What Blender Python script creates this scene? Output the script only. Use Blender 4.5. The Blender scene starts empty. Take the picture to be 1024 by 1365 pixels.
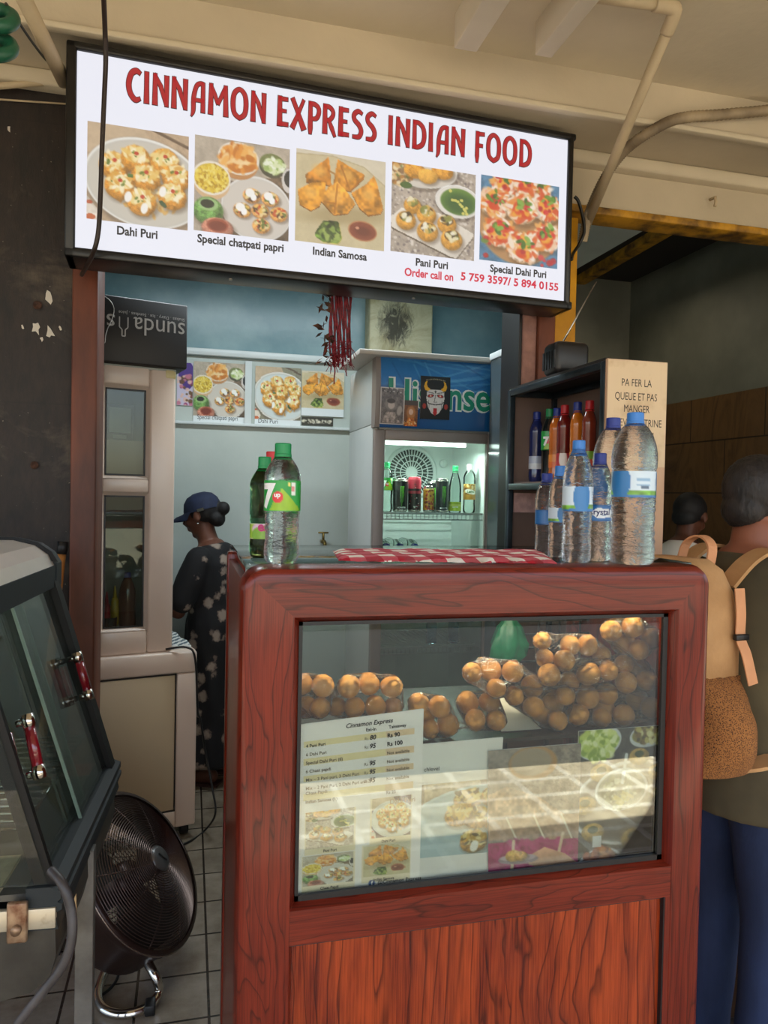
import bpy, bmesh, math, random
import numpy as np
from mathutils import Vector as V, Matrix as M4
random.seed(7)
RNG = np.random.default_rng(7)
S = bpy.context.scene
COL = S.collection
pi = math.pi

# ------------------------------------------------------------------ camera
CAM = V((0, 0, 1.45))
YAW, PITCH, ROLL, FPX = math.radians(14.5), math.radians(-1.29), math.radians(1.15), 1000.0
F_ = V((math.sin(YAW)*math.cos(PITCH), math.cos(YAW)*math.cos(PITCH), math.sin(PITCH)))
R0 = V((math.cos(YAW), -math.sin(YAW), 0))
U0 = R0.cross(F_)
R_ = R0*math.cos(ROLL) + U0*math.sin(ROLL)
U_ = -R0*math.sin(ROLL) + U0*math.cos(ROLL)
cd = bpy.data.cameras.new('camera')
cam = bpy.data.objects.new('camera', cd)
COL.objects.link(cam)
cd.sensor_fit = 'VERTICAL'; cd.sensor_height = 36; cd.lens = 36*FPX/1365
cd.clip_start = 0.01
cam.matrix_world = M4(((R_.x, U_.x, -F_.x, CAM.x), (R_.y, U_.y, -F_.y, CAM.y), (R_.z, U_.z, -F_.z, CAM.z), (0, 0, 0, 1)))
S.camera = cam

# ------------------------------------------------------------------ light and exposure
S.view_settings.view_transform = 'Standard'
S.view_settings.look = 'None'
S.view_settings.gamma = 1
S.view_settings.exposure = 1.25
SUN_EL, SUN_AZ = math.radians(62), math.radians(-168)
world = bpy.data.worlds.new('world'); S.world = world; world.use_nodes = True
wn = world.node_tree
bg = wn.nodes['Background']
sky = wn.nodes.new('ShaderNodeTexSky'); sky.sky_type = 'NISHITA'; sky.sun_disc = False
sky.sun_elevation = SUN_EL; sky.sun_rotation = SUN_AZ
sky.air_density = 1.0; sky.dust_density = 2.5; sky.ozone_density = 0.6
wn.links.new(sky.outputs[0], bg.inputs[0]); bg.inputs[1].default_value = 0.22
sl = bpy.data.lights.new('sun', 'SUN'); sl.energy = 7.0; sl.angle = 0.009; sl.color = (1, .95, .87)
sun = bpy.data.objects.new('sun', sl); COL.objects.link(sun)
sun_dir = V((math.cos(SUN_EL)*0.12, -math.cos(SUN_EL), math.sin(SUN_EL))).normalized()   # towards the sun, behind the photographer
sun.rotation_euler = sun_dir.to_track_quat('Z', 'Y').to_euler()
sun.location = sun_dir*8
def lamp(name, kind, loc, energy, color=(1, 1, 1), size=.3, size_y=None, rot=(0, 0, 0)):
    l = bpy.data.lights.new(name, kind); l.energy = energy; l.color = color
    if kind == 'AREA':
        l.size = size
        if size_y: l.shape = 'RECTANGLE'; l.size_y = size_y
    else: l.shadow_soft_size = size
    o = bpy.data.objects.new(name, l); COL.objects.link(o); o.location = loc; o.rotation_euler = rot
    return o
lamp('stall_ceiling_tube_light', 'AREA', (.45, 3.2, 2.66), 10, (.84, .95, 1), 1.5, .06)
lamp('back_room_lamp', 'AREA', (2.35, 3.9, 2.7), .8, (1, .85, .62), .5, .3)

# ------------------------------------------------------------------ rays of the photograph
def ray(px, py): return F_*FPX + R_*(px-512) - U_*(py-682.5)
def P(px, py, Y=None, X=None, Z=None):
    d = ray(px, py)
    if Y is not None: t = (Y-CAM.y)/d.y
    elif X is not None: t = (X-CAM.x)/d.x
    else: t = (Z-CAM.z)/d.z
    return CAM + d*t
def HIT(px, py, p0, n):
    d = ray(px, py); t = (V(p0)-CAM).dot(n)/d.dot(n)
    return CAM + d*t
def DEP(px, py, dist):
    d = ray(px, py); return CAM + d*(dist/FPX)

# ------------------------------------------------------------------ mesh building
def frame(o, x, z=None, y=None):
    """matrix from origin and axes"""
    x = V(x).normalized()
    if z is not None:
        z = V(z).normalized(); y = z.cross(x).normalized(); z = x.cross(y)
    else:
        y = V(y).normalized(); z = x.cross(y).normalized(); y = z.cross(x)
    return M4(((x.x, y.x, z.x, o[0]), (x.y, y.y, z.y, o[1]), (x.z, y.z, z.z, o[2]), (0, 0, 0, 1)))
def zframe(o, z, up=(0, 0, 1)):
    z = V(z).normalized(); up = V(up)
    if abs(z.dot(up.normalized())) > .99: up = V((0, 1, 0))
    x = up.cross(z).normalized()
    return frame(o, x, z=z)
T = M4.Translation
def RZ(a): return M4.Rotation(a, 4, 'Z')
def RX(a): return M4.Rotation(a, 4, 'X')
def RY(a): return M4.Rotation(a, 4, 'Y')

class MB:
    def __init__(s): s.v = []; s.f = []; s.m = []; s.sm = []; s.c = None
    def add(s, vs, fs, mi=0, M=None, smooth=False):
        o = len(s.v)
        s.v += [tuple(M @ V(p)) for p in vs] if M is not None else [tuple(p) for p in vs]
        s.f += [tuple(i+o for i in f) for f in fs]
        s.m += [mi]*len(fs); s.sm += [smooth]*len(fs)
        return s
    def box(s, a, b, mi=0, M=None, bev=0, seg=2):
        a = V(a); b = V(b)
        lo = [min(a[i], b[i]) for i in range(3)]; hi = [max(a[i], b[i]) for i in range(3)]
        vs = [(x, y, z) for x in (lo[0], hi[0]) for y in (lo[1], hi[1]) for z in (lo[2], hi[2])]
        fs = [(0, 1, 3, 2), (4, 6, 7, 5), (0, 4, 5, 1), (2, 3, 7, 6), (0, 2, 6, 4), (1, 5, 7, 3)]
        if not bev: return s.add(vs, fs, mi, M)
        bev = min(bev, .49*min(hi[i]-lo[i] for i in range(3)))
        bm = bmesh.new(); bv = [bm.verts.new(v) for v in vs]
        for f in fs: bm.faces.new([bv[i] for i in f])
        bmesh.ops.bevel(bm, geom=list(bm.edges), offset=bev, segments=seg, affect='EDGES', profile=.5)
        return s.bm(bm, mi, M, seg > 1)
    def bm(s, bm, mi=0, M=None, smooth=False):
        bm.verts.index_update()
        s.add([v.co.copy() for v in bm.verts], [[v.index for v in f.verts] for f in bm.faces], mi, M, smooth)
        bm.free(); return s
    def quad(s, a, b, c, d, mi=0): return s.add([a, b, c, d], [(0, 1, 2, 3)], mi)
    def lathe(s, prof, n=24, mi=0, M=None, smooth=True, cap=True, wob=None):
        vs = []; fs = []
        for k, (r, z) in enumerate(prof):
            for i in range(n):
                a = 2*pi*i/n; rr = r*(1+(wob(a, z, k) if wob else 0))
                vs.append((rr*math.cos(a), rr*math.sin(a), z))
        for k in range(len(prof)-1):
            for i in range(n):
                j = (i+1) % n
                fs.append((k*n+i, k*n+j, (k+1)*n+j, (k+1)*n+i))
        if cap:
            if prof[0][0] > 1e-6: fs.append(tuple(reversed(range(n))))
            if prof[-1][0] > 1e-6: fs.append(tuple(range((len(prof)-1)*n, len(prof)*n)))
        return s.add(vs, fs, mi, M, smooth)
    def cyl(s, p0, p1, r0, r1=None, n=16, mi=0, smooth=True):
        p0 = V(p0); p1 = V(p1); r1 = r0 if r1 is None else r1
        return s.lathe([(r0, 0), (r1, (p1-p0).length)], n, mi, zframe(p0, p1-p0), smooth)
    def tube(s, pts, r, n=8, mi=0, closed=False, ell=None, up=None, cap=True):
        """swept tube; r number or list; ell = (kx, ky) list scale of the section"""
        pts = [V(p) for p in pts]; N = len(pts)
        rs = r if isinstance(r, (list, tuple)) else [r]*N
        vs = []; fs = []; px = None
        for i, p in enumerate(pts):
            if closed: t = pts[(i+1) % N]-pts[i-1]
            else: t = pts[min(i+1, N-1)]-pts[max(i-1, 0)]
            t = t.normalized() if t.length > 1e-9 else V((0, 0, 1))
            if px is None:
                u = V(up) if up is not None else (V((0, 0, 1)) if abs(t.z) < .9 else V((0, 1, 0)))
                px = u.cross(t).normalized()
            else:
                px = (px - t*px.dot(t)).normalized()
            py = t.cross(px)
            kx, ky = (ell[i] if isinstance(ell, list) else ell) if ell else (1, 1)
            for k in range(n):
                a = 2*pi*k/n
                vs.append(p + px*(math.cos(a)*rs[i]*kx) + py*(math.sin(a)*rs[i]*ky))
        M_ = N if closed else N-1
        for i in range(M_):
            for k in range(n):
                a = i*n+k; b = i*n+(k+1) % n; c = ((i+1) % N)*n+(k+1) % n; d = ((i+1) % N)*n+k
                fs.append((a, b, c, d))
        if cap and not closed:
            fs.append(tuple(reversed(range(n)))); fs.append(tuple(range((N-1)*n, N*n)))
        return s.add(vs, fs, mi, None, n > 4)
    def ball(s, c, r, mi=0, n=16, M=None):
        c = V(c); r = V((r, r, r)) if not hasattr(r, '__len__') else V(r)
        m = n//2
        prof = [(math.sin(pi*k/m), -math.cos(pi*k/m)) for k in range(m+1)]
        prof[0] = (1e-4, -1); prof[-1] = (1e-4, 1)
        MM = T(c) @ M4.Diagonal((r.x, r.y, r.z, 1))
        return s.lathe(prof, n, mi, (M @ MM) if M is not None else MM)
    def prism(s, poly, d0, d1, mi=0, M=None, smooth=False):
        """2D polygon (x,y) extruded in z from d0 to d1"""
        n = len(poly)
        vs = [(x, y, d0) for x, y in poly]+[(x, y, d1) for x, y in poly]
        fs = [tuple(reversed(range(n))), tuple(range(n, 2*n))]
        s.add(vs, fs, mi, M)
        return s.add(vs, [(i, (i+1) % n, n+(i+1) % n, n+i) for i in range(n)], mi, M, smooth)
    def flat(s, poly, z, mi=0, M=None): return s.add([(x, y, z) for x, y in poly], [tuple(range(len(poly)))], mi, M)
    def mesh(s, name, mats, shift=None, fix=True):
        me = bpy.data.meshes.new(name)
        vs = s.v
        me.from_pydata(vs, [], s.f)
        for m in (mats if isinstance(mats, (list, tuple)) else [mats]): me.materials.append(m)
        me.polygons.foreach_set('material_index', s.m)
        me.polygons.foreach_set('use_smooth', s.sm)
        if s.c is not None:
            at = me.color_attributes.new('Col', 'FLOAT_COLOR', 'POINT')
            cc = np.ones((len(vs), 4), dtype=np.float32); cc[:, :3] = np.asarray(s.c)[:len(vs)]
            at.data.foreach_set('color', cc.ravel())
        me.update()
        if fix:
            bm = bmesh.new(); bm.from_mesh(me)
            bmesh.ops.recalc_face_normals(bm, faces=bm.faces); bm.to_mesh(me); bm.free()
        if shift is not None: me.transform(shift)
        return me

WM = {}
def tag(o, label=None, cat=None, group=None, kind=None):
    if label: o['label'] = label
    if cat: o['category'] = cat
    if group: o['group'] = group
    if kind: o['kind'] = kind
    return o
def thing(name, label, cat, loc=(0, 0, 0), rot=0, group=None):
    o = bpy.data.objects.new(name, None); COL.objects.link(o)
    o.empty_display_size = .1
    M = T(V(loc)) @ RZ(rot); o.matrix_world = M; WM[o] = M
    return tag(o, label, cat, group)
def obj(name, mb, mats, parent=None, label=None, cat=None, group=None, kind=None, loc=None, local=False, fix=True):
    """one mesh object. Geometry is in world coordinates (or the parent's when local)"""
    if parent is not None: M = WM[parent]
    else: M = T(V(loc)) if loc is not None else M4.Identity(4)
    me = mb.mesh(name, mats, None if local else M.inverted(), fix) if isinstance(mb, MB) else mb
    o = bpy.data.objects.new(name, me); COL.objects.link(o)
    if parent is not None: o.parent = parent
    else: o.matrix_world = M
    WM[o] = M
    return tag(o, label, cat, group, kind)
def struct(name, mb, mats): return obj(name, mb, mats, kind='structure')
KIDS = {}
def copy_tree(o, parent=None):
    c = o.copy(); COL.objects.link(c)
    if parent is not None: c.parent = parent; c.matrix_parent_inverse.identity()
    for ch in list(o.children): copy_tree(ch, c)
    return c
def dup(o, M, label=None, group=None):
    c = copy_tree(o); c.matrix_world = M; WM[c] = M
    if label: c['label'] = label
    if group: c['group'] = group
    return c

# text as mesh data
def text_geo(txt, size=1, align='LEFT', bold=0, shear=0, sx=1, spacing=1, fit=None):
    cu = bpy.data.curves.new('lettering', 'FONT'); cu.body = txt; cu.size = size; cu.align_x = align
    cu.offset = bold*size; cu.shear = shear; cu.space_character = spacing; cu.resolution_u = 3
    o = bpy.data.objects.new('lettering', cu); COL.objects.link(o)
    dg = bpy.context.evaluated_depsgraph_get(); me = bpy.data.meshes.new_from_object(o.evaluated_get(dg))
    vs = [(v.co.x*sx, v.co.y, 0) for v in me.vertices]; fs = [tuple(p.vertices) for p in me.polygons]
    bpy.data.objects.remove(o); bpy.data.curves.remove(cu); bpy.data.meshes.remove(me)
    if fit and vs:      # stretch to width
        x0 = min(v[0] for v in vs); x1 = max(v[0] for v in vs); k = fit/(x1-x0)
        vs = [((v[0]-x0)*k if align == 'LEFT' else v[0]*k, v[1], 0) for v in vs]
    return vs, fs
def put_text(mb, M, txt, x, y, size, mi=0, z=.001, wrap=None, **k):
    vs, fs = text_geo(txt, size, **k)
    if wrap and vs:                 # fine triangles, so that the letters follow the curve
        bm = bmesh.new(); bv = [bm.verts.new(v) for v in vs]
        for f in fs:
            try: bm.faces.new([bv[i] for i in f])
            except ValueError: pass
        bmesh.ops.triangulate(bm, faces=bm.faces)
        for _ in range(3):
            es = [e for e in bm.edges if e.calc_length() > wrap*.22]
            if not es: break
            bmesh.ops.subdivide_edges(bm, edges=es, cuts=1); bmesh.ops.triangulate(bm, faces=bm.faces)
        bm.verts.index_update(); vs = [tuple(v.co) for v in bm.verts]; fs = [[v.index for v in f.verts] for f in bm.faces]; bm.free()
    out = []
    for (a, b, c) in vs:
        if wrap: t = (a+x)/wrap; out.append((wrap*math.sin(t), -wrap*math.cos(t), b+y))
        else: out.append((a+x, b+y, z))
    mb.add(out, fs, mi, M)

# ------------------------------------------------------------------ materials
def lin(c):
    if isinstance(c, str):
        c = c.lstrip('#'); c = [int(c[i:i+2], 16)/255 for i in (0, 2, 4)]
    return tuple((x/12.92 if x <= .04045 else ((x+.055)/1.055)**2.4) for x in c)
MATS = {}
def _new(name):
    m = bpy.data.materials.new(name); m.use_nodes = True
    nt = m.node_tree; b = nt.nodes['Principled BSDF']
    return m, nt, b
def coords(nt, scale=(1, 1, 1), rot=(0, 0, 0), kind='Object'):
    tc = nt.nodes.new('ShaderNodeTexCoord'); mp = nt.nodes.new('ShaderNodeMapping')
    mp.inputs['Scale'].default_value = scale; mp.inputs['Rotation'].default_value = rot
    nt.links.new(tc.outputs[kind], mp.inputs['Vector']); return mp.outputs[0]
def noise(nt, vec, scale, detail=4, rough=.55, dist=0):
    n = nt.nodes.new('ShaderNodeTexNoise'); n.inputs['Scale'].default_value = scale
    n.inputs['Detail'].default_value = detail; n.inputs['Roughness'].default_value = rough
    n.inputs['Distortion'].default_value = dist
    nt.links.new(vec, n.inputs['Vector']); return n.outputs['Fac']
def ramp(nt, fac, stops):
    r = nt.nodes.new('ShaderNodeValToRGB'); e = r.color_ramp.elements
    while len(e) < len(stops): e.new(.5)
    for i, (p, c) in enumerate(stops):
        e[i].position = p; c = lin(c) if isinstance(c, str) or len(c) == 3 else c
        e[i].color = (*c[:3], 1)
    nt.links.new(fac, r.inputs[0]); return r.outputs[0]
def mixc(nt, fac, a, b, mode='MIX'):
    m = nt.nodes.new('ShaderNodeMix'); m.data_type = 'RGBA'; m.blend_type = mode
    for sock, v in ((m.inputs[0], fac), (m.inputs[6], a), (m.inputs[7], b)):
        if hasattr(v, 'is_output'): nt.links.new(v, sock)
        elif isinstance(v, (int, float)): sock.default_value = v
        else: sock.default_value = (*lin(v), 1)
    return m.outputs[2]
def bump(nt, b, h, strength=.3, dist=.01):
    n = nt.nodes.new('ShaderNodeBump'); n.inputs['Strength'].default_value = strength; n.inputs['Distance'].default_value = dist
    nt.links.new(h, n.inputs['Height']); nt.links.new(n.outputs[0], b.inputs['Normal'])
def mat(name, col, rough=.5, metal=0, var=.12, scale=6, col2=None, bmp=0, bscale=60, spec=.5, coat=0, emit=0, stretch=(1, 1, 1), sheen=0, detail=5, thresh=(.35, .7)):
    """plain material with a noise mottling between two colours"""
    if name in MATS: return MATS[name]
    m, nt, b = _new(name)
    c = lin(col)
    c2 = lin(col2) if col2 else tuple(x*(1-var) for x in c)
    v = coords(nt, stretch)
    f = noise(nt, v, scale, detail)
    o = ramp(nt, f, [(thresh[0], (*c2, 1)), (thresh[1], (*c, 1))])
    nt.links.new(o, b.inputs['Base Color'])
    b.inputs['Roughness'].default_value = rough; b.inputs['Metallic'].default_value = metal
    b.inputs['Specular IOR Level'].default_value = spec; b.inputs['Coat Weight'].default_value = coat
    b.inputs['Coat Roughness'].default_value = .08
    if sheen: b.inputs['Sheen Weight'].default_value = sheen
    if bmp: bump(nt, b, noise(nt, v, bscale, 4), bmp, .004)
    if emit:
        nt.links.new(o, b.inputs['Emission Color']); b.inputs['Emission Strength'].default_value = emit
    MATS[name] = m; return m
mat('steel', '#b8b4ac', .25, .95, var=.1)
def glass_pane(name, tint='#ffffff', ior=1.5, rough=0.0, dirt=0, boost=1.0):
    """thin clear sheet: transparent with a fresnel reflection"""
    if name in MATS: return MATS[name]
    m, nt, b = _new(name); nt.nodes.remove(b)
    out = nt.nodes['Material Output']
    tr = nt.nodes.new('ShaderNodeBsdfTransparent'); tr.inputs[0].default_value = (*lin(tint), 1)
    gl = nt.nodes.new('ShaderNodeBsdfGlossy'); gl.inputs['Roughness'].default_value = rough
    fr = nt.nodes.new('ShaderNodeFresnel'); fr.inputs[0].default_value = ior
    mx = nt.nodes.new('ShaderNodeMixShader')
    mu = nt.nodes.new('ShaderNodeMath'); mu.operation = 'MULTIPLY'; mu.inputs[1].default_value = boost; mu.use_clamp = True
    nt.links.new(fr.outputs[0], mu.inputs[0]); nt.links.new(mu.outputs[0], mx.inputs[0])
    nt.links.new(tr.outputs[0], mx.inputs[1]); nt.links.new(gl.outputs[0], mx.inputs[2])
    last = mx.outputs[0]
    if dirt:
        df = nt.nodes.new('ShaderNodeBsdfDiffuse'); df.inputs[0].default_value = (.5, .5, .47, 1)
        m2 = nt.nodes.new('ShaderNodeMixShader')
        f = noise(nt, coords(nt), 5, 6); mm = nt.nodes.new('ShaderNodeMath'); mm.operation = 'MULTIPLY'; mm.inputs[1].default_value = dirt
        nt.links.new(f, mm.inputs[0]); nt.links.new(mm.outputs[0], m2.inputs[0])
        nt.links.new(last, m2.inputs[1]); nt.links.new(df.outputs[0], m2.inputs[2]); last = m2.outputs[0]
    nt.links.new(last, out.inputs[0]); MATS[name] = m; return m
def film(name, tint='#ffffff', bscale=35, strength=1.0, ior=1.5, rough=.06, boost=1.6, dist=.02):
    """crinkled clear plastic film"""
    if name in MATS: return MATS[name]
    m = glass_pane(name, tint, ior, rough, boost=boost); nt = m.node_tree
    bp = nt.nodes.new('ShaderNodeBump'); bp.inputs['Strength'].default_value = strength; bp.inputs['Distance'].default_value = dist
    nt.links.new(noise(nt, coords(nt), bscale, 3, .5, 1.5), bp.inputs['Height'])
    for n in nt.nodes:
        if n.type == 'BSDF_GLOSSY': nt.links.new(bp.outputs[0], n.inputs['Normal'])
    return m
def liquid(name, col='#ffffff', ior=1.33, rough=0.0, bscale=0, strength=.3):
    if name in MATS: return MATS[name]
    m, nt, b = _new(name)
    b.inputs['Base Color'].default_value = (*[x**.6 for x in lin(col)], 1); b.inputs['Transmission Weight'].default_value = 1
    b.inputs['IOR'].default_value = ior; b.inputs['Roughness'].default_value = rough
    if bscale: bump(nt, b, noise(nt, coords(nt, (1, 1, 3.2)), bscale, 3), strength, .01)
    MATS[name] = m; return m
def printed(name, rough=.45, emit=0, coat=0, gain=1.0):
    """colour printed on paper or film (point colours of the mesh)"""
    if name in MATS: return MATS[name]
    m, nt, b = _new(name)
    a = nt.nodes.new('ShaderNodeVertexColor'); a.layer_name = 'Col'
    nt.links.new(a.outputs[0], b.inputs['Base Color'])
    b.inputs['Roughness'].default_value = rough; b.inputs['Coat Weight'].default_value = coat
    if emit:
        nt.links.new(a.outputs[0], b.inputs['Emission Color']); b.inputs['Emission Strength'].default_value = emit
        b.inputs['Base Color'].default_value = (.1, .1, .1, 1)
        for l in list(b.inputs['Base Color'].links): nt.links.remove(l)
    MATS[name] = m; return m
def wood(name, c1, c2, c3, axis='X', rings=46.0, wander=5.0, rough=.3, coat=.2, spec=.3, line=.10, sharp=1.0):
    """long grain along axis: thin dark growth lines that wander into arches, over streaks between two reds"""
    if name in MATS: return MATS[name]
    m, nt, b = _new(name); N = nt.nodes.new; Lk = nt.links.new
    st = {'X': (.16, 1, 1), 'Y': (1, .16, 1), 'Z': (1, 1, .16)}[axis]; fine = {'X': (.02, 1, 1), 'Y': (1, .02, 1), 'Z': (1, 1, .02)}[axis]
    v = coords(nt, st)
    tc = N('ShaderNodeTexCoord'); sp = N('ShaderNodeSeparateXYZ'); Lk(tc.outputs['Object'], sp.inputs[0])
    n1 = noise(nt, v, 6, 3, .5, 1.0)
    mu = N('ShaderNodeMath'); mu.operation = 'MULTIPLY'; mu.inputs[1].default_value = wander; Lk(n1, mu.inputs[0])
    ad = N('ShaderNodeMath'); ad.operation = 'MULTIPLY_ADD'; ad.inputs[1].default_value = rings
    Lk(sp.outputs['Z' if axis == 'X' else 'X'], ad.inputs[0]); Lk(mu.outputs[0], ad.inputs[2])
    fr = N('ShaderNodeMath'); fr.operation = 'FRACT'; Lk(ad.outputs[0], fr.inputs[0])
    fi = noise(nt, coords(nt, fine), 330, 4, .7); br = noise(nt, v, 16, 3, .6)
    base = mixc(nt, ramp(nt, br, [(.32, (0, 0, 0)), (.68, (1, 1, 1))]), c2, c3)
    base = mixc(nt, .35, base, ramp(nt, fi, [(.35, c1), (.6, c3)]))
    ln = ramp(nt, fr.outputs[0], [(0, (.85, .85, .85)), (line, (.45, .45, .45)), (line*3.2, (0, 0, 0)), (.93, (0, 0, 0)), (1, (.85, .85, .85))])
    o = mixc(nt, ln, base, c1)
    Lk(o, b.inputs['Base Color'])
    b.inputs['Roughness'].default_value = rough; b.inputs['Coat Weight'].default_value = coat; b.inputs['Coat Roughness'].default_value = .10
    b.inputs['Specular IOR Level'].default_value = spec
    MATS[name] = m; return m

# ------------------------------------------------------------------ printed pictures (colours computed per point)
def vnoise(w, h, cells, seed=0):
    r = np.random.default_rng(seed); cy = max(2, int(cells*h/w))
    g = r.random((cy+2, cells+2))
    x = np.linspace(0, cells, w, endpoint=False); y = np.linspace(0, cy, h, endpoint=False)
    xi = x.astype(int); yi = y.astype(int); fx = x-xi; fy = (y-yi)[:, None]
    fx = fx*fx*(3-2*fx); fy = fy*fy*(3-2*fy)
    a = g[yi][:, xi]; b = g[yi][:, xi+1]; c = g[yi+1][:, xi]; d = g[yi+1][:, xi+1]
    return (a*(1-fx)+b*fx)*(1-fy)+(c*(1-fx)+d*fx)*fy
def hexc(c): return np.array([int(c.lstrip('#')[i:i+2], 16)/255 for i in (0, 2, 4)]) if isinstance(c, str) else np.array(c, float)
class Pic:
    def __init__(s, w, h, bgc, aspect=1.0, seed=1):
        s.w, s.h = w, h; s.a = np.ones((h, w, 3))*hexc(bgc); s.asp = aspect   # aspect = height/width
        s.U, s.Vv = np.meshgrid((np.arange(w)+.5)/w, (np.arange(h)+.5)/h)
        s.seed = seed; s.r = random.Random(seed)
        s.n1 = vnoise(w, h, 12, seed); s.n2 = vnoise(w, h, 34, seed+1); s.n3 = np.random.default_rng(seed).random((h, w))
    def mix(s, al, col):
        s.a = s.a*(1-al[..., None])+col*al[..., None] if getattr(col, 'ndim', 1) == 3 else s.a*(1-al[..., None])+hexc(col)*al[..., None]
    def mottle(s, amt=.1):
        s.a = s.a*(1+((s.n1-.5)+(s.n2-.5)*.8+(s.n3-.5)*.6)[..., None]*amt); return s
    def dist(s, cx, cy, rx, ry, rot=0):
        dx = s.U-cx; dy = (s.Vv-cy)*s.asp; c, q = math.cos(rot), math.sin(rot)
        return np.sqrt(((dx*c+dy*q)/rx)**2+((-dx*q+dy*c)/ry)**2)
    def ell(s, cx, cy, rx, ry, col, rot=0, soft=.06, al=1.0):
        d = s.dist(cx, cy, rx, ry, rot); s.mix(np.clip((1-d)/soft+.5, 0, 1)*al, col); return s
    def ball(s, cx, cy, rx, ry, col, dark=.55, tex=.35, rot=0):
        s.ell(cx+.02, cy+ry*.25, rx*1.08, ry, '#3a2413', rot, .3, .35)
        d = s.dist(cx, cy, rx, ry, rot); e = s.dist(cx-rx*.25, cy-ry*.35, rx*1.5, ry*1.5, rot)
        sh = 1.12-dark*np.clip(e, 0, 1.3)**2*.8
        c = hexc(col)*np.clip(sh*(1+(s.n2-.5)*tex+(s.n3-.5)*tex*.7), 0, 1.5)[..., None]
        s.mix(np.clip((1-d)/.12+.5, 0, 1), c); return s
    def crumbs(s, cx, cy, rx, ry, cols, n, size, ecc=1.0):
        for _ in range(n):
            a = s.r.random()*6.283; q = math.sqrt(s.r.random())
            k = size*(.6+.8*s.r.random())
            s.ell(cx+rx*q*math.cos(a), cy+ry*q*math.sin(a), k*ecc, k, s.r.choice(cols), s.r.random()*3, .5, .9)
        return s
    def plate(s, cx, cy, rx, ry, col, rot=0, rim='#ffffff', inner='#b9b3a4'):
        s.ell(cx+.01, cy+.03, rx*1.03, ry*1.05, '#4a3c30', rot, .1, .4)
        s.ell(cx, cy, rx, ry, rim, rot, .03); s.ell(cx, cy+.005, rx*.965, ry*.955, inner, rot, .04, .55); s.ell(cx, cy+.006, rx*.94, ry*.92, col, rot, .08)
        return s
    def poly(s, pts, col, soft=.01, shade=0, tex=.2):
        ins = np.zeros((s.h, s.w), bool); n = len(pts)
        for i in range(n):
            x1, y1 = pts[i]; x2, y2 = pts[(i+1) % n]
            if y1 == y2: continue
            cnd = ((y1 > s.Vv) != (y2 > s.Vv)) & (s.U < (x2-x1)*(s.Vv-y1)/(y2-y1)+x1)
            ins ^= cnd
        c = hexc(col)
        if shade or tex:
            ys = [p[1] for p in pts]; g = (s.Vv-min(ys))/(max(ys)-min(ys)+1e-6)
            c = c*np.clip(1+shade*(.5-g)+(s.n2-.5)*tex+(s.n1-.5)*tex, 0, 2)[..., None]
        s.mix(ins.astype(float), c if getattr(c, 'ndim', 1) == 3 else c); return s
    def line(s, x0, y0, x1, y1, wd, col, al=1.0):
        dx, dy = x1-x0, (y1-y0)*s.asp; L2 = dx*dx+dy*dy+1e-9
        px, py = s.U-x0, (s.Vv-y0)*s.asp; t = np.clip((px*dx+py*dy)/L2, 0, 1)
        d = np.sqrt((px-t*dx)**2+(py-t*dy)**2); s.mix(np.clip((wd-d)/(wd*.5)+.2, 0, 1)*al, col); return s
    def rect(s, u0, v0, u1, v1, col, al=1.0):
        s.mix(((s.U >= u0) & (s.U < u1) & (s.Vv >= v0) & (s.Vv < v1)).astype(float)*al, col); return s
    def linear(s):
        a = np.clip(s.a, 0, 1); return np.where(a <= .04045, a/12.92, ((a+.055)/1.055)**2.4)
def pic_mesh(pic, place):
    """grid mesh whose points carry the picture's colours. place(u, v) -> world point, v downwards"""
    mb = MB(); w, h = pic.w, pic.h
    mb.v = [tuple(place((i)/(w-1), (j)/(h-1))) for j in range(h) for i in range(w)]
    mb.f = [(j*w+i, j*w+i+1, (j+1)*w+i+1, (j+1)*w+i) for j in range(h-1) for i in range(w-1)]
    mb.m = [0]*len(mb.f); mb.sm = [False]*len(mb.f)
    mb.c = pic.linear().reshape(-1, 3)
    return mb
def bilinear(a, b, c, d):
    """a top left, b top right, c bottom right, d bottom left"""
    a, b, c, d = V(a), V(b), V(c), V(d)
    return lambda u, v: (a*(1-u)+b*u)*(1-v)+(d*(1-u)+c*u)*v
def add_pic(mb, pic, place, mi=0):
    """append a picture grid to an MB that keeps colours"""
    g = pic_mesh(pic, place); n0 = len(mb.v)
    if mb.c is None: mb.c = [(1, 1, 1)]*n0
    mb.c = list(map(tuple, mb.c))+[(1, 1, 1)]*(n0-len(mb.c))+[tuple(x) for x in g.c]
    mb.add(g.v, g.f, mi)
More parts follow.
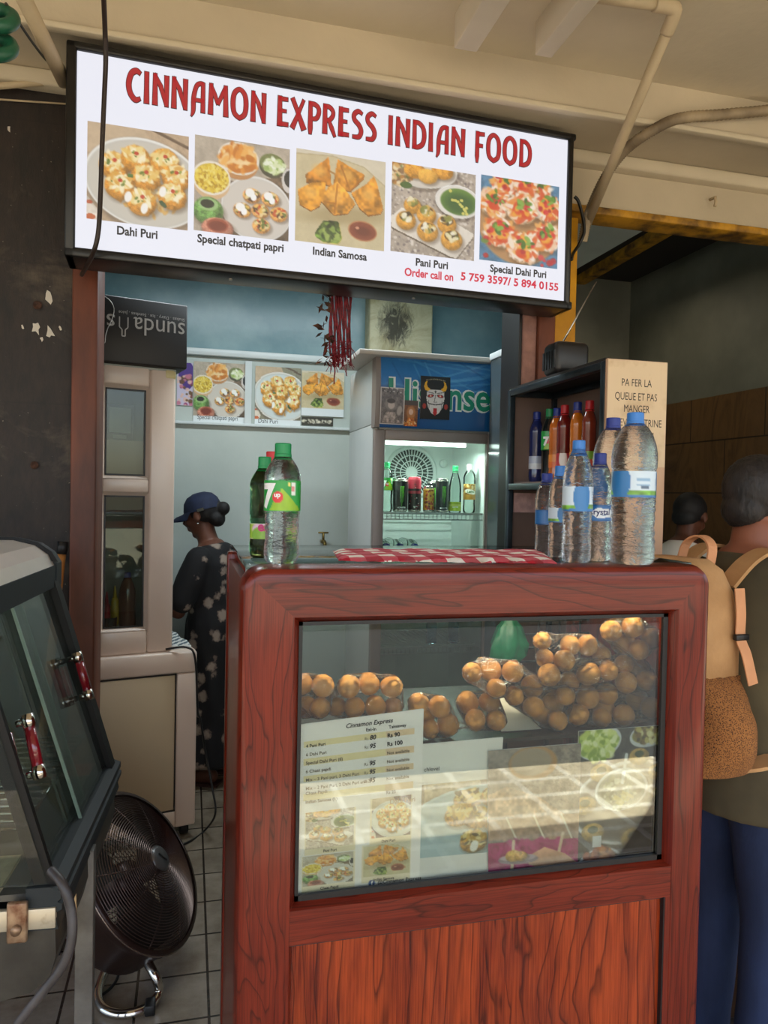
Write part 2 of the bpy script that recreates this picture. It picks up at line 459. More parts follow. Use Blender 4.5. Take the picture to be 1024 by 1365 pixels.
# ================================================================== the setting
YF = 2.58                                     # front of the shop wall
def tiles(name, size, off, c1, c2, grout, rough=.25, bmp=.15, gap=.004, size_y=None, wall=None):
    m, nt, b = _new(name)
    tc = nt.nodes.new('ShaderNodeTexCoord'); mp = nt.nodes.new('ShaderNodeMapping'); mp.vector_type = 'POINT'
    mp.inputs['Location'].default_value = (-off[0], -off[1], 0)
    nt.links.new(tc.outputs['Object'], mp.inputs[0]); vec = mp.outputs[0]
    if wall:
        sp = nt.nodes.new('ShaderNodeSeparateXYZ'); cb = nt.nodes.new('ShaderNodeCombineXYZ')
        nt.links.new(tc.outputs['Object'], sp.inputs[0])
        nt.links.new(sp.outputs['X' if wall == 'X' else 'Y'], cb.inputs[0]); nt.links.new(sp.outputs['Z'], cb.inputs[1])
        nt.links.new(cb.outputs[0], mp.inputs[0])
    bk = nt.nodes.new('ShaderNodeTexBrick'); bk.offset = 0 if not wall else .0; bk.squash = 1
    bk.inputs['Scale'].default_value = 1; bk.inputs['Brick Width'].default_value = size; bk.inputs['Row Height'].default_value = size_y or size
    bk.inputs['Mortar Size'].default_value = gap; bk.inputs['Mortar Smooth'].default_value = .1
    bk.inputs['Color1'].default_value = (*lin(c1), 1); bk.inputs['Color2'].default_value = (*lin(c2), 1); bk.inputs['Mortar'].default_value = (*lin(grout), 1)
    nt.links.new(vec, bk.inputs['Vector'])
    n = noise(nt, coords(nt), 7, 6, .65); o = mixc(nt, 1, bk.outputs[0], ramp(nt, n, [(.25, '#b5aa9c'), (.65, '#ffffff')]), 'MULTIPLY')
    nt.links.new(o, b.inputs['Base Color']); b.inputs['Roughness'].default_value = rough
    iv = nt.nodes.new('ShaderNodeMath'); iv.operation = 'SUBTRACT'; iv.inputs[0].default_value = 1; nt.links.new(bk.outputs['Fac'], iv.inputs[1])
    bump(nt, b, iv.outputs[0], bmp, .003)
    return m
g1 = P(275, 1250, Z=0); g2 = P(275, 1245, Z=0)
M_tile = tiles('floor_tile', .2, (g1.x, g2.y), '#94897a', '#8d8273', '#383029')
M_pave = tiles('paving', .34, (.1, .05), '#c4b698', '#b8aa8d', '#e2dac6', .8, .2, .02, .22)
M_darktile = tiles('dark_floor_tile', .3, (0, 0), '#4b3626', '#443022', '#20160e', .35)
mb = MB(); mb.box((-3, 1.15, -.3), (1.30, 2.6, 0)); mb.box((-3, 2.6, -.3), (2.06, 4.4, 0)); struct('floor', mb, M_tile)
struct('floor_side', MB().box((1.30, 1.15, -.4), (3.2, 4.8, -.15)), M_darktile)
struct('ground', MB().box((-14, -1.25, -.4), (14, 1.15, -.15)), M_pave)
struct('added_dark_ground', MB().box((-14, -6.2, -.5), (14, -1.25, -.22)), mat('dark_ground_for_shade', '#262524', .9, col2='#1c1b1b', scale=30, bmp=.4, bscale=200))  # unseen dark ground added in place of shade, keeps the window reflection dark
struct('ground_far', MB().box((-14, -30, -.4), (14, -6.2, -.15)), M_pave)

M_conc = mat('ceiling_paint', '#d6c9ae', .85, var=.16, scale=2.2, bmp=.35, bscale=28)
M_conc2 = mat('ceiling_paint_low', '#cdbfa4', .85, var=.22, scale=1.6, bmp=.3, bscale=34)
M_soot, nt, b = _new('sooty_wall')
v = coords(nt); big = noise(nt, v, 2.6, 8, .65, .8); fine_ = noise(nt, coords(nt, (1, 1, .35)), 26, 6, .7); spk = noise(nt, v, 95, 2, .5)
c_ = mixc(nt, ramp(nt, fine_, [(.35, (0, 0, 0)), (.7, (1, 1, 1))]), '#120c09', '#2c1f18')
c_ = mixc(nt, ramp(nt, big, [(.52, (0, 0, 0)), (.62, (1, 1, 1))]), c_, mixc(nt, fine_, '#241b15', '#5d5142'))
sz = nt.nodes.new('ShaderNodeSeparateXYZ'); tcc = nt.nodes.new('ShaderNodeTexCoord'); nt.links.new(tcc.outputs['Object'], sz.inputs[0])
hz = nt.nodes.new('ShaderNodeMath'); hz.operation = 'MULTIPLY_ADD'; hz.inputs[1].default_value = 1/.44; hz.inputs[2].default_value = .1; nt.links.new(sz.outputs['Z'], hz.inputs[0])
fz_ = nt.nodes.new('ShaderNodeMath'); fz_.operation = 'FRACT'; nt.links.new(hz.outputs[0], fz_.inputs[0])
c_ = mixc(nt, ramp(nt, fz_.outputs[0], [(0, (.7, .7, .7)), (.012, (.5, .5, .5)), (.02, (0, 0, 0))]), c_, '#0a0706')
c_ = mixc(nt, ramp(nt, spk, [(.73, (0, 0, 0)), (.76, (.8, .8, .8))]), c_, '#8d8478')
nt.links.new(c_, b.inputs['Base Color']); b.inputs['Roughness'].default_value = .62; bump(nt, b, fine_, .5, .008)
ZA, ZB = 2.878, 2.742
YA, YC = 2.29, 2.577
struct('ceiling', MB().box((-5, -2.1, ZA), (6, YA+.02, ZA+.18)), M_conc)
mb = MB(); mb.box((-5, YA, ZB), (6, YF+.24, ZA+.18))
struct('ceiling_beam', mb, M_conc2)
mb = MB(); mb.box((-5, YA-.012, ZB-.012), (6, YA+.02, ZB+.006), bev=.004)
mb.box((-5, YC-.05, ZB-.05), (6, YC+.03, ZB-.0005), bev=.01)
struct('trim_1', mb, M_conc)
xl0, xl1 = P(97, 600, Y=YF).x, P(131, 600, Y=YF).x            # edges of the brown post
mb = MB(); mb.box((-4, YF, -.3), (xl1-.01, YF+.14, ZB+.05))
struct('wall_front_left', mb, M_soot)
zl = P(840, 283, Y=YC).z
struct('wall_front_top', MB().box((xl1-.01, YC, zl), (6, YF+.14, ZB+.05)), M_conc2)
struct('trim_2', MB().box((1.2, YC-.012, zl-.026), (6, YF+.10, zl+.002), bev=.004), mat('yellow_paint', '#c9921f', .6, col2='#4a3010', scale=9, thresh=(.35, .6)))
# door posts of the stall
M_post = mat('brown_post_paint', '#7d4026', .55, col2='#4a2415', scale=7, stretch=(1, 1, .25), bmp=.2, bscale=50)
struct('trim_3', MB().box((xl0, YF-.05, 0), (xl1, YF+.14, 2.5), bev=.006), M_post)
xr0, xr1, xr2, xr3 = (P(p, 450, Y=YF).x for p in (693, 711, 733, 764))
struct('trim_4', MB().box((xr0, YF-.03, 0), (xr1, YF+.14, 2.5), bev=.005), mat('pinkish_plaster', '#a5786b', .85, var=.35, scale=25, bmp=.5, bscale=60))
struct('trim_5', MB().box((xr1, YF-.045, 0), (xr2, YF+.14, 2.5), bev=.005), M_post)
struct('trim_6', MB().box((xr2, YF-.02, -.15), (xr3, YF+.14, 2.5), bev=.005), mat('yellow_column_paint', '#e3a414', .6, col2='#b77d10', scale=5))
struct('trim_7', MB().box((xr0-.012, YF-.02, 0), (xr0-.0005, YF+.14, 2.5)), mat('black_edge', '#15110f', .5))
# inside of the stall
YB = 4.25
M_blue_low = mat('pale_wall_paint', '#c3cbc5', .5, col2='#aeb8b2', scale=1.5, bmp=.12, bscale=40)
M_blue_up = mat('blue_wall_paint', '#8fabb0', .25, col2='#6d8f98', scale=3, bmp=.3, bscale=14)
zs = P(350, 480, Y=YB).z
struct('wall_back', MB().box((-1.5, YB, -.2), (2.05, YB+.12, zs)), M_blue_low)
struct('wall_back_upper', MB().box((-1.5, YB, zs), (2.05, YB+.12, 2.8)), M_blue_up)
struct('wall_left', MB().box((-1.6, YF+.14, -.2), (-1.48, YB+.12, 2.8)), M_blue_low)
ux = V((1.25, YF+.14, 0)); uy = V((1.84, YB+.02, 0))
mb = MB(); mb.prism([(xr0+.005, YF+.14), (xr3, YF+.14), (2.06, YB+.6), (1.86, YB+.6), (uy.x, uy.y)], -.3, 2.8)
struct('wall_right', mb, M_blue_up)
struct('ceiling_inside', MB().box((-1.6, YF+.1, 2.72), (2.05, YB+.12, 2.85)), mat('inside_ceiling', '#c2ccc8', .8))
cx0, cx1 = P(493, 440, Y=YB-.12).x, P(577, 440, Y=YB-.12).x
m, nt, b = _new('stained_cream_paint')
v = coords(nt); f = noise(nt, v, 5, 7, .7, 1.2)
sp = nt.nodes.new('ShaderNodeTexGradient'); sp.gradient_type = 'SPHERICAL'
c = P(528, 432, Y=YB-.12); mp = nt.nodes.new('ShaderNodeMapping'); mp.inputs['Location'].default_value = tuple(-x*q for x, q in zip(c, (4.6, 0, 3.6)))
mp.inputs['Scale'].default_value = (4.6, 0, 3.6); tc = nt.nodes.new('ShaderNodeTexCoord'); nt.links.new(tc.outputs['Object'], mp.inputs[0]); nt.links.new(mp.outputs[0], sp.inputs[0])
mu = nt.nodes.new('ShaderNodeMath'); mu.operation = 'MULTIPLY_ADD'; mu.inputs[2].default_value = -.24
nt.links.new(sp.outputs['Fac'], mu.inputs[0]); nt.links.new(noise(nt, coords(nt, (1, 1, .5)), 22, 7, .75, 1.5), mu.inputs[1]); 
o = mixc(nt, ramp(nt, mu.outputs[0], [(.0, (0, 0, 0)), (.135, (.95, .95, .95))]), ramp(nt, f, [(.3, '#9a8d63'), (.6, '#c9c3a2')]), '#1b1712')
nt.links.new(o, b.inputs['Base Color']); b.inputs['Roughness'].default_value = .6
struct('column', MB().box((cx0, YB-.12, 0), (cx1, YB+.02, 2.75), bev=.01), m)
# side shop
YG = 4.6; XG = P(840, 420, Y=YG).x; zg = P(840, 376, Y=YG).z
M_grey = mat('grey_wall', '#7b7c70', .6, col2='#64655a', scale=2.5, bmp=.25, bscale=20)
struct('wall_side_back', MB().box((1.75, YG, -.3), (XG+.1, YG+.12, zg+.1)), M_grey)
struct('wall_side_right', MB().box((XG, 1.7, -.3), (XG+.12, YG+.12, zg+.1)), M_grey)
zt = P(1000, 520, X=XG).z
m, nt, b = _new('brown_marble_tile')
v = coords(nt, (1, 1, .35), (.5, 0, 0)); f = noise(nt, v, 3.5, 8, .65, 2.2)
sx = nt.nodes.new('ShaderNodeSeparateXYZ'); cb = nt.nodes.new('ShaderNodeCombineXYZ'); tc = nt.nodes.new('ShaderNodeTexCoord'); nt.links.new(tc.outputs['Object'], sx.inputs[0])
nt.links.new(sx.outputs['Y'], cb.inputs[0]); nt.links.new(sx.outputs['Z'], cb.inputs[1])
bk = nt.nodes.new('ShaderNodeTexBrick'); bk.offset = .5; bk.inputs['Scale'].default_value = 1; bk.inputs['Brick Width'].default_value = .6; bk.inputs['Row Height'].default_value = .3
bk.inputs['Mortar Size'].default_value = .004; bk.inputs['Color1'].default_value = bk.inputs['Color2'].default_value = (1, 1, 1, 1); bk.inputs['Mortar'].default_value = (.1, .07, .05, 1)
nt.links.new(cb.outputs[0], bk.inputs['Vector'])
o = mixc(nt, 1, ramp(nt, f, [(.3, '#3c2815'), (.5, '#6a4c2c'), (.7, '#4a331c')]), bk.outputs[0], 'MULTIPLY')
nt.links.new(o, b.inputs['Base Color']); b.inputs['Roughness'].default_value = .3
struct('wall_side_tiles', MB().box((XG-.012, 1.7, -.15), (XG-.0005, YG, zt)), m)
mb = MB(); mb.box((1.4, YF+.14, zg), (XG+.12, YG+.12, zg+.1)); struct('ceiling_side', mb, mat('dark_board', '#2a2622', .8))
a = P(905, 298, Z=zg-.03); c = P(772, 376, Z=zg-.03)
a2 = a+(a-c)*.25
mb = MB(); d = (c-a2); mb.box((-.035, 0, 0), (.035, d.length, .05), M=frame(a2-V((0, 0, .02)), V((d.y, -d.x, 0)), z=(0, 0, 1)))
struct('trim_8', mb, MATS['yellow_paint'])
# rafter ends below the canopy
M_raft = mat('rafter_paint', '#ddd2bc', .8, var=.15, scale=3, bmp=.2, bscale=30)
for k, (p, q, yy) in enumerate(((605, 637, 65), (713, 736, 74))):
    zb = 2.78; e = P(p, yy, Z=zb); e2 = P(q, yy+3, Z=zb)
    struct('trim_%d' % (9+k), MB().box((e.x, -2.05, zb), (e2.x, e.y, ZA+.02), bev=.004), M_raft)
# ================================================================== illuminated sign
SO = P(104, 79, Y=2.30); STH = math.radians(3.0)
SX = V((math.cos(STH), math.sin(STH), 0)); SN = V((math.sin(STH), -math.cos(STH), 0))
def sg(px, py):
    h = HIT(px, py, SO, SN)-SO; return h.dot(SX), h.z
tl, tr, br, bl = sg(104, 79), sg(757, 178), sg(752, 397), sg(99, 336)
u0 = (tl[0]+bl[0])/2; u1 = (tr[0]+br[0])/2; v1 = (tl[1]+tr[1])/2; v0 = (bl[1]+br[1])/2
SM = frame(SO, SX, z=SN)                      # x right, y up, z towards the street
SW, SH = u1-u0, v1-v0
print('SIGN', SW, SH, tl, tr, br, bl)
sign = thing('signboard', 'long white illuminated food signboard in a black frame above the stall opening', 'sign', tuple(SM @ V(((u0+u1)/2, v0, -.06))))
M_black = mat('black_metal', '#191716', .35, spec=.5, var=.3, scale=12)
mb = MB(); fr = .028; dp = .125
mb.box((u0-fr, v0-fr, -dp), (u1+fr, v0, .012), 0, SM, .006); mb.box((u0-fr, v1, -dp), (u1+fr, v1+fr*.8, .012), 0, SM, .006)
mb.box((u0-fr, v0-fr, -dp), (u0, v1+fr*.8, .012), 0, SM, .006); mb.box((u1, v0-fr, -dp), (u1+fr*.7, v1+fr*.8, .012), 0, SM, .006)
mb.box((u0-.01, v0-.01, -dp), (u1+.01, v1+.01, -dp+.01), 0, SM)
obj('case', mb, M_black, sign)
for (a, b_) in ((.28, -.02), (.66, -.02)):
    obj('screw', MB().cyl(SM @ V((u0+SW*a, v0-fr-.004, -.05)), SM @ V((u0+SW*a, v0-fr+.004, -.05)), .006, n=10), mat('screw_steel', '#a8a29a', .3, .9), sign)
LE = 1.0
def glow(name, c, e=LE):
    if name in MATS: return MATS[name]
    m, nt, b = _new(name); b.inputs['Base Color'].default_value = (.05, .05, .05, 1)
    b.inputs['Emission Color'].default_value = (*lin(c), 1); b.inputs['Emission Strength'].default_value = e; b.inputs['Roughness'].default_value = .3
    MATS[name] = m; return m
M_face = glow('sign_white', '#f3f4ff', .375)
mb = MB(); mb.box((u0-.004, v0-.004, -.012), (u1+.004, v1+.004, 0), 0, SM); obj('lit_face', mb, M_face, sign)

# headline: hand made heavy display capitals, unit height
def st(*pts): return pts
W1 = .19
GL = {  # strokes: list of polylines (x, y[, width])
 'C': (.62, [[(.56, .90, .15), (.40, .97, .20), (.20, .86, .22), (.10, .55, .23), (.16, .25, .22), (.36, .06, .20), (.56, .12, .13)]]),
 'I': (.30, [[(.14, .0, .24), (.14, .5, .20), (.14, 1.0, .20)]]),
 'N': (.72, [[(.13, 0, .24), (.13, 1.0, .17)], [(.10, .98, .12), (.36, .62, .19), (.58, .04, .12)], [(.60, 0, .17), (.60, .98, .22)]]),
 'A': (.70, [[(.08, -.16, .05), (.16, .04, .18), (.17, .45, .19), (.28, .82, .17), (.44, .93, .15), (.58, .93, .13)], [(.56, 0, .20), (.56, .97, .17)], [(.18, .38, .13), (.60, .38, .13)]]),
 'M': (.92, [[(.13, 0, .24), (.15, 1.0, .17)], [(.12, .98, .13), (.30, .66, .18), (.44, .36, .14)], [(.44, .36, .14), (.60, .66, .16), (.76, .98, .12)], [(.78, 0, .24), (.76, 1.0, .17)]]),
 'O': (.80, [[(.39, .03, .16), (.17, .18, .2), (.11, .5, .22), (.17, .82, .2), (.39, .97, .16), (.61, .82, .2), (.67, .5, .22), (.61, .18, .2), (.39, .03, .16)]]),
 'E': (.54, [[(.14, 0, .24), (.14, 1.0, .18)], [(.1, .91, .17), (.48, .92, .14)], [(.1, .52, .14), (.42, .52, .12)], [(.1, .08, .17), (.50, .08, .15)]]),
 'X': (.66, [[(.08, 1.0, .19), (.28, .62, .18), (.58, 0, .25)], [(.56, 1.0, .13), (.34, .52, .14), (.08, 0, .22)]]),
 'P': (.58, [[(.14, -.10, .12), (.14, .1, .22), (.14, 1.0, .17)], [(.08, .92, .15), (.32, .92, .17), (.48, .82, .18), (.50, .64, .18), (.40, .46, .17), (.2, .42, .12)]]),
 'R': (.64, [[(.14, 0, .24), (.14, 1.0, .17)], [(.08, .92, .15), (.32, .92, .17), (.48, .80, .17), (.48, .64, .17), (.36, .50, .16), (.2, .46, .12)], [(.30, .48, .13), (.44, .22, .19), (.58, -.06, .12)]]),
 'S': (.56, [[(.50, .88, .12), (.32, .95, .17), (.14, .82, .19), (.16, .64, .19), (.36, .48, .20), (.46, .28, .2), (.36, .08, .18), (.08, .06, .13)]]),
 'D': (.72, [[(.14, 0, .22), (.14, 1.0, .17)], [(.08, .92, .15), (.34, .92, .17), (.54, .76, .2), (.60, .48, .21), (.52, .2, .2), (.30, .07, .17), (.08, .07, .15)]]),
 'F': (.54, [[(.14, -.12, .1), (.14, .1, .22), (.14, 1.0, .18)], [(.1, .91, .17), (.50, .93, .14)], [(.1, .50, .15), (.42, .50, .13)]]),
}
def smooth_poly(pts, n=5):
    if len(pts) <= 3: return pts
    out = []
    for i in range(len(pts)-1):
        p0, p1, p2, p3 = pts[max(i-1, 0)], pts[i], pts[i+1], pts[min(i+2, len(pts)-1)]
        for k in range(n):
            t = k/n
            out.append(tuple(.5*((2*b)+(-a+c)*t+(2*a-5*b+4*c-d)*t*t+(-a+3*b-3*c+d)*t**3) for a, b, c, d in zip(p0, p1, p2, p3)))
    out.append(pts[-1]); return out
def stroke(mb, pts, M, mi, z, grow):
    pts = smooth_poly(pts); L = []; Rr = []; n = len(pts)
    closed = (abs(pts[0][0]-pts[-1][0])+abs(pts[0][1]-pts[-1][1])) < 1e-6
    for i, p in enumerate(pts):
        a = pts[i-1] if i > 0 else (pts[-2] if closed else p); b = pts[i+1] if i < n-1 else (pts[1] if closed else p)
        dx, dy = b[0]-a[0], b[1]-a[1]; l = math.hypot(dx, dy) or 1; dx /= l; dy /= l
        h = p[2]*.43+grow; e = 0
        if not closed and i == 0: e = -grow
        if not closed and i == n-1: e = grow
        x, y = p[0]+dx*e, p[1]+dy*e
        L.append((x-dy*h, y+dx*h, z)); Rr.append((x+dy*h, y-dx*h, z))
    vs = L+Rr
    mb.add(vs, [(i, i+1, n+i+1, n+i) for i in range(n-1)], mi, M)
def headline(mb, txt, x, y, h, width, mats=(0, 1), M=SM, z=.002):
    tot = sum(GL[c][0]+.05 for c in txt)-.05; k = width/tot
    for c in txt:
        if c == ' ': x += .34*k; continue
        w, ss = GL[c]
        for grow, mi, zz in ((.022, mats[0], z), (0, mats[1], z+.0012)):
            MM = M @ T((x, y, 0)) @ M4.Diagonal((k, h, 1, 1))
            for s_ in ss: stroke(mb, s_, MM, mi, zz, grow)
        x += (w+.05)*k
def su(px, py): a = sg(px, py); return a
mb = MB()
a = su(168, 143); b_ = su(355, 170); c = su(368, 172); d = su(502, 190); e = su(516, 192); f = su(620, 206); g = su(632, 208); h = su(709, 219)
M_letdark = glow('letter_edge', '#2a0a10', .3); M_letred = glow('letter_red', '#b30c1e', .36)
yb = [su(168, 141)[1]+(su(709, 220)[1]-su(168, 141)[1])*t for t in (0, .35, .64, .86)]
hh = su(300, 120)[1]-su(300, 161)[1]
ybase = (su(180, 142)[1]+su(700, 218)[1])/2
headline(mb, 'CINNAMON', a[0], ybase, hh, b_[0]-a[0]); headline(mb, 'EXPRESS', c[0], ybase, hh, d[0]-c[0])
headline(mb, 'INDIAN', e[0], ybase, hh, f[0]-e[0]); headline(mb, 'FOOD', g[0], ybase, hh, h[0]-g[0])
obj('headline_lettering', mb, [M_letdark, M_letred], sign, fix=False)
M_cap = glow('caption_black', '#15151b', .5); M_capr = glow('caption_red', '#c0203c', .5)
def cap(txt, px0, px1, pyb, size, mi=0, M=SM):
    mb = MB(); p0 = su(px0, pyb[0]); p1 = su(px1, pyb[1])
    put_text(mb, M, txt, p0[0], (p0[1]+p1[1])/2, size, 0, .002, fit=p1[0]-p0[0], bold=.030)
    obj('caption_lettering', mb, (M_cap, M_capr)[mi], sign, fix=False)
cap('Dahi Puri', 156, 210, (313, 318), .034); cap('Special chatpati papri', 263, 378, (325, 334), .034)
cap('Indian Samosa', 417, 489, (341, 346), .034); cap('Pani Puri', 554, 597, (355, 358), .034); cap('Special Dahi Puri', 653, 728, (364, 369), .034)
cap('Order call on', 539, 604, (368, 374), .036, 1); cap('5 759 3597/ 5 894 0155', 614, 744, (375, 386), .036, 1)

# the five food photographs
FOOD = dict(o='#d9882f', y='#e9b54a', g='#7a9a2f', dg='#35501f', r='#b5301f', w='#f6f1e6')
def toppings(p, cx, cy, r, seed=0):
    p.crumbs(cx, cy-r*.35, r*.85, r*.5/p.asp, ['#f3d98f', '#eec56a', '#f8e6b0', '#e0a94a', '#fff3d0'], 60, r*.13, 2.5)
    p.crumbs(cx, cy-r*.3, r*.6, r*.3, ['#6f8030', '#9aa54a'], 4, r*.09, 1.6)
    p.ell(cx+r*.05, cy-r*.45, r*.17, r*.15, '#c8452a', 0, .3)
def pic_dahi(n, plate='#cfc8ba', bgc='#bfa587', dim=0):
    p = Pic(n, n, bgc, .95, 3); p.mottle(.12)
    p.poly([(.0, .0), (.55, 0), (.72, .35), (.3, .4), (0, .3)], '#c9b091', tex=.06); p.line(.6, -.02, 1.0, .13, .018, '#5b4636', .8)
    p.poly([(0, .75), (.12, .9), (.1, 1), (0, 1)], '#ddd0c0'); p.ell(.03, .82, .03, .02, '#c05a38'); p.ell(.04, .97, .05, .03, '#c9683a')
    p.plate(.57, .56, .60, .44, plate, .12, '#efece4', '#a8a294')
    p.crumbs(.62, .62, .38, .28, ['#e0b262', '#d49a48', '#efd08a'], 160, .014, 2)
    for x, y in ((.26, .40), (.47, .30), (.755, .29), (.87, .44), (.57, .48), (.315, .60), (.835, .64), (.535, .74)):
        p.ball(x, y+.02, .145, .135, '#e39a36', .6, .3); toppings(p, x, y+.02, .13)
    for x, y in ((.40, .72), (.56, .82), (.74, .62)): p.ell(x, y, .035, .055, '#fbf6ee', .2, .3)
    p.ell(.745, .75, .045, .022, '#3d5a3a', .7); p.ell(.42, .50, .03, .02, '#5c7a3a')
    return p
def pic_chat(n):
    p = Pic(n, n, '#b9ab98', .99, 5); p.mottle(.12)
    p.poly([(.3, .45), (1, .3), (1, 1), (.3, 1)], '#6d5a48', tex=.5)
    cv = lambda x, y: ((x-130)/870, (y-5-110*(x-130)/870)/860)
    p.plate(*cv(700, 672), .375, .34, '#d6cdc1', .1, '#e8e3dc')
    x, y = cv(525, 215); p.ell(x, y+.05, .205, .17, '#c28a55', 0, .04); p.ell(x, y, .215, .17, '#eadfd0', .1, .04); p.ell(x, y, .19, .145, '#d6822e', .1, .05)
    p.crumbs(x, y, .17, .125, ['#f2b25a', '#e8983c', '#f6c578', '#c97525', '#f9d7a0'], 130, .026, 2.2)
    x, y = cv(285, 395); p.ell(x, y+.04, .19, .18, '#d9b487', 0, .04); p.ell(x, y, .195, .175, '#efe4d2', 0, .04); p.ell(x, y, .175, .15, '#d9b93a', 0, .05)
    p.crumbs(x, y, .165, .14, ['#f0d24e', '#e2bf35', '#f7e27a', '#b98f20'], 420, .011, 1.6)
    x, y = cv(835, 265); p.ell(x, y+.02, .14, .12, '#4d4b3a', .1); p.ell(x, y-.01, .138, .105, '#77804a', .1, .05); p.crumbs(x+.02, y+.01, .1, .07, ['#dfe6b8', '#c3d48a', '#f4f6e2', '#9db563'], 120, .017, 1.8)
    x, y = cv(990, 410); p.ell(x, y, .075, .13, '#d5cdc5'); p.ell(x+.01, y-.02, .06, .09, '#26292b')
    x, y = cv(260, 690); p.ball(x, y, .155, .145, '#6e9a4e', .7, .5); p.ell(x, y-.07, .1, .065, '#9fc07e', 0, .1); p.ell(x-.01, y-.075, .07, .045, '#20281c', 0, .15)
    x, y = cv(345, 838); p.ball(x, y+.01, .165, .11, '#c8856c', .6, .3); p.ell(x, y-.02, .11, .07, '#a4503a', 0, .1); p.ell(x, y-.015, .09, .05, '#7e3324', 0, .1)
    for (a, b, wh) in ((650, 552, 1), (820, 582, 1), (565, 682, 1), (730, 690, 0), (900, 722, 0), (740, 828, 0)):
        x, y = cv(a, b); p.ball(x, y, .095, .08, '#e0a058', .5, .4)
        p.crumbs(x, y-.01, .07, .05, ['#f3dca0', '#c9542e', '#6d7a38', '#5a3a2a', '#f0c060'], 46, .013, 1.7)
        if wh:
            p.ell(x-.02, y-.03, .05, .045, '#fbf8f2', .3, .25); p.ell(x+.02, y+.015, .03, .035, '#fdfbf7', .3, .25)
    return p
def pic_samosa(n):
    p = Pic(n, n, '#cfbf98', 1.03, 9); p.mottle(.05)
    p.poly([(0, 0), (1, 0), (1, .28), (.75, .1), (.4, .03), (0, .06)], '#d9cdb4', tex=.03); p.line(0, .06, .4, .03, .008, '#bfae86'); p.line(.4, .03, .75, .1, .008, '#bfae86'); p.line(.75, .1, 1, .28, .008, '#bfae86')
    cv = lambda x, y: ((x-40)/930, (y-70-125*(x-40)/930)/955)
    p.ell(.55, .66, .5, .10, '#a08a5c', -.1, .9, .6)
    for pts, col in (([(370, 155), (385, 250), (405, 460), (330, 440), (150, 420), (140, 345), (270, 240)], '#d98c2d'),
                     ([(462, 178), (600, 260), (742, 335), (735, 380), (600, 515), (520, 490), (420, 450)], '#dc9230'),
                     ([(840, 345), (880, 430), (948, 690), (925, 745), (790, 765), (700, 690), (610, 530), (770, 430)], '#df9632'),
                     ([(345, 420), (340, 530), (285, 670), (200, 715), (85, 650), (65, 500), (200, 425)], '#e0982f'),
                     ([(465, 415), (560, 510), (655, 640), (575, 745), (430, 758), (305, 620), (310, 570), (370, 470)], '#e49c38')):
        q = [cv(*t) for t in pts]; p.poly([(a, b+.012) for a, b in q], '#8a541a', tex=.2); p.poly(q, col, shade=.25, tex=.38)
        cxm = sum(t[0] for t in q)/len(q); cym = sum(t[1] for t in q)/len(q); p.ell(cxm-.02, cym-.03, .07, .06, '#f0b95e', .4, .9, .6)
    for (x0, y0, x1, y1) in ((500, 250, 590, 490), (465, 440, 440, 740), (430, 330, 370, 300), (330, 620, 440, 640), (740, 350, 610, 500)):
        p.line(*cv(x0, y0), *cv(x1, y1), .012, '#a9661c', .7)
    q = [cv(*t) for t in ((250, 930), (330, 815), (480, 825), (515, 1000), (480, 1055), (330, 1040), (245, 980))]
    p.poly([(a+.01, b+.008) for a, b in q], '#b6b050'); p.poly(q, '#57702c', tex=.9); p.crumbs(*cv(390, 940), .11, .09, ['#8aa24a', '#3c5222', '#2b3d1b', '#a3b55c'], 60, .018, 1.8)
    x, y = cv(735, 930); p.ell(x, y, .165, .115, '#c08458', .1, .06); p.ell(x, y, .15, .10, '#8c4430', .1, .08); p.ell(x, y, .09, .05, '#713021', .1, .6); p.ell(x-.06, y-.03, .02, .015, '#d89878')
    return p
def pic_pani(n):
    p = Pic(n, n, '#b3a595', 1.07, 12); p.mottle(.15)
    p.crumbs(.5, .5, .75, .75, ['#8d7f76', '#d5c9bb', '#7c706e', '#e0d5c8'], 900, .012, 1.2)
    cv = lambda x, y: ((x-65)/905, (y-95-120*(x-65)/905)/965)
    x, y = cv(370, 175); p.plate(x, y, .43, .22, '#d9cfc0', .0, '#f0ebe2')
    p.crumbs(.1, .12, .13, .13, ['#d9a860', '#e8c890', '#b37a3a', '#6a7a3c', '#f2dfb8', '#8c6a48'], 120, .022, 1.4); p.ell(.17, .24, .07, .04, '#4d6a34')
    for a, b in ((600, 200), (310, 195)): p.ball(*cv(a, b), .13, .09, '#dd9a3a')
    p.ball(*cv(445, 250), .115, .09, '#e6ab4a', .5, .2)
    x, y = cv(775, 520); p.plate(x, y, .27, .20, '#eae3d8', .05, '#f5f1ea'); p.ell(x+.01, y, .22, .16, '#65893a', .05, .1); p.ell(x+.02, y+.02, .18, .12, '#35602c', .05, .6)
    for a, b in ((715, 500), (745, 505), (775, 520), (800, 550), (820, 570), (845, 600), (870, 590), (835, 650), (875, 655), (690, 400), (815, 505), (860, 625)): p.ell(*cv(a, b), .02, .018, '#d9cf6a', 0, .3)
    q = [cv(*t) for t in ((60, 690), (180, 590), (560, 640), (950, 870), (950, 910), (770, 1145), (700, 1120), (80, 800))]
    p.poly([(a, b+.02) for a, b in q], '#70604f'); p.poly(q, '#e4dacb', tex=.04, shade=.08)
    for a, b, r in ((290, 555, .1), (225, 715, .115), (440, 655, .115), (660, 755, .115), (455, 835, .125), (715, 925, .13)):
        x, y = cv(a, b); p.ball(x, y+.015, r, r*.98, '#e0a03e', .6, .25); p.ell(x, y-.03, r*.68, r*.5, '#6b4a24', 0, .2)
        p.crumbs(x, y-.03, r*.55, r*.38, ['#efe2b8', '#d9b45a', '#4a3a24', '#f8f0d8', '#8a8a40'], 26, .02, 1.4)
    return p
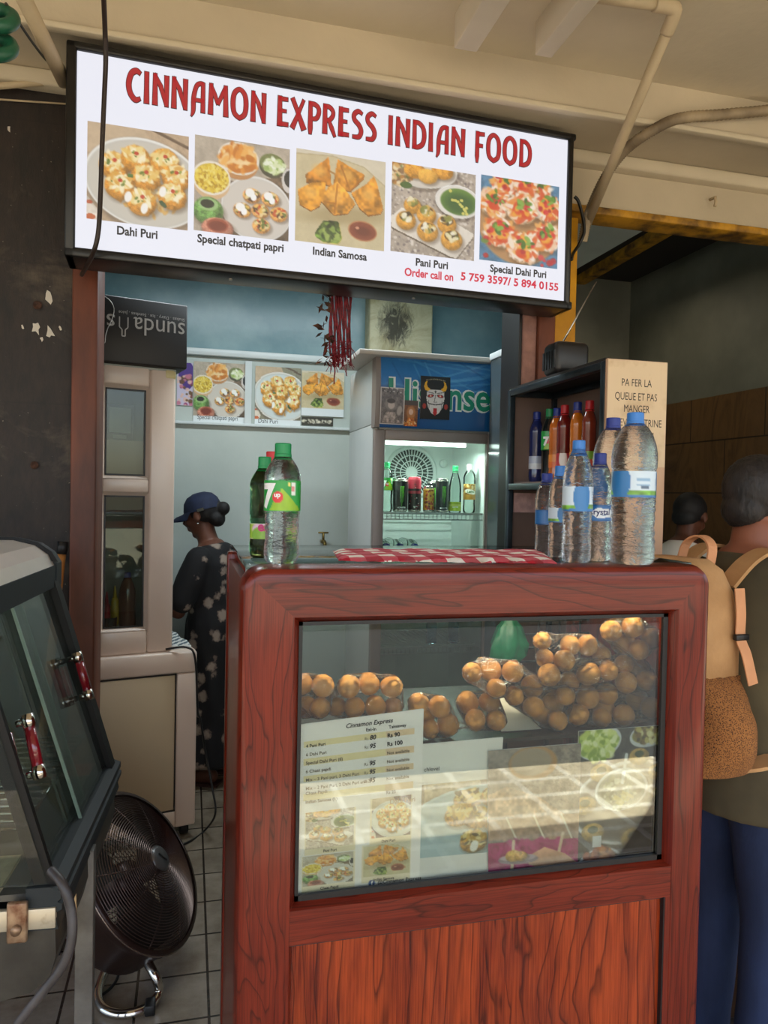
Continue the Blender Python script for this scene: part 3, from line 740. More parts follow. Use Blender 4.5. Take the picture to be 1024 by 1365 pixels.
def pic_special(n):
    p = Pic(n, n, '#4f7f9f', 1.1, 15); p.mottle(.2); p.ell(.5, .5, .53, .55, '#b98a5a', 0, .06)
    cv = lambda x, y: ((x-45)/930, (y-75-120*(x-45)/930)/1015)
    R = p.r
    for a, b, r in ((330, 190, .17), (700, 220, .17), (560, 190, .15), (210, 420, .19), (830, 480, .18), (530, 500, .19), (270, 770, .19), (830, 830, .18), (560, 960, .20)):
        x, y = cv(a, b); p.ball(x, y, r, r*.95, '#e3b98c', .5, .5)
        p.crumbs(x, y-.02, r*.85, r*.75, ['#f7e3cd', '#fbeee0', '#e88a3c', '#e0662c', '#f0b060', '#f3cfae', '#d8542c'], 120, .026, 2.6)
        p.crumbs(x, y-.02, r*.5, r*.5, ['#f2a93a', '#d9471f'], 14, .035, 1.4); p.crumbs(x, y-.05, r*.6, r*.5, ['#b81f2a', '#d83338'], 6, .026, 1.2); p.crumbs(x+.02, y-.08, r*.6, r*.4, ['#5f8f2c', '#3d6e28', '#86b24a'], 8, .022, 1.7)
    p.crumbs(.1, .75, .1, .2, ['#c02530', '#6a8a3a'], 9, .025); p.crumbs(.85, .93, .12, .06, ['#c02530', '#d94048'], 6, .03)
    return p
PH = [(pic_dahi(112), (117, 163), (252, 181), (250, 306), (115, 293), 'photo_of_dahi'),
      (pic_chat(112), (260, 182), (386, 197), (385, 321), (258, 308), 'c'), (pic_samosa(104), (395, 199), (514, 215), (512, 334), (393, 322), 's'),
      (pic_pani(104), (523, 217), (634, 232), (632, 347), (520, 336), 'p'), (pic_special(100), (641, 234), (745, 248), (743, 358), (639, 347), 'd')]
MP_glow = printed('backlit_print', .3, .345)
for pc, a, b_, c, d, nm in PH:
    q = [su(*t) for t in (a, b_, c, d)]
    x0 = (q[0][0]+q[3][0])/2; x1 = (q[1][0]+q[2][0])/2; y1 = (q[0][1]+q[1][1])/2; y0 = (q[2][1]+q[3][1])/2
    obj('food_photo', pic_mesh(pc, lambda u, v: SM @ V((x0+(x1-x0)*u, y1+(y0-y1)*v, .0015))), MP_glow, sign, fix=False)
# ================================================================== counter with the display window
YC0 = 1.385; YCB = 1.95
cl = P(319, 950, Y=YC0).x; cr = P(945, 950, Y=YC0).x
CT = (P(450, 757, Y=YC0).z+P(850, 752, Y=YC0).z)/2
print('COUNTER', cl, cr, CT)
counter = thing('display_counter', 'tall red wood grain counter with a glazed display window and rounded edges', 'counter', ((cl+cr)/2, (YC0+YCB)/2, 0))
WD = ('#270604', '#60180d', '#7c2b18')
MW_x = wood('mahogany_across', *WD, axis='X', rings=38, wander=11); MW_z = wood('mahogany_upright', *WD, axis='Z', rings=38, wander=11)
MW_p = wood('rosewood_panel', '#1e0508', '#561410', '#a8431d', axis='Z', rings=26, wander=7, rough=.22, coat=.4, line=.14)
MW_y = wood('mahogany_deep', '#38100a', '#64200f', '#7a2c19', axis='Y')
fw = .060
# window opening
wl = P(396, 1000, Y=YC0+.02).x; wr = P(886, 1000, Y=YC0+.02).x
wt = (P(400, 826, Y=YC0+.02).z+P(880, 821, Y=YC0+.02).z)/2; wb = (P(396, 1201, Y=YC0+.02).z+P(884, 1146, Y=YC0+.02).z)/2
mz = (P(390, 1262, Y=YC0).z+P(880, 1197, Y=YC0).z)/2
gx = .012                                        # sloping edge towards the glass
il, ir, it, ib = wl-gx, wr+gx, wt+gx, wb-gx*.6
RC = .047; NA = 8
def path_row(d, full, slope):
    """points of the frame at inward distance d (full: at the inner edge), left foot -> over the top -> right foot"""
    if full: xl_, xr_, zt_ = (wl, wr, wt) if slope else (il, ir, it)
    else: xl_, xr_, zt_ = cl+d, cr-d, CT-d
    out = [(xl_, 0.0), (xl_, mz), (xl_, CT-RC) if not full else (xl_, zt_)]
    for k in range(1, NA):
        a_ = pi/2*k/NA; out.append((cl+RC-(RC-d)*math.cos(a_), CT-RC+(RC-d)*math.sin(a_)) if not full and d < RC else (xl_, zt_))
    out.append((cl+RC, zt_) if not full else (xl_, zt_)); out.append((cr-RC, zt_) if not full else (xr_, zt_))
    for k in range(1, NA):
        a_ = pi/2*(1-k/NA); out.append((cr-RC+(RC-d)*math.cos(a_), CT-RC+(RC-d)*math.sin(a_)) if not full and d < RC else (xr_, zt_))
    out += [(xr_, CT-RC) if not full else (xr_, zt_), (xr_, mz), (xr_, 0.0)]
    return out
ROWS = [(0, 0, 0, YC0+.07), (0, 0, 0, YC0+.018), (.005, 0, 0, YC0+.006), (.010, 0, 0, YC0+.002), (.018, 0, 0, YC0), (.046, 0, 0, YC0), (0, 1, 0, YC0), (0, 1, 1, YC0+.022), (0, 1, 1, YC0+.05)]
grid_ = [[(x, y, z) for x, z in path_row(d_, f_, s_)] for d_, f_, s_, y in ROWS]
npt = len(grid_[0]); h1 = 2+NA//2+0; h2 = npt-1-h1
def strip(name, i0, i1, m_):
    mb = MB(); w_ = i1-i0+1; mb.add([g_[i] for g_ in grid_ for i in range(i0, i1+1)], [(r*w_+i, r*w_+i+1, (r+1)*w_+i+1, (r+1)*w_+i) for r in range(len(grid_)-1) for i in range(w_-1)], 0, None, True)
    me = mb.mesh(name, m_, WM[counter].inverted()); o_ = bpy.data.objects.new(name, me); COL.objects.link(o_); o_.parent = counter; WM[o_] = WM[counter]
    for p_ in me.polygons: p_.use_smooth = True
    bm_ = bmesh.new(); bm_.from_mesh(me)
    for e_ in bm_.edges:
        if len(e_.link_faces) == 2 and e_.calc_face_angle(0) > .5: e_.smooth = False
    bm_.to_mesh(me); bm_.free(); return o_
strip('frame_stile', 0, h1, MW_z); strip('frame_top_rail', h1, h2, MW_x); strip('frame_stile', h2, npt-1, MW_z)
ol, orr = il-.002, ir+.002
mb = MB(); y1_ = YC0+.05
mb.add([(ol, YC0+.0015, mz), (orr, YC0+.0015, mz), (ir, YC0+.0015, ib), (il, YC0+.0015, ib), (wl, YC0+.022, wb), (wr, YC0+.022, wb), (wl, y1_, wb), (wr, y1_, wb), (ol, YC0+.03, mz), (orr, YC0+.03, mz)], [(0, 1, 2, 3), (3, 2, 5, 4), (4, 5, 7, 6), (8, 9, 1, 0)])
obj('window_rail', mb, MW_x, counter, fix=False)
# black rubber gasket and the glass
mb = MB(); g = .007; yg = YC0+.020
for a, b in (((wl, wb), (wl+g, wt)), ((wr-g*1.6, wb), (wr, wt)), ((wl, wt-g), (wr, wt)), ((wl, wb), (wr, wb+g*1.6))):
    mb.box((a[0], yg, a[1]), (b[0], yg+.008, b[1]))
obj('rubber_gasket', mb, mat('black_rubber', '#141416', .45), counter)
YGL = YC0+.027
obj('display_glass', MB().box((wl+.002, YGL, wb+.002), (wr-.002, YGL+.004, wt-.002)), glass_pane('display_glass', '#f2f7f2', 1.55, 0, boost=1.8), counter)
# lower part
lp0, lp1 = P(386, 1300, Y=YC0+.01).x, P(879, 1300, Y=YC0+.01).x
obj('lower_stile', MB().box((lp1+.003, YC0+.0012, 0), (orr, YC0+.05, mz)), MW_z, counter)
lp0 = min(lp0, ol)
mb = MB(); mb.box((lp1, YC0+.002, .06), (lp1+.004, YC0+.03, mz)); mb.box((lp0, YC0+.006, mz-.004), (lp1, YC0+.03, mz)); obj('panel_bead', mb, MATS['black_rubber'], counter)
obj('lower_panel', MB().box((lp0, YC0+.014, .05), (lp1, YC0+.03, mz-.003)), MW_p, counter)
obj('plinth', MB().box((cl+.02, YC0+.02, 0), (cr-.02, YCB-.02, .06)), MW_x, counter)
# sides, floor of the case, back posts, top
mb = MB(); mb.box((cl+.004, YC0+.07, 0), (cl+.02, YCB-.045, CT-.03)); obj('side_panel', mb, MW_z, counter)
mb = MB(); mb.box((cr-.02, YC0+.07, 0), (cr-.004, YCB-.045, CT-.03)); obj('side_panel', mb, MW_z, counter)
mb = MB(); mb.box((cl, YCB-.045, 0), (cl+.045, YCB, CT-.012), 0, None, .008); mb.box((cr-.045, YCB-.045, 0), (cr, YCB, CT-.012), 0, None, .008)
mb.box((cl+.045, YCB-.045, CT-.04), (cr-.045, YCB, CT-.012), 0, None, .006); obj('back_frame', mb, MW_z, counter)
obj('base_board', MB().box((cl+.02, YC0+.05, wb-.03), (cr-.02, YCB-.05, wb-.012)), MW_y, counter)
obj('lower_back_panel', MB().box((cl+.02, YCB-.04, .06), (cr-.02, YCB-.025, wb-.012)), MW_p, counter)
m_top = glass_pane('counter_top_glass', '#cdd6d2', 1.6, .02)
obj('top_sheet', MB().box((cl+.012, YC0+.055, CT-.010), (cr-.012, YCB+.004, CT+.0005), 0, None, .002), m_top, counter)
strip_y = YC0+.085
cl_ = obj('added_case_light', MB().box((wl+.03, strip_y-.012, CT-.030), (wr-.03, strip_y+.012, CT-.014), 0, None, .003), glow('added_glow_strip', '#fff1dc', 3.0), counter)  # glowing strip added behind the top rail to brighten the puris
lamp('added_puri_fill_light', 'AREA', ((wl+wr)/2, strip_y, CT-.034), 1.3, (1, .86, .66), .80, .02, (math.radians(12), 0, 0))  # fill light added for the puri bags, its source unseen
ZS = P(620, 986, Y=1.47).z
obj('display_shelf', MB().box((cl+.021, YC0+.075, ZS-.008), (cr-.021, YCB-.055, ZS)), mat('dark_shelf', '#3a3128', .25), counter)

# ------------------------------------------------------------------ papers stuck inside the glass
YP = YGL+.0065
def sheet(name, label, cat, pts, px_w, paint, mname='paper_print', group=None, y=YP, rough=.5, bow=.003, thick=.0006):
    a, b, c, d = [P(*p, Y=y) for p in pts]
    asp = ((a-d).length+(b-c).length)/((a-b).length+(c-d).length)
    pc = paint(px_w, max(8, int(px_w*asp)), asp)
    pl = bilinear(a, b, c, d)
    mb = MB(); add_pic(mb, pc, lambda u, v: pl(u, v)+V((0, bow*(4*u*(1-u)-1)*.5+bow*.5, 0)))
    # back of the sheet
    n0 = len(mb.v); ba, bb, bc, bd = [p+V((0, thick+bow, 0)) for p in (a, b, c, d)]
    mb.add([ba, bb, bc, bd], [(0, 1, 2, 3)]); mb.c += [(.8, .8, .78)]*4
    return obj(name, mb, printed(mname, rough), None, label, cat, group, loc=(a+b+c+d)/4, fix=False), pl
def paint_menu(w, h, asp):
    p = Pic(w, h, '#f3e9e6', asp, 21)
    for k in range(8):
        y = .13+k*.045 if k < 6 else .13+k*.045
    for y in (.105, .205, .300, .455-.05):
        p.rect(.07, y-.003, .70, y+.034, '#f0d9a8'); p.rect(.70, y-.003, .93, y+.034, '#ecc9a4')
    q = [pic_pani(46), pic_dahi(46, '#e8e2d6', '#5d4550'), pic_chat(46), pic_samosa(46)]
    for i, (x0, y0, x1, y1) in enumerate(((.09, .51, .46, .72), (.60, .475, .91, .70), (.07, .76, .46, .93), (.54, .735, .91, .915))):
        p.rect(x0-.01, y0, x1+.01, y1+.035, '#ecd9b8')
        ii = np.clip(((p.Vv-y0)/(y1-y0)*46).astype(int), 0, 45); jj = np.clip(((p.U-x0)/(x1-x0)*46).astype(int), 0, 45)
        m_ = ((p.U >= x0) & (p.U <= x1) & (p.Vv >= y0) & (p.Vv <= y1)).astype(float); p.mix(m_, q[i].a[ii, jj])
    p.ell(.61, .955, .027, .027*1.0, '#2d4f8e', 0, .1)
    return p
mpts = ((394, 967), (565, 945), (559, 1181), (392, 1199))
menu, mpl = sheet('menu_sheet', 'white paper menu with a price table and four small dish photos behind the counter glass', 'menu', mpts, 150, paint_menu)
M_ink = mat('ink', '#2a2220', .6, var=.02); M_inkb = mat('faded_ink', '#7a6858', .6, var=.02)
def on_sheet(pl, par, txt, u, v, size, mi=0, y=YP-.0012, nm='printed_words', **k):
    mb = MB()
    o = pl(u, v); x = (pl(min(u+.05, 1), v)-pl(max(u-.05, 0), v)); n = V((0, -1, 0))
    o = V((o.x, y, o.z)); M = frame(o, (x.x, 0, x.z), z=n); put_text(mb, M, txt, 0, 0, size, 0, 0, **k)
    obj(nm, mb, INKS[mi], par, fix=False)
INKS = [M_ink, M_inkb, mat('tan_ink', '#b88a5a', .6), mat('white_ink', '#f5f5f5', .6)]
on_sheet(mpl, menu, 'Cinnamon Express', .38, .052, .0125, 0, shear=.3, bold=.02)
on_sheet(mpl, menu, 'Eat-In', .54, .085, .009, 0, bold=.02); on_sheet(mpl, menu, 'Takeaway', .72, .085, .009, 0, bold=.02)
rows = (('4 Pani Puri', '80', '90'), ('6 Dahi Puri', '95', '100'), ('Special Dahi Puri (6)', '', 'Not available'), ('6 Chaat papdi', '95', 'Not available'), ('Mix – 3 Pani puri, 3 Dahi Puri', '95', 'Not available'), ('Mix – 2 Pani Puri, 2 Dahi Puri and 2', '95', 'Not available'), ('Chaat Papdi', '', ''), ('Indian Samosa (1)', '', 'Rs 25'))
for k, (a, e, t) in enumerate(rows):
    v = .135+.0485*k - (.02 if k == 6 else 0) - (.02 if k == 7 else 0)
    on_sheet(mpl, menu, a, .08, v, .0088, 0 if k < 1 else 1, bold=.015)
    if e: on_sheet(mpl, menu, 'Rs', .53, v, .0085, 1); on_sheet(mpl, menu, e, .57, v, .0125, 0, bold=.03, shear=.2)
    if t: on_sheet(mpl, menu, ('Rs ' if t.isdigit() else '')+t, .71, v, .0088 if not t.isdigit() else .0115, 0 if t.isdigit() else 1, bold=.03 if t.isdigit() else .015)
for t, u, v in (('Pani Puri', .22, .745), ('Dahi Puri', .68, .728), ('Chaat Papdi', .20, .958), ('Indian Samosa', .62, .942)): on_sheet(mpl, menu, t, u, v, .0075, 0, bold=.02)
on_sheet(mpl, menu, 'Dahi Puri', .74, .515, .014, 2); on_sheet(mpl, menu, '@Cinnamon Express', .655, .962, .0105, 0, bold=.02)
on_sheet(mpl, menu, 'f', .603, .964, .012, 3, bold=.03)
def paint_dahi(w, h, asp):
    p = Pic(w, h, '#e9e2dd', asp, 31); n = w
    y0, y1 = .285, .80; q = Pic(n, n, '#8d7a66', 1.0, 33); q.mottle(.2); q.poly([(.1, 0), (.75, 0), (.85, .3), (.1, .4)], '#bfa98c')
    q.plate(.75, .62, .95, .55, '#a9bcc0', -.1, '#c9d6d8', '#8fa3a8')
    for x, y in ((.62, .25), (.95, .22), (.75, .50), (1.0, .55), (.72, .82), (.52, .45)):
        q.ball(x, y+.02, .17, .15, '#b9812f', .7, .5); q.crumbs(x, y-.03, .14, .09, ['#dbb04e', '#b88a2a', '#e9cf88', '#5a4522'], 60, .02, 2.2)
    q.ell(.73, .9, .05, .08, '#efe9df', .2, .3)
    ii = np.clip(((p.Vv-y0)/(y1-y0)*n).astype(int), 0, n-1); jj = np.clip((p.U*n).astype(int), 0, n-1)
    p.mix(((p.Vv >= y0) & (p.Vv <= y1)).astype(float), q.a[ii, jj]); return p
pr, ppl = sheet('photo_print', 'white print of golden puris heaped on a pale blue plate', 'poster', ((556, 993), (671, 983), (657, 1173), (553, 1182)), 110, paint_dahi, y=YP+.006)
on_sheet(ppl, pr, 'chlevel', .08, .19, .012, 0, y=YP+.004)
def paint_hand(w, h, asp):
    p = Pic(w, h, '#8f7f72', asp, 41); p.mottle(.3)
    p.poly([(0, .0), (.6, 0), (.6, .3), (0, .3)], '#9a8b80'); p.ell(.48, .13, .26, .17, '#b98a58', 0, .1); p.ell(.46, .12, .22, .14, '#a8937c', 0, .2)
    p.poly([(.0, .36), (.2, .3), (.55, .40), (.85, .56), (.0, .54)], '#b59478', tex=.5)
    p.poly([(0, .55), (1, .55), (1, .75), (0, .72)], '#a9876f', tex=.3)
    for x in (.2, .5, .8): p.line(x, .55, x+.12, .74, .012, '#e3d3ba')
    p.rect(0, .74, 1, 1, '#b01468'); p.crumbs(.5, .86, .5, .13, ['#c62a7c', '#960f55', '#b8246f'], 120, .03)
    p.line(.28, .74, .26, 1.0, .02, '#e7c7a8'); p.line(.82, .70, .76, .92, .02, '#e7c7a8')
    p.poly([(.42, .87), (.62, .80), (.85, .86), (1, .94), (1, 1), (.6, .97), (.45, .93)], '#d09a7c', shade=.4, tex=.1)
    p.ell(.33, .885, .22, .05, '#8d7782', 0, .1); p.ell(.33, .87, .2, .035, '#c4aeb4', 0, .2); p.ball(.28, .855, .09, .06, '#d8a55a'); p.ball(.36, .86, .07, .05, '#cf9a4a')
    return p
sheet('photo_print', 'print of a hand holding a bowl of snacks against a magenta cloth', 'poster', ((651, 1001), (775, 991), (770, 1160), (651, 1167)), 110, paint_hand, y=YP+.001)
def paint_thali(w, h, asp):
    p = Pic(w, h, '#45403c', asp, 51); p.mottle(.3)
    p.ell(.25, .10, .26, .17, '#cfd0d2', -.25, .05); p.ell(.24, .10, .23, .14, '#a8b552', -.25, .1); p.crumbs(.24, .10, .2, .12, ['#dfe68a', '#c3d060', '#8fa63a', '#f0f2bc'], 160, .03, 1.5)
    p.ell(.84, .06, .24, .13, '#c8c9cc', -.2, .05); p.ell(.84, .05, .21, .10, '#8a7a30', -.2, .1); p.crumbs(.84, .05, .18, .09, ['#c9b860', '#7a5a1e', '#e8dca0', '#4a3a18'], 70, .025)
    p.ell(.62, .55, .68, .44, '#e3e3e6', -.1, .03); p.ell(.62, .55, .64, .405, '#77726d', -.1, .05); p.ell(.63, .56, .60, .37, '#4a443e', -.1, .15)
    for x, y, r in ((.28, .32, .13), (.72, .22, .12), (.95, .34, .12), (.1, .55, .13), (.95, .68, .14), (.68, .82, .15), (.97, .5, .10), (.2, .75, .13)):
        p.ball(x, y, r, r*.75, '#c0984a', .6, .3); p.ell(x, y-.02, r*.45, r*.3, '#4d5526', 0, .2)
    p.ell(.52, .45, .31, .22, '#f0f0f2', -.1, .03); p.ell(.52, .45, .28, .195, '#8f9286', -.1, .06); p.ell(.52, .46, .25, .17, '#6b6f58', -.1, .3); p.crumbs(.5, .47, .2, .13, ['#a9ae8a', '#8a8f6a', '#c9cdb4', '#4a5030'], 90, .02)
    p.line(.57, .2, .53, .40, .022, '#e6e8ea'); p.crumbs(.55, .52, .09, .04, ['#e9dc9a', '#c9b85e'], 26, .016, 2)
    p.ell(.3, 1.0, .27, .19, '#d4d5d8', -.1, .04); p.ell(.3, 1.0, .24, .16, '#6a2c14', -.1, .08); p.crumbs(.3, .99, .21, .13, ['#c8642a', '#a8441c', '#e08a48', '#7a2c14'], 110, .028)
    p.ell(.9, .92, .26, .17, '#d4d5d8', -.3, .04); p.ell(.9, .92, .23, .145, '#8a7a2c', -.3, .08); p.crumbs(.9, .92, .2, .12, ['#d8cc6a', '#b8a844', '#efe6a4'], 110, .018, 3)
    p.rect(.20, .78, .30, .86, '#e8e8ea'); p.rect(.66, .89, .72, .94, '#f4f4f4'); return p
sheet('photo_print', 'print of a steel platter with filled puris around a bowl of spiced water', 'poster', ((772, 975), (884, 967), (881, 1147), (766, 1157)), 120, paint_thali, y=YP+.003)

# ------------------------------------------------------------------ bags of puri on the shelf
def z3(x, y, r): return (600+x/3.413, 800+y/3.413, r/3.413)
def z2(x, y, r): return (380+x/3.94, 800+y/3.94, r/3.94)
BAGS = [
 ('clear bag of golden puri on top of the heap beside the window edge', [z3(*t) for t in ((733, 140, 50), (832, 120, 52), (795, 205, 55), (918, 170, 48), (862, 225, 46))]),
 ('clear bag of puri above the heap, in front of a black wire rack', [z3(*t) for t in ((420, 185, 42), (545, 205, 46), (625, 205, 48), (430, 262, 42), (520, 275, 50), (690, 250, 44))]),
 ('long clear bag of puri draped across the middle of the heap', [z3(*t) for t in ((450, 340, 52), (540, 375, 50), (630, 335, 55), (720, 320, 46), (790, 290, 45), (862, 305, 45), (800, 375, 50), (895, 365, 48))]),
 ('clear bag of puri at the bottom of the heap, above the platter print', [z3(*t) for t in ((625, 440, 55), (715, 425, 50), (850, 450, 50), (915, 490, 48), (700, 495, 50), (790, 525, 50), (580, 520, 52), (690, 540, 46))]),
 ('clear bag of puri low in the heap, above the magenta print', [z3(*t) for t in ((380, 485, 50), (470, 470, 50), (525, 432, 45), (490, 550, 45), (420, 550, 45), (290, 435, 45))]),
 ('clear bag of puri hanging over a folded white paper', [z3(*t) for t in ((185, 320, 50), (100, 330, 46), (210, 400, 45), (285, 325, 50), (375, 392, 55), (150, 300, 42))]),
 ('small clear bag of four puri above the blue plate print', [z3(*t) for t in ((80, 465, 52), (180, 465, 50), (115, 545, 50), (210, 545, 48))]),
 ('clear bag of puri at the upper corner of the paper menu', [z2(*t) for t in ((700, 545, 58), (810, 560, 60), (735, 610, 52), (855, 670, 60), (762, 690, 50))]),
 ('clear bag of puri lying behind the middle of the menu top', [z2(*t) for t in ((335, 455, 62), (440, 440, 60), (560, 455, 60), (270, 560, 52), (365, 565, 56), (475, 560, 60), (570, 560, 50))]),
 ('clear bag of puri at the end of the shelf beside the window stile', [z2(*t) for t in ((95, 440, 56), (200, 450, 60), (110, 560, 58), (185, 565, 56), (20, 455, 50))]),
]
SHORT = ['bag on top of the heap beside the window edge', 'bag in front of the wire rack', 'long bag across the middle of the heap', 'bottom bag above the platter print', 'low bag above the magenta print',
 'bag hanging over the folded white paper', 'small bag above the blue plate print', 'bag at the upper corner of the menu', 'bag behind the middle of the menu top', 'bag at the shelf end behind the menu']
M_puri = mat('fried_puri', '#edac58', .38, col2='#cc8236', scale=38, bmp=.35, bscale=160, spec=.5, thresh=(.3, .62))
bm = bmesh.new(); bmesh.ops.create_icosphere(bm, subdivisions=3, radius=1.0)
for v in bm.verts:
    q = v.co.copy(); v.co *= 1+.03*math.sin(3*q.x+1)*math.sin(4*q.y)+.02*math.sin(7*q.z+q.x*5); v.co.z *= .95
me_puri = bpy.data.meshes.new('puri'); bm.to_mesh(me_puri); bm.free(); me_puri.materials.append(M_puri)
for p in me_puri.polygons: p.use_smooth = True
placed = []
allb = [(i, b) for i, (_, L) in enumerate(BAGS) for b in L]
allb.sort(key=lambda t: -t[1][1])
bagballs = {}
for i, (px, py, r) in allb:
    y = YC0+.10
    while True:
        d = ray(px, py); c = CAM+d*((y)/d.y); R = r*(c-CAM).dot(F_)/FPX
        if c.y-R < YP+.016: y += .004; continue
        if c.z-R < ZS+.002 and y < 1.6: c.z = ZS+.002+R
        if all((c-q).length > (R+Q)*.93 for q, Q in placed) or y > 1.74: break
        y += .004
    placed.append((c.copy(), R)); bagballs.setdefault(i, []).append((c.copy(), R))
M_film = film('bag_film', '#fdfbf7', 48, 1.0, 1.5, .11, 2.2, .05)
for i, (lab, _) in enumerate(BAGS):
    L = bagballs[i]
    gname = 'puri inside the ' + lab.split(',')[0]
    for (c, R) in L:
        o = bpy.data.objects.new('puri', me_puri); COL.objects.link(o); o.location = c; o.scale = (R, R, R*.98)
        o.rotation_euler = (random.random()*6, random.random()*6, random.random()*6)
        tag(o, 'golden fried puri in the '+SHORT[i], 'puri', 'puri in the '+SHORT[i])
    bm = bmesh.new()
    for (c, R) in L:
        for k in range(26):
            a = 2.39996*k; z = 1-2*(k+.5)/26; q = math.sqrt(1-z*z)
            p = c+V((q*math.cos(a), q*math.sin(a), z))*(R*1.07)
            p.y = max(p.y, YP+.010); p.z = max(p.z, ZS+.001); bm.verts.new(p)
    res = bmesh.ops.convex_hull(bm, input=bm.verts)
    bmesh.ops.delete(bm, geom=[g_ for g_ in bm.verts if not g_.link_faces], context='VERTS')
    bmesh.ops.triangulate(bm, faces=bm.faces); bmesh.ops.subdivide_edges(bm, edges=bm.edges, cuts=2, use_grid_fill=True)
    cen = sum((c for c, _ in L), V())/len(L)
    for v in bm.verts:                            # the film sinks between the balls
        dmin = min((v.co-c).length-R for c, R in L)
        d = (cen-v.co); v.co += d*min(.34, max(0, dmin-.004)*6)+V((random.uniform(-1, 1), random.uniform(-1, 1), random.uniform(-1, 1)))*.0014
        v.co.y = max(v.co.y, YP+.008); v.co.z = max(v.co.z, ZS+.0008)
    mb = MB(); mb.bm(bm, 0, None, False)
    # gathered neck of the bag
    e = max(L, key=lambda t: abs(t[0].x-cen.x)); s_ = 1 if e[0].x > cen.x else -1
    if i in (5, 7, 8): 
        pts = [e[0]+V((s_*e[1]*.7, -.006, 0)), e[0]+V((s_*(e[1]+.018), -.012, -.002)), e[0]+V((s_*(e[1]+.034), -.014, .004))]
        for p in pts: p.y = max(p.y, YP+.014)
        mb.tube(pts, [.016, .006, .013], 9, 0, ell=(1, .6), cap=False)
    obj('puri_bag', mb, M_film, None, lab, 'bag', 'clear bags of puri in the display', loc=(cen.x, cen.y, min(c.z-R for c, R in L)), fix=True)
# wire rack and the folded paper behind the bags
rk = thing('wire_rack', 'black wire rack standing inside the display case behind the puri bags', 'rack', (P(745, 860, Y=1.86).x, 1.86, ZS))
mb = MB(); x0 = P(690, 850, Y=1.86).x; x1 = P(800, 850, Y=1.86).x; z1 = P(740, 827, Y=1.86).z
for x in np.linspace(x0, x1, 5): mb.cyl((x, 1.86, ZS), (x, 1.86, z1), .003, n=8)
for z in np.linspace(ZS+.03, z1, 5): mb.cyl((x0, 1.86, z), (x1, 1.86, z), .003, n=8)
obj('grid', mb, M_black, rk)
a, b, c, d = P(664, 920, Y=1.68), P(676, 928, Y=1.66), P(722, 985, Y=1.5), P(668, 985, Y=1.5)
for q in (c, d): q.z = ZS+.002
mb = MB(); mb.quad(a, b, c, d); mb.quad(*(q+V((0, .0012, 0)) for q in (a, b, c, d)))
obj('folded_paper', mb, mat('white_paper', '#e8e0d0', .8, var=.05), None, 'folded white paper leaning between the puri bags', 'paper', loc=d)
gb = P(678, 858, Y=1.83); mb = MB(); rg = random.Random(5)
mb.lathe([(.004, .085), (.010, .07), (.030, .045), (.048, .0), (.046, -.03), (.030, -.048), (.0001, -.052)], 26, 0, T(gb) @ M4.Diagonal((1, .55, 1, 1)), True, False, lambda a, z, k: .22*math.sin(5*a+k)+.12*math.sin(9*a+2*k) if 0 < k < 6 else 0)
mb.tube([gb+V((0, 0, .08)), gb+V((.02, .01, .10)), gb+V((.045, .03, .10))], .003, 6)
obj('green_bag', mb, mat('green_polythene', '#1f8a62', .3, var=.25, scale=30), None, 'small green plastic bag hanging from the wire rack behind the puri bags', 'bag', loc=gb)
# checked cloth on the counter
ck_m, nt, b = _new('checked_cloth'); tc = nt.nodes.new('ShaderNodeTexCoord')
def stripes(ax, per, off=0):
    s_ = nt.nodes.new('ShaderNodeSeparateXYZ'); nt.links.new(tc.outputs['Object'], s_.inputs[0])
    a = nt.nodes.new('ShaderNodeMath'); a.operation = 'MULTIPLY_ADD'; a.inputs[1].default_value = 1/per; a.inputs[2].default_value = off; nt.links.new(s_.outputs[ax], a.inputs[0])
    f = nt.nodes.new('ShaderNodeMath'); f.operation = 'FRACT'; nt.links.new(a.outputs[0], f.inputs[0])
    g_ = nt.nodes.new('ShaderNodeMath'); g_.operation = 'GREATER_THAN'; g_.inputs[1].default_value = .5; nt.links.new(f.outputs[0], g_.inputs[0]); return g_.outputs[0]
sm = nt.nodes.new('ShaderNodeMath'); sm.operation = 'ADD'; nt.links.new(stripes('X', .066), sm.inputs[0]); nt.links.new(stripes('Y', .066, .2), sm.inputs[1])
hf = nt.nodes.new('ShaderNodeMath'); hf.operation = 'MULTIPLY'; hf.inputs[1].default_value = .5; nt.links.new(sm.outputs[0], hf.inputs[0])
nt.links.new(ramp(nt, hf.outputs[0], [(0, '#efe3d6'), (.25, '#efe3d6'), (.5, '#c8505a'), (.8, '#b01226')]), b.inputs['Base Color']); b.inputs['Roughness'].default_value = .9
bump(nt, b, noise(nt, coords(nt), 400, 2), .3, .002)
zc = CT+.011
fl, fr_, bl_, br_ = P(452, 741, Z=zc), P(742, 745, Z=zc), P(444, 729, Z=zc), P(722, 730, Z=zc)
bl_.y = min(bl_.y, YCB-.02); br_.y = min(br_.y, YCB-.02)
mb = MB(); N = 60; K = 12
for j in range(K+1):
    for i in range(N+1):
        u = i/N; v = j/K; p = (fl*(1-u)+fr_*u)*(1-v)+(bl_*(1-u)+br_*u)*v
        e = min(min(u*N*.35, (N-i)*.35), min(v*K*.9, (1-v)*K*.9)); h = .0085*(1-math.exp(-e*2.2))
        p = V((p.x, p.y+(.008*math.sin(i*.9)+.005*math.sin(i*2.1) if j == 0 else .004*math.sin(i*.7)), CT+.0012+h+.0018*math.sin(i*.55+j)*math.sin(j*.8+.6*i*.2)))
        mb.v.append(tuple(p))
mb.f = [(j*(N+1)+i, j*(N+1)+i+1, (j+1)*(N+1)+i+1, (j+1)*(N+1)+i) for j in range(K) for i in range(N)]
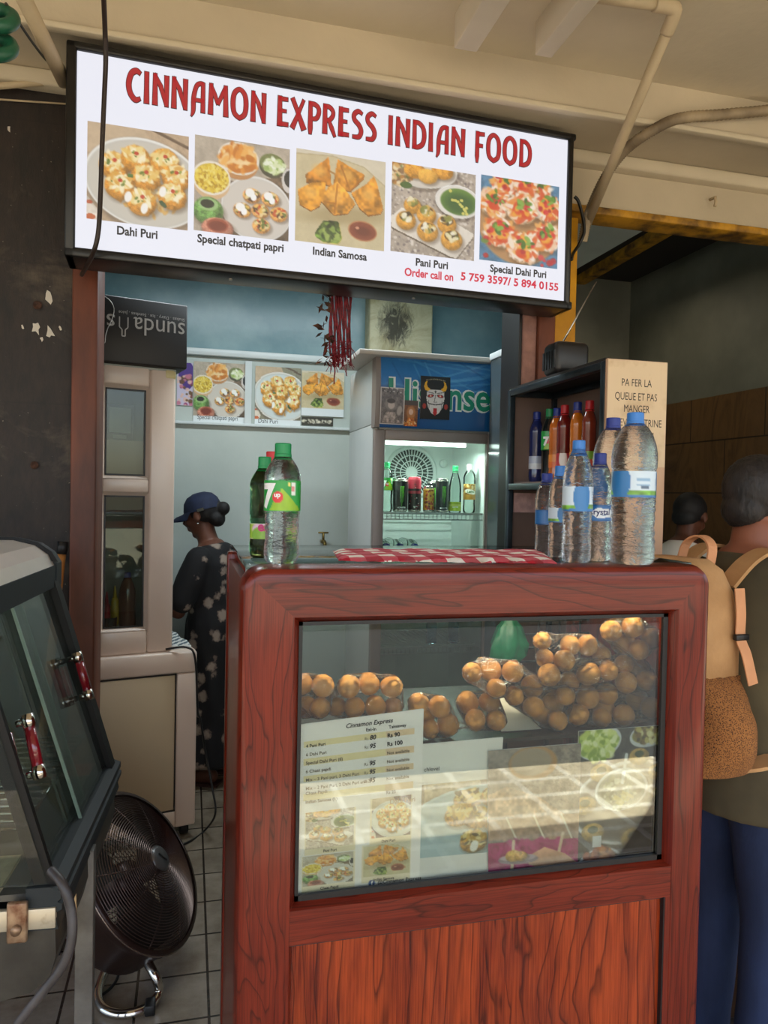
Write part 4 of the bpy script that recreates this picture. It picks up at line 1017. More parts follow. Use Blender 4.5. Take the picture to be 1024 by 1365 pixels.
n0 = len(mb.v); rim = list(range(N+1))+[(j*(N+1)+N) for j in range(1, K+1)]+[K*(N+1)+i for i in range(N-1, -1, -1)]+[j*(N+1) for j in range(K-1, 0, -1)]
mb.m = [0]*len(mb.f); mb.sm = [True]*len(mb.f)
mb.add([(mb.v[i][0], mb.v[i][1], CT+.0008) for i in rim], [])
mb.f += [(rim[k], rim[(k+1) % len(rim)], n0+(k+1) % len(rim), n0+k) for k in range(len(rim))]; mb.f.append(tuple(n0+k for k in range(len(rim))))
mb.m = [0]*len(mb.f); mb.sm = [True]*len(mb.f)
obj('checked_cloth', mb, ck_m, None, 'red and white checked cloth folded flat on the counter top', 'cloth', loc=((fl+fr_)/2).to_tuple()[:2]+(CT,))
# ================================================================== inside of the stall
YW = YB-.001
M_alu = mat('white_aluminium', '#d9e0e0', .35, var=.08, spec=.6)
def wall_strip(name, p0, p1, hpx, depth, m):
    a = P(*p0, Y=YB-depth); b = P(*p1, Y=YB-depth); h = hpx*.0042
    mb = MB(); z = (a.z+b.z)/2; mb.box((a.x, YB-depth, z-h/2), (b.x, YB-.0005, z+h/2), 0, None, .004); return struct(name, mb, m)
wall_strip('trim_11', (130, 461), (470, 480), 9, .03, M_alu); wall_strip('trim_12', (130, 560), (478, 571), 4, .03, M_alu)
a = P(331, 525, Y=YB-.02); struct('trim_13', MB().box((a.x-.018, YB-.022, P(331, 565, Y=YB).z), (a.x+.018, YB-.0005, P(331, 482, Y=YB).z)), M_alu)
def poster(label, pts, pc, m='paper_print', y=YB-.004, caption=None, cat='poster', name='wall_poster', thick=.003):
    a, b, c, d = [P(*p, Y=y) for p in pts]
    x0, x1 = (a.x+d.x)/2, (b.x+c.x)/2; z1, z0 = (a.z+b.z)/2, (c.z+d.z)/2
    mb = MB(); add_pic(mb, pc, lambda u, v: V((x0+(x1-x0)*u, y-thick, z1+(z0-z1)*v)))
    n0 = len(mb.v); mb.box((x0, y-thick+.0004, z0), (x1, y, z1)); mb.c += [(.75, .76, .76)]*(len(mb.v)-n0)
    o = obj(name, mb, printed(m, .35), None, label, cat, loc=((x0+x1)/2, y, z0), fix=False)
    if caption:
        mt = MB(); M = frame(V((0, y-thick-.0008, 0)), (1, 0, 0), z=(0, -1, 0)); w = (x1-x0)
        put_text(mt, M, caption, x0+w*.08, z0+.026, .036, 0, 0, fit=w*(.78 if len(caption) > 10 else .42)); obj('caption_words', mt, mat('grey_ink', '#3a4046', .6), o, fix=False)
    return o
def framed(q, n, m_, v1=.86, bgc='#e4eaec'):
    p = Pic(n, m_, bgc, m_/n, 3); k = q.w
    ii = np.clip((p.Vv/v1*k).astype(int), 0, k-1); jj = np.clip((p.U*k).astype(int), 0, k-1)
    p.mix((p.Vv <= v1).astype(float), q.a[ii, jj]); return p
pp = Pic(30, 90, '#cfc6dc', 3, 8); pp.ell(.6, .3, .5, 1.0, '#4a2a86'); pp.crumbs(.5, .75, .5, .6, ['#9c3a6a', '#6a4a2a', '#c8748a', '#e8c0b0'], 60, .12)
poster('purple food poster partly hidden behind the black carton', ((236, 483), (257, 484), (257, 541), (236, 540)), pp)
poster('wall poster of crisps on a plate with chutney bowls, captioned below', ((258, 481), (327, 486), (327, 569), (258, 563)), framed(pic_chat(70), 70, 82), caption='Special chatpati papri')
poster('wall poster of topped puris on a white plate, captioned below', ((340, 487), (401, 492), (401, 573), (340, 569)), framed(pic_dahi(66, '#d5dcda', '#8f8a72'), 62, 84), caption='Dahi Puri')
poster('wall poster of fried samosas with green and red dips', ((402, 493), (459, 498), (458, 557), (402, 553)), framed(pic_samosa(60), 60, 62, .82), y=YB-.008)
ps = Pic(44, 14, '#3a382f', .3, 4); ps.crumbs(.5, .5, .5, .15, ['#cfc9b4', '#8a8470', '#1c1a15', '#e8e2cf'], 120, .03); poster('small speckled strip print below the samosa poster', ((402, 555), (444, 558), (444, 569), (402, 566)), ps)
# hanging festoon
g = thing('door_garland', 'dark red tinsel garland with dried leaves hanging from the sign frame', 'garland', P(450, 405, Y=2.52))
mb = MB(); rr = random.Random(3)
def strand(mb, px, py0, py1, r, mi=0, sway=4, Y=2.52, n=9):
    pts = []
    for k in range(n):
        t = k/(n-1); pts.append(P(px+sway*math.sin(t*5+px)+rr.uniform(-.6, .6), py0+(py1-py0)*t, Y=Y+rr.uniform(-.006, .006)))
    mb.tube(pts, [r*(1-.3*k/(n-1)) for k in range(n)], 6, mi)
for k in range(16): strand(mb, 441+k*1.75, 385, rr.uniform(470, 490), .0045, 0, 1.5)
obj('red_strands', mb, mat('dark_red_fabric', '#8c1424', .6, col2='#4d0a14', scale=60), g)
mb = MB()
for k in range(70):
    px = rr.uniform(440, 470); py = rr.uniform(455, 488); p = P(px, py, Y=2.505); q = p+V((rr.uniform(-.03, .03), rr.uniform(-.01, .01), rr.uniform(-.05, .005))); mb.tube([p, (p+q)/2+V((0, 0, .004)), q], .0012, 4)
strand(mb, 446, 470, 512, .003, 0, 1)
obj('fringe', mb, mat('maroon_thread', '#7d1520', .6), g)
mb = MB()
for k in range(60):
    t = rr.random(); px = 434+rr.uniform(-5, 6); py = 390+t*92
    if 415 < py < 440 and rr.random() < .6: continue
    p = P(px, py, Y=2.515); d = V((rr.uniform(-1, 1), rr.uniform(-.6, .6), rr.uniform(-1, .3))).normalized(); s_ = V((rr.uniform(-1, 1), rr.uniform(-1, 1), rr.uniform(-1, 1))).cross(d).normalized()
    L = rr.uniform(.02, .04); mb.add([p, p+d*L*.5+s_*L*.22, p+d*L, p+d*L*.5-s_*L*.22], [(0, 1, 2, 3)])
obj('dried_leaves', mb, mat('dried_leaf', '#6b4020', .8, col2='#1a1210', scale=20), g, fix=False)
# small brass tap on the back wall
tp = P(431, 722, Y=YB-.05); tap = thing('water_tap', 'small brass water tap on the back wall of the stall', 'tap', tp)
mb = MB(); mb.cyl(tp+V((0, .05, 0)), tp+V((0, -.03, 0)), .012); mb.tube([tp+V((0, -.02, 0)), tp+V((0, -.05, -.004)), tp+V((0, -.058, -.035))], .010, 10); obj('spout', mb, mat('brass', '#8a7440', .3, .9), tap)
mb = MB(); mb.cyl(tp, tp+V((0, 0, .05)), .007); mb.box(tp+V((-.03, -.006, .046)), tp+V((.03, .006, .056)), 0, None, .004); obj('handle', mb, MATS['brass'], tap)

# ------------------------------------------------------------------ aluminium cabinet beside the door post
CA = math.radians(14); C0 = P(260, 1116, Z=0)
CM = frame(C0, (math.cos(CA), math.sin(CA), 0), z=(0, 0, 1))            # x along the face (0 = free corner), y into the stall
CMi = CM.inverted(); CN = V((math.sin(CA), -math.cos(CA), 0))
def cf(px, py, off=0): h = CMi @ HIT(px, py, C0-CN*off, CN); return h.x, h.z
cab = thing('aluminium_cabinet', 'pale pink aluminium cabinet with two glazed panes behind the brown door post', 'cabinet', C0, CA)
M_cab = mat('cabinet_aluminium', '#e3cdbd', .32, var=.07, scale=3, spec=.55, coat=.2); M_cabd = mat('cabinet_panel', '#cdb898', .45, var=.1, scale=2); M_cabin = mat('cabinet_inside', '#a9aca4', .6)
lx = -.62; zt1 = cf(255, 868)[1]; zt2 = (cf(131, 479, -.02)[1]+cf(236, 491, -.02)[1])/2; ux1 = cf(237, 700, -.03)[0]
print('CAB', zt1, zt2, ux1, cf(130, 700))
CD = .46; UD = .40
def lbox(mb, a, b, mi=0, bev=.004): mb.box(a, b, mi, None, bev); return mb
# lower unit
mb = MB(); fz = .055
lbox(mb, (lx, 0, fz), (lx+.06, .03, zt1-.09)); lbox(mb, (-.085, 0, fz), (0, .03, zt1-.09), bev=.008); lbox(mb, (lx+.06, 0, fz), (-.085, .03, fz+.07)); lbox(mb, (lx, 0, zt1-.09), (0, .03, zt1), bev=.012)
obj('lower_frame', mb, M_cab, cab, local=True)
mb = MB(); lbox(mb, (-.022, .03, fz), (0, CD, zt1-.02)); obj('side_panel', mb, M_cab, cab, local=True)
mb = MB(); lbox(mb, (lx, .03, zt1-.02), (.0, CD, zt1), bev=.006); obj('worktop', mb, M_cab, cab, local=True)
dx0, dz0 = lx+.06, fz+.07; dx1 = -.085; dz1 = zt1-.09
d = obj('lower_door', lbox(MB(), (dx0+.004, .006, dz0+.004), (dx1-.004, .02, dz1-.004)), M_cabd, cab, local=True)
mb = MB()
for a, b in (((dx0, dz0), (dx0+.004, dz1)), ((dx1-.004, dz0), (dx1, dz1)), ((dx0, dz0), (dx1, dz0+.004)), ((dx0, dz1-.004), (dx1, dz1))): mb.box((a[0], .002, a[1]), (b[0], .012, b[1]))
obj('seal', mb, mat('dark_seal', '#2b2622', .5), d, local=True)
for z in (.12, .22, .42, zt1-.25): obj('hinge', lbox(MB(), (0, .06, z), (.008, .09, z+.07), bev=.002), M_alu, cab, local=True)
mb = MB(); mb.cyl((-.05, .06, .03), (-.02, .06, .03), .03, n=14); mb.box((-.05, .04, .03), (-.02, .09, fz)); obj('caster', mb, mat('black_caster', '#171514', .5), cab, local=True)
for q in ((lx+.02, .1), (lx+.02, CD-.1), (-.07, CD-.1)): obj('foot', MB().box((q[0], q[1], 0), (q[0]+.05, q[1]+.06, fz)), MATS['black_caster'], cab, local=True)
# upper unit (set back a little)
oy = .03; ua = cf(141, 560, -.03)
pz = [(cf(200, 516, -oy)[1]+cf(147, 515, -oy)[1])/2, (cf(199, 635, -oy)[1]+cf(146, 632, -oy)[1])/2, (cf(198, 662, -oy)[1]+cf(143, 660, -oy)[1])/2, (cf(195, 841, -oy)[1]+cf(139, 841, -oy)[1])/2]
px0 = cf(143, 650, -oy)[0]; px1 = cf(198, 650, -oy)[0]; ul = px0-.075
mb = MB(); e = .012
def um(x0, z0, x1, z1, y=oy, bev=.008): lbox(mb, (x0, y, z0), (x1, y+.04, z1), 0, bev)
um(ul, zt1, px0-e, zt2); um(px1+e, zt1, ux1, zt2, bev=.012)
for a, b in ((zt1, pz[3]-e), (pz[2]+e, pz[1]-e), (pz[0]+e, zt2)): um(px0-e, a, px1+e, b)
for (a, b) in ((pz[1], pz[0]), (pz[3], pz[2])):                # sloped inner rims
    o_ = [(px0-e, a-e), (px1+e, a-e), (px1+e, b+e), (px0-e, b+e)]; i_ = [(px0, a), (px1, a), (px1, b), (px0, b)]
    vs = [(x, oy+.001, z) for x, z in o_]+[(x, oy+.016, z) for x, z in i_]; mb.add(vs, [(k, (k+1) % 4, 4+(k+1) % 4, 4+k) for k in range(4)])
obj('upper_frame', mb, M_cab, cab, local=True)
mb = MB(); lbox(mb, (ux1-.05, oy-.002, zt2-.045), (ux1+.001, oy+.03, zt2+.001), 0, .012); obj('yellowed_corner', mb, mat('yellowed_plastic', '#d9c68e', .4), cab, local=True)
cab.children[-1]['label'] = 'yellowed plastic corner cap'
mb = MB(); lbox(mb, (ux1-.02, oy+.04, zt1), (ux1, UD, zt2)); obj('side_panel', mb, M_cab, cab, local=True)
mb = MB(); lbox(mb, (ul, oy+.04, zt1), (ul+.015, UD, zt2)); lbox(mb, (ul, UD-.01, zt1), (ux1, UD, zt2)); lbox(mb, (ul, oy, zt2-.012), (ux1, UD, zt2)); lbox(mb, (ul, oy+.04, zt1), (ux1, UD, zt1+.01)); lbox(mb, (ul, oy+.04, pz[1]-.03), (ux1, UD, pz[1]-.015)); obj('carcass', mb, M_cabin, cab, local=True)
M_cg = glass_pane('cabinet_glass', '#dfe6e0', 1.5, 0, .03)
for (a, b) in ((pz[1], pz[0]), (pz[3], pz[2])):
    w = obj('glazing', MB().box((px0, oy+.016, a), (px1, oy+.019, b)), M_cg, cab, local=True)
    mb = MB(); k = .006
    for q in ((px0, a, px0+k, b), (px1-k, a, px1, b), (px0, a, px1, a+k), (px0, b-k, px1, b)): mb.box((q[0], oy+.012, q[1]), (q[2], oy+.0155, q[3]))
    obj('seal', mb, MATS['black_rubber'], w, local=True)
# contents
def inC(x, y, z): return CM @ V((x, y, z))
zsh = pz[1]-.0145; zlo = zt1+.0105
c1 = obj('cardboard_flap', MB().box((px0-.02, oy+.10, zsh), (px1+.03, oy+.13, zsh+.16), 0, CM @ T((0, 0, 0))), mat('greyish_card', '#c3b8ad', .8, var=.15), None, 'crumpled white carton lying behind the upper pane of the cabinet', 'carton', loc=inC((px0+px1)/2, oy+.11, zsh))
mb = MB(); mb.box((px0+.03, oy+.22, zsh), (px1-.01, oy+.24, zsh+.32), 0, CM, .004); o = obj('framed_picture', mb, mat('grey_frame', '#5f625f', .5), None, 'small grey framed card standing behind the upper cabinet pane', 'picture', loc=inC((px0+px1)/2, oy+.23, zsh))
mb = MB(); mb.box((px0+.045, oy+.217, zsh+.20), (px1-.022, oy+.2195, zsh+.305), 0, CM); mb.box((px0+.06, oy+.217, zsh+.175), (px1-.04, oy+.2195, zsh+.19), 0, CM); obj('card_print', mb, mat('pale_card', '#b9bdb8', .5), o)
cup = thing('steel_tumbler', 'steel tumbler holding squeeze bottles behind the lower cabinet pane', 'tumbler', inC(px0+.035, oy+.10, zlo))
mb = MB(); mb.lathe([(.026, 0), (.028, .03), (.033, .13), (.031, .13), (.026, .004)], 24, cap=False); obj('tumbler_body', mb, MATS['steel'], cup, local=True)
def squeeze(label, x, y, z, m):
    t = thing('squeeze_bottle', label, 'bottle', inC(x, y, z)); mb = MB().lathe([(.014, 0), (.016, .01), (.016, .10), (.010, .115)], 16); obj('bottle_body', mb, m, t, local=True); obj('nozzle', MB().lathe([(.009, .115), (.003, .165)], 12), m, t, local=True)
squeeze('red squeeze bottle in the steel tumbler', px0+.026, oy+.10, zlo+.07, mat('red_squeeze', '#b01028', .4)); squeeze('yellow squeeze bottle in the steel tumbler', px0+.062, oy+.125, zlo+.09, mat('yellow_squeeze', '#d9b21c', .4))
SAUCE = 1
t = obj('folded_tray', MB().box((px0+.0, oy+.05, zlo), (px1-.01, oy+.09, zlo+.035), 0, CM, .006), mat('dark_foil', '#6b6a66', .3, .6), None, 'flat grey foil packet lying at the bottom of the lower pane', 'packet', loc=inC((px0+px1)/2, oy+.07, zlo))
# black carton on top, lying upside down
bx0 = cf(131, 440, 0)[0]; bx1 = cf(250, 440, 0)[0]; bzt = (cf(132, 391, 0)[1]+cf(249, 407, 0)[1])/2
carton = obj('black_carton', MB().box((bx0-.06, .0, zt2+.0008), (bx1, .30, bzt), 0, CM, .006), mat('black_card', '#1d1a1b', .5, var=.25, scale=4), None, 'black cardboard carton lying upside down on top of the aluminium cabinet', 'carton', loc=inC((bx0+bx1)/2, .15, zt2))
mb = MB(); M_sil = mat('silver_print', '#b9b5b2', .5, var=.1)
tx0, tz0 = cf(141, 445, 0); tx1, tz1 = cf(246, 452, 0); w_ = tx1-tx0; zc_ = (cf(195, 436, 0)[1])
LM = CM @ frame(V((tx1, -.0012, zc_+.034)), (-1, 0, 0), z=(0, -1, 0))
put_text(mb, LM, 'sunda', .0, 0, .10, 0, 0, fit=w_*.66); 
k_ = w_*.73; bot = [(0, .005), (0, .045), (.010, .055), (.010, .08), (.022, .08), (.022, .055), (.032, .045), (.032, .005)]
for i in range(len(bot)-1):
    (x0, y0), (x1, y1) = bot[i], bot[i+1]; L = math.hypot(x1-x0, y1-y0); ax, ay = (x1-x0)/L, (y1-y0)/L; h_ = .0022
    mb.add([(k_+x0-ay*h_, y0+ax*h_, 0), (k_+x1-ay*h_, y1+ax*h_, 0), (k_+x1+ay*h_, y1-ax*h_, 0), (k_+x0+ay*h_, y0-ax*h_, 0)], [(0, 1, 2, 3)], 0, LM)
put_text(mb, LM, 's', w_*.88, 0, .10, 0, 0)
put_text(mb, LM, 'Shakes . Dairy . Ice . Sundaes . Juice', .0, -.018, .018, 0, 0)
obj('carton_print', mb, M_sil, carton, fix=False)
mb = MB(); pts = [CM @ V((bx0+.02+.045*math.cos(a)*(.6+.4*math.sin(2*a)), -.0018, bzt-.10+.09*math.sin(a))) for a in np.linspace(-1.6, 1.9, 22)]; mb.tube(pts, .0018, 5); obj('printed_swirl', mb, M_sil, carton)
# striped towel and a small dish on the worktop
mt_, nt, b = _new('striped_towel'); tc = nt.nodes.new('ShaderNodeTexCoord'); wv = nt.nodes.new('ShaderNodeTexWave'); wv.bands_direction = 'Y'; wv.inputs['Scale'].default_value = 8; wv.inputs['Distortion'].default_value = .4
nt.links.new(tc.outputs['Object'], wv.inputs['Vector']); nt.links.new(ramp(nt, wv.outputs['Fac'], [(.35, '#596a74'), (.6, '#d9dcd9')]), b.inputs['Base Color']); b.inputs['Roughness'].default_value = .9
tw0 = ux1+.004; mb = MB(); N = 14
for j in range(N+1):
    for i in range(9):
        x = tw0+(-.012-tw0)*i/8; y = .06+.36*j/N; mb.v.append((x, y, zt1+.016+.005*math.sin(i*1.4+j*.9)))
mb.f = [(j*9+i, j*9+i+1, (j+1)*9+i+1, (j+1)*9+i) for j in range(N) for i in range(8)]; mb.m = [0]*len(mb.f); mb.sm = [True]*len(mb.f)
n0 = len(mb.v); rim = list(range(9))+[j*9+8 for j in range(1, N+1)]+[N*9+i for i in range(7, -1, -1)]+[j*9 for j in range(N-1, 0, -1)]
mb.add([(mb.v[i][0], mb.v[i][1], zt1+.0008) for i in rim], [(len(rim)-1-k,) for k in ()]); mb.f += [(rim[k], rim[(k+1) % len(rim)], n0+(k+1) % len(rim), n0+k) for k in range(len(rim))]; mb.m = [0]*len(mb.f); mb.sm = [True]*len(mb.f)
tw = thing('striped_towel', 'grey and white striped towel lying on the cabinet worktop', 'towel', C0, CA); obj('cloth', mb, mt_, tw, local=True)
# power lead trailing down the cabinet corner to the floor
pts = [CM @ V((ux1-.03, .02, zt1+.012)), CM @ V((-.05, -.012, zt1+.02)), CM @ V((-.015, -.02, zt1-.03)), CM @ V((.0, -.012, zt1-.25)), CM @ V((.012, -.012, .5)), CM @ V((.04, .0, .35)), P(283, 1050, Y=C0.y-.02), P(287, 1085, Y=C0.y-.05), P(272, 1108, Z=.006), P(252, 1122, Z=.006), P(235, 1128, Z=.006)]
pts = [tuple(p) for p in smooth_poly([tuple(p) for p in pts], 6)]
obj('power_lead', MB().tube(pts, .0045, 8), mat('black_cable', '#131212', .4), None, 'black power lead running down the corner of the aluminium cabinet to the floor', 'cable', loc=pts[-1])
# ================================================================== bottles
PROF = {
 'soda': [(.70, 0), (.86, .012), (.95, .04), (.99, .09), (.98, .14), (.93, .19), (.925, .25), (.95, .31), (.93, .345), (.97, .37), (.945, .40), (.985, .43), (.985, .695), (1.0, .71), (.99, .735), (.92, .775), (.77, .82), (.58, .86), (.45, .89), (.40, .905), (.40, .93)],
 'water': [(.80, 0), (.93, .015), (.99, .05), (.96, .075), (.99, .10), (.95, .125), (.985, .15), (.93, .18), (.965, .21), (.91, .24), (.94, .275), (.955, .31), (.925, .335), (.97, .36), (.94, .385), (.975, .41), (.95, .43), (.95, .62), (.99, .64), (1.0, .69), (.985, .735), (.92, .79), (.78, .85), (.58, .90), (.40, .925), (.33, .935), (.33, .955)],
 'slim': [(.80, 0), (.93, .015), (.98, .05), (.94, .09), (.97, .13), (.93, .17), (.96, .21), (.88, .25), (.93, .29), (.97, .33), (.95, .36), (.95, .54), (.99, .56), (1.0, .64), (.97, .71), (.87, .78), (.72, .84), (.54, .89), (.44, .915), (.42, .93)],
 'glass': [(.85, 0), (.97, .015), (1, .04), (1, .50), (.97, .58), (.85, .67), (.66, .76), (.48, .84), (.41, .90), (.40, .93)],
}
M_water = liquid('bottled_water', '#fdfeff', 1.33, 0, 30, .8)
M_clear7 = liquid('clear_soda', '#ffffff', 1.33, 0, 34, .5)
M_pet = liquid('clear_plastic', '#ffffff', 1.12, .02)
M_lblue = mat('light_blue_cap', '#3a7fd0', .4, var=.05); M_navy = mat('navy_cap', '#23358f', .4, var=.05)
M_gcap = mat('green_cap', '#138a4c', .4, var=.05); M_rcap = mat('red_cap', '#c81f27', .4, var=.05); M_wcap = mat('white_cap', '#f0efe9', .4, var=.05)
M_lab = printed('bottle_label', .3, coat=.3)
def label_pic(mb, R, z0, z1, paint, n=72, mi=0, M=None, w=96, k=1.015):
    h = max(8, int(w*(z1-z0)/(2*pi*R))); pc = Pic(w, h, '#ffffff', (z1-z0)/(2*pi*R), 61); paint(pc)
    def pl(u, v):
        a = (u-.5)*2*pi; p = V((R*k*math.sin(a), -R*k*math.cos(a), z1+(z0-z1)*v)); return M @ p if M is not None else p
    add_pic(mb, pc, pl, mi)
def bottle(label, loc, h, R, prof='water', body=None, cap=None, lab=None, txt=None, name='water_bottle', group=None, rot=0, cat='bottle', capr=None, half=None):
    t = thing(name, label, cat, loc, rot, group)
    pr = PROF[prof]
    petal = (lambda a, z, k: -.05*max(0, 1-z/(h*.10))*(1+math.cos(5*a))*.5 + (.006*math.sin(9*a) if k < 16 else 0)) if prof != 'glass' else None
    mb = MB().lathe([(r*R, z*h) for r, z in pr], 40, 0, None, True, True, petal)
    obj('bottle_body', mb, body or M_water, t, local=True)
    cr_ = capr or max(R*.37, .0135); z0 = pr[-1][1]*h-.004
    rid = lambda a, z, k: .04*(1 if int(a/(2*pi)*40+.5) % 2 else -1) if k in (1, 2) else 0
    mb = MB().lathe([(cr_*1.03, z0-.006), (cr_*1.05, z0-.005), (cr_*1.05, z0-.001), (cr_, z0), (cr_, h-.002), (cr_*.92, h)], 40, 0, None, False, True)
    mb.lathe([(cr_*1.12, z0-.012), (cr_*1.12, z0-.0095)], 24)
    obj('cap', mb, cap or M_lblue, t, local=True)
    if lab:
        a, b, paint = lab; rr = R*max(r for r, z in pr if a-.02 <= z <= b+.02) if prof != 'water' else R*.955
        mb = MB(); label_pic(mb, rr, a*h, b*h, paint)
        mats = [M_lab]
        if txt:
            for (s_, x, y, size, mi, m_, bold) in txt:
                if m_ not in mats: mats.append(m_)
                n0 = len(mb.v); put_text(mb, None, s_, x*R, y*h, size*R, mats.index(m_), wrap=rr*1.022, bold=bold); mb.c += [(1, 1, 1)]*(len(mb.v)-n0)
        obj('wrap_label', mb, mats, t, local=True, fix=False)
    return t
def base(px, py): return P(px, py, Z=CT+.0008)
def hgt(b, px, pyt): return P(px, pyt, Y=b.y).z-b.z
# --- water label painters (u = .5 faces the street before rotation)
def lab_back(p):
    p.rect(0, 0, 1, 1, '#cfe0ee'); p.rect(0, .78, 1, 1, '#3d77b8'); p.poly([(0, .74), (1, .70), (1, .88), (0, .9)], '#6ea33a', tex=.4)
    for x in (.36, 1.36, -.64): p.ell(x-.02, .42, .09, .62*p.asp, '#2e78b8', 0, .04)
    p.ell(.72, .42, .07, .6*p.asp, '#2e78b8', 0, .04)
    for k in range(5): p.rect(.47, .22+.07*k, .57, .25+.07*k, '#8fb4d4')
    for k in range(9): p.rect(.475+.01*k, .55, .48+.01*k, .66, '#5a6f88')
def lab_front(p):
    p.rect(0, 0, 1, 1, '#2a6fb4'); p.poly([(.3, .5), (.42, .2), (.62, .3), (.75, .5), (.6, .75), (.42, .8)], '#eef4fa', tex=0)
    p.rect(0, 0, 1, .08, '#1f5f9f'); p.rect(0, .9, 1, 1, '#1b5a99'); p.rect(.47, .62, .52, .66, '#5f86b0')
M_bnavy = mat('navy_print', '#152a6b', .5, var=.02)
TX = [('Crystal', -1.0, .50, .62, 1, M_bnavy, .02)]
b = base(842, 751); bottle('large clear water bottle with a light blue cap beside the notice board', b, hgt(b, 842, 550), .0475, 'water', M_water, M_lblue, (.44, .61, lab_back), rot=-.25, group='water bottles on the counter')
b = base(813, 743); bottle('large clear water bottle with a navy cap, blue label turned to the street', b, hgt(b, 813, 557), .0445, 'water', M_water, M_navy, (.44, .58, lab_front), [('Crystal', -1.15, .50, .60, 1, M_bnavy, .02)], rot=.0, group='water bottles on the counter')
b = base(797, 747); bottle('medium clear water bottle with blue cap and white and blue label, between two large ones', b, hgt(b, 797, 604), .0285, 'slim', M_water, M_navy, (.37, .52, lab_front), [('Crystal', -1.3, .43, .62, 1, M_bnavy, .02)], rot=-.1, group='water bottles on the counter')
b = base(768, 749); bottle('medium clear water bottle with a light blue cap, standing in front of smaller bottles', b, hgt(b, 768, 587), .0320, 'slim', M_water, M_lblue, (.42, .62, lab_back), rot=.8, group='water bottles on the counter')
b = base(745, 742); bottle('small clear water bottle with light blue cap, second from the cloth end', b, hgt(b, 747, 621), .0265, 'slim', M_water, M_lblue, (.38, .54, lab_back), rot=.9, group='water bottles on the counter')
b = base(727, 737); bottle('small clear water bottle with navy cap next to the checked cloth', b, hgt(b, 729, 631), .0270, 'slim', M_water, M_navy, (.36, .54, lab_front), rot=2.6, group='water bottles on the counter')
# --- soft drinks on the counter
def lab_seven(p):
    p.rect(0, 0, 1, 1, '#1f9a3e'); p.poly([(.52, .25), (.72, 1), (.40, 1)], '#8fb81e', tex=.05); p.ell(.485, .55, .048, .048, '#d6232e', 0, .1); p.rect(.60, .08, .645, .5, '#e8ece4'); p.rect(.605, .2, .64, .36, '#d88a8a'); p.rect(.575, .07, .595, .22, '#e4d870'); p.rect(0, .96, 1, 1, '#3fae4c')
M_wi = MATS['white_ink']
b = base(375, 751); bottle('clear lemon soda bottle with green cap and bright green label at the counter corner', b, hgt(b, 376, 591), .0345, 'soda', M_clear7, M_gcap, (.44, .69, lab_seven), [('7', -1.20, .475, 1.75, 1, M_wi, .05), ('up', -.30, .555, .36, 1, M_wi, .04)], 'soda_bottle', rot=-.28, capr=.0158)
def lab_green(p): p.rect(0, 0, 1, 1, '#9cc23c'); p.rect(0, 0, 1, .06, '#efe6c8'); p.rect(0, .94, 1, 1, '#efe6c8'); p.ell(.5, .35, .2, .08, '#d8b8d0', 0, .2); p.ell(.5, .7, .2, .1, '#7aa82c')
b = base(351, 743); bottle('dark green glass soda bottle with green cap behind the clear one', b, hgt(b, 352, 609), .0300, 'soda', liquid('green_bottle', '#4aa05c', 1.2), M_gcap, (.19, .34, lab_green), [('est', -.7, .27, .9, 1, mat('magenta_print', '#c8307a', .5), .04)], 'soda_bottle', rot=.2, capr=.0135)
b = base(361, 739); bottle('dark cola bottle with a red cap behind the clear soda', b, hgt(b, 361, 602), .0270, 'soda', liquid('cola', '#5a241c', 1.2), M_rcap, (.19, .36, lambda p: p.rect(0, 0, 1, 1, '#2a3838')), None, 'soda_bottle', rot=.2)

# ================================================================== open shelf with the notice board
SHX0, SHX1, SHY0, SHY1 = P(803, 600, Y=1.87).x, P(884, 600, Y=1.87).x, 1.87, 2.525
SHT = P(803, 480, Y=SHY0).z; SHM = P(730, 641, X=SHX0).z
shelf = thing('bottle_shelf', 'tall narrow black steel shelf of soft drinks with a plywood end panel', 'shelf', ((SHX0+SHX1)/2, (SHY0+SHY1)/2, 0))
M_bsteel = mat('blue_black_steel', '#3d4a52', .38, .6, col2='#20262a', scale=8)
M_brownp = mat('brown_board', '#7c665c', .6, var=.2)
t_ = .022
mb = MB()
for y in (SHY0, SHY1-t_):
    for x in (SHX0, SHX1-t_): mb.box((x, y, 0), (x+t_, y+t_, SHT), 0, None, .002)
for z in (SHT-t_, SHM-.028, .3):
    for x in (SHX0, SHX1-t_): mb.box((x, SHY0+t_, z), (x+t_, SHY1-t_, z+t_), 0, None, .002)
    for y in (SHY0, SHY1-t_): mb.box((SHX0+t_, y, z), (SHX1-t_, y+t_, z+t_), 0, None, .002)
obj('steel_frame', mb, M_bsteel, shelf)
obj('top_board', MB().box((SHX0+.002, SHY0+.002, SHT), (SHX1-.002, SHY1-.002, SHT+.008)), mat('dark_top', '#241f1d', .7), shelf)
obj('shelf_board', MB().box((SHX0+t_, SHY0+t_, SHM-.006), (SHX1-t_, SHY1-t_, SHM)), MATS['brown_board'], shelf)
obj('shelf_board', MB().box((SHX0+t_, SHY0+t_, .322), (SHX1-t_, SHY1-t_, .33)), MATS['brown_board'], shelf)
mb = MB(); mb.box((SHX1-.006, SHY0+t_, .2), (SHX1-.001, SHY1-t_, SHT-t_)); mb.box((SHX0+t_, SHY1-.006, .2), (SHX1-t_, SHY1-.001, SHT-t_))
obj('back_board', mb, M_brownp, shelf)
m_ply = mat('plywood', '#d8b696', .6, col2='#c39a7a', scale=5, stretch=(1, 1, .15))
obj('end_panel', MB().box((SHX0+.003, SHY0-.010, .1), (SHX1, SHY0-.001, SHT+.004)), m_ply, shelf)
nz = P(840, 622, Y=SHY0).z
def paint_notice(p):
    pass
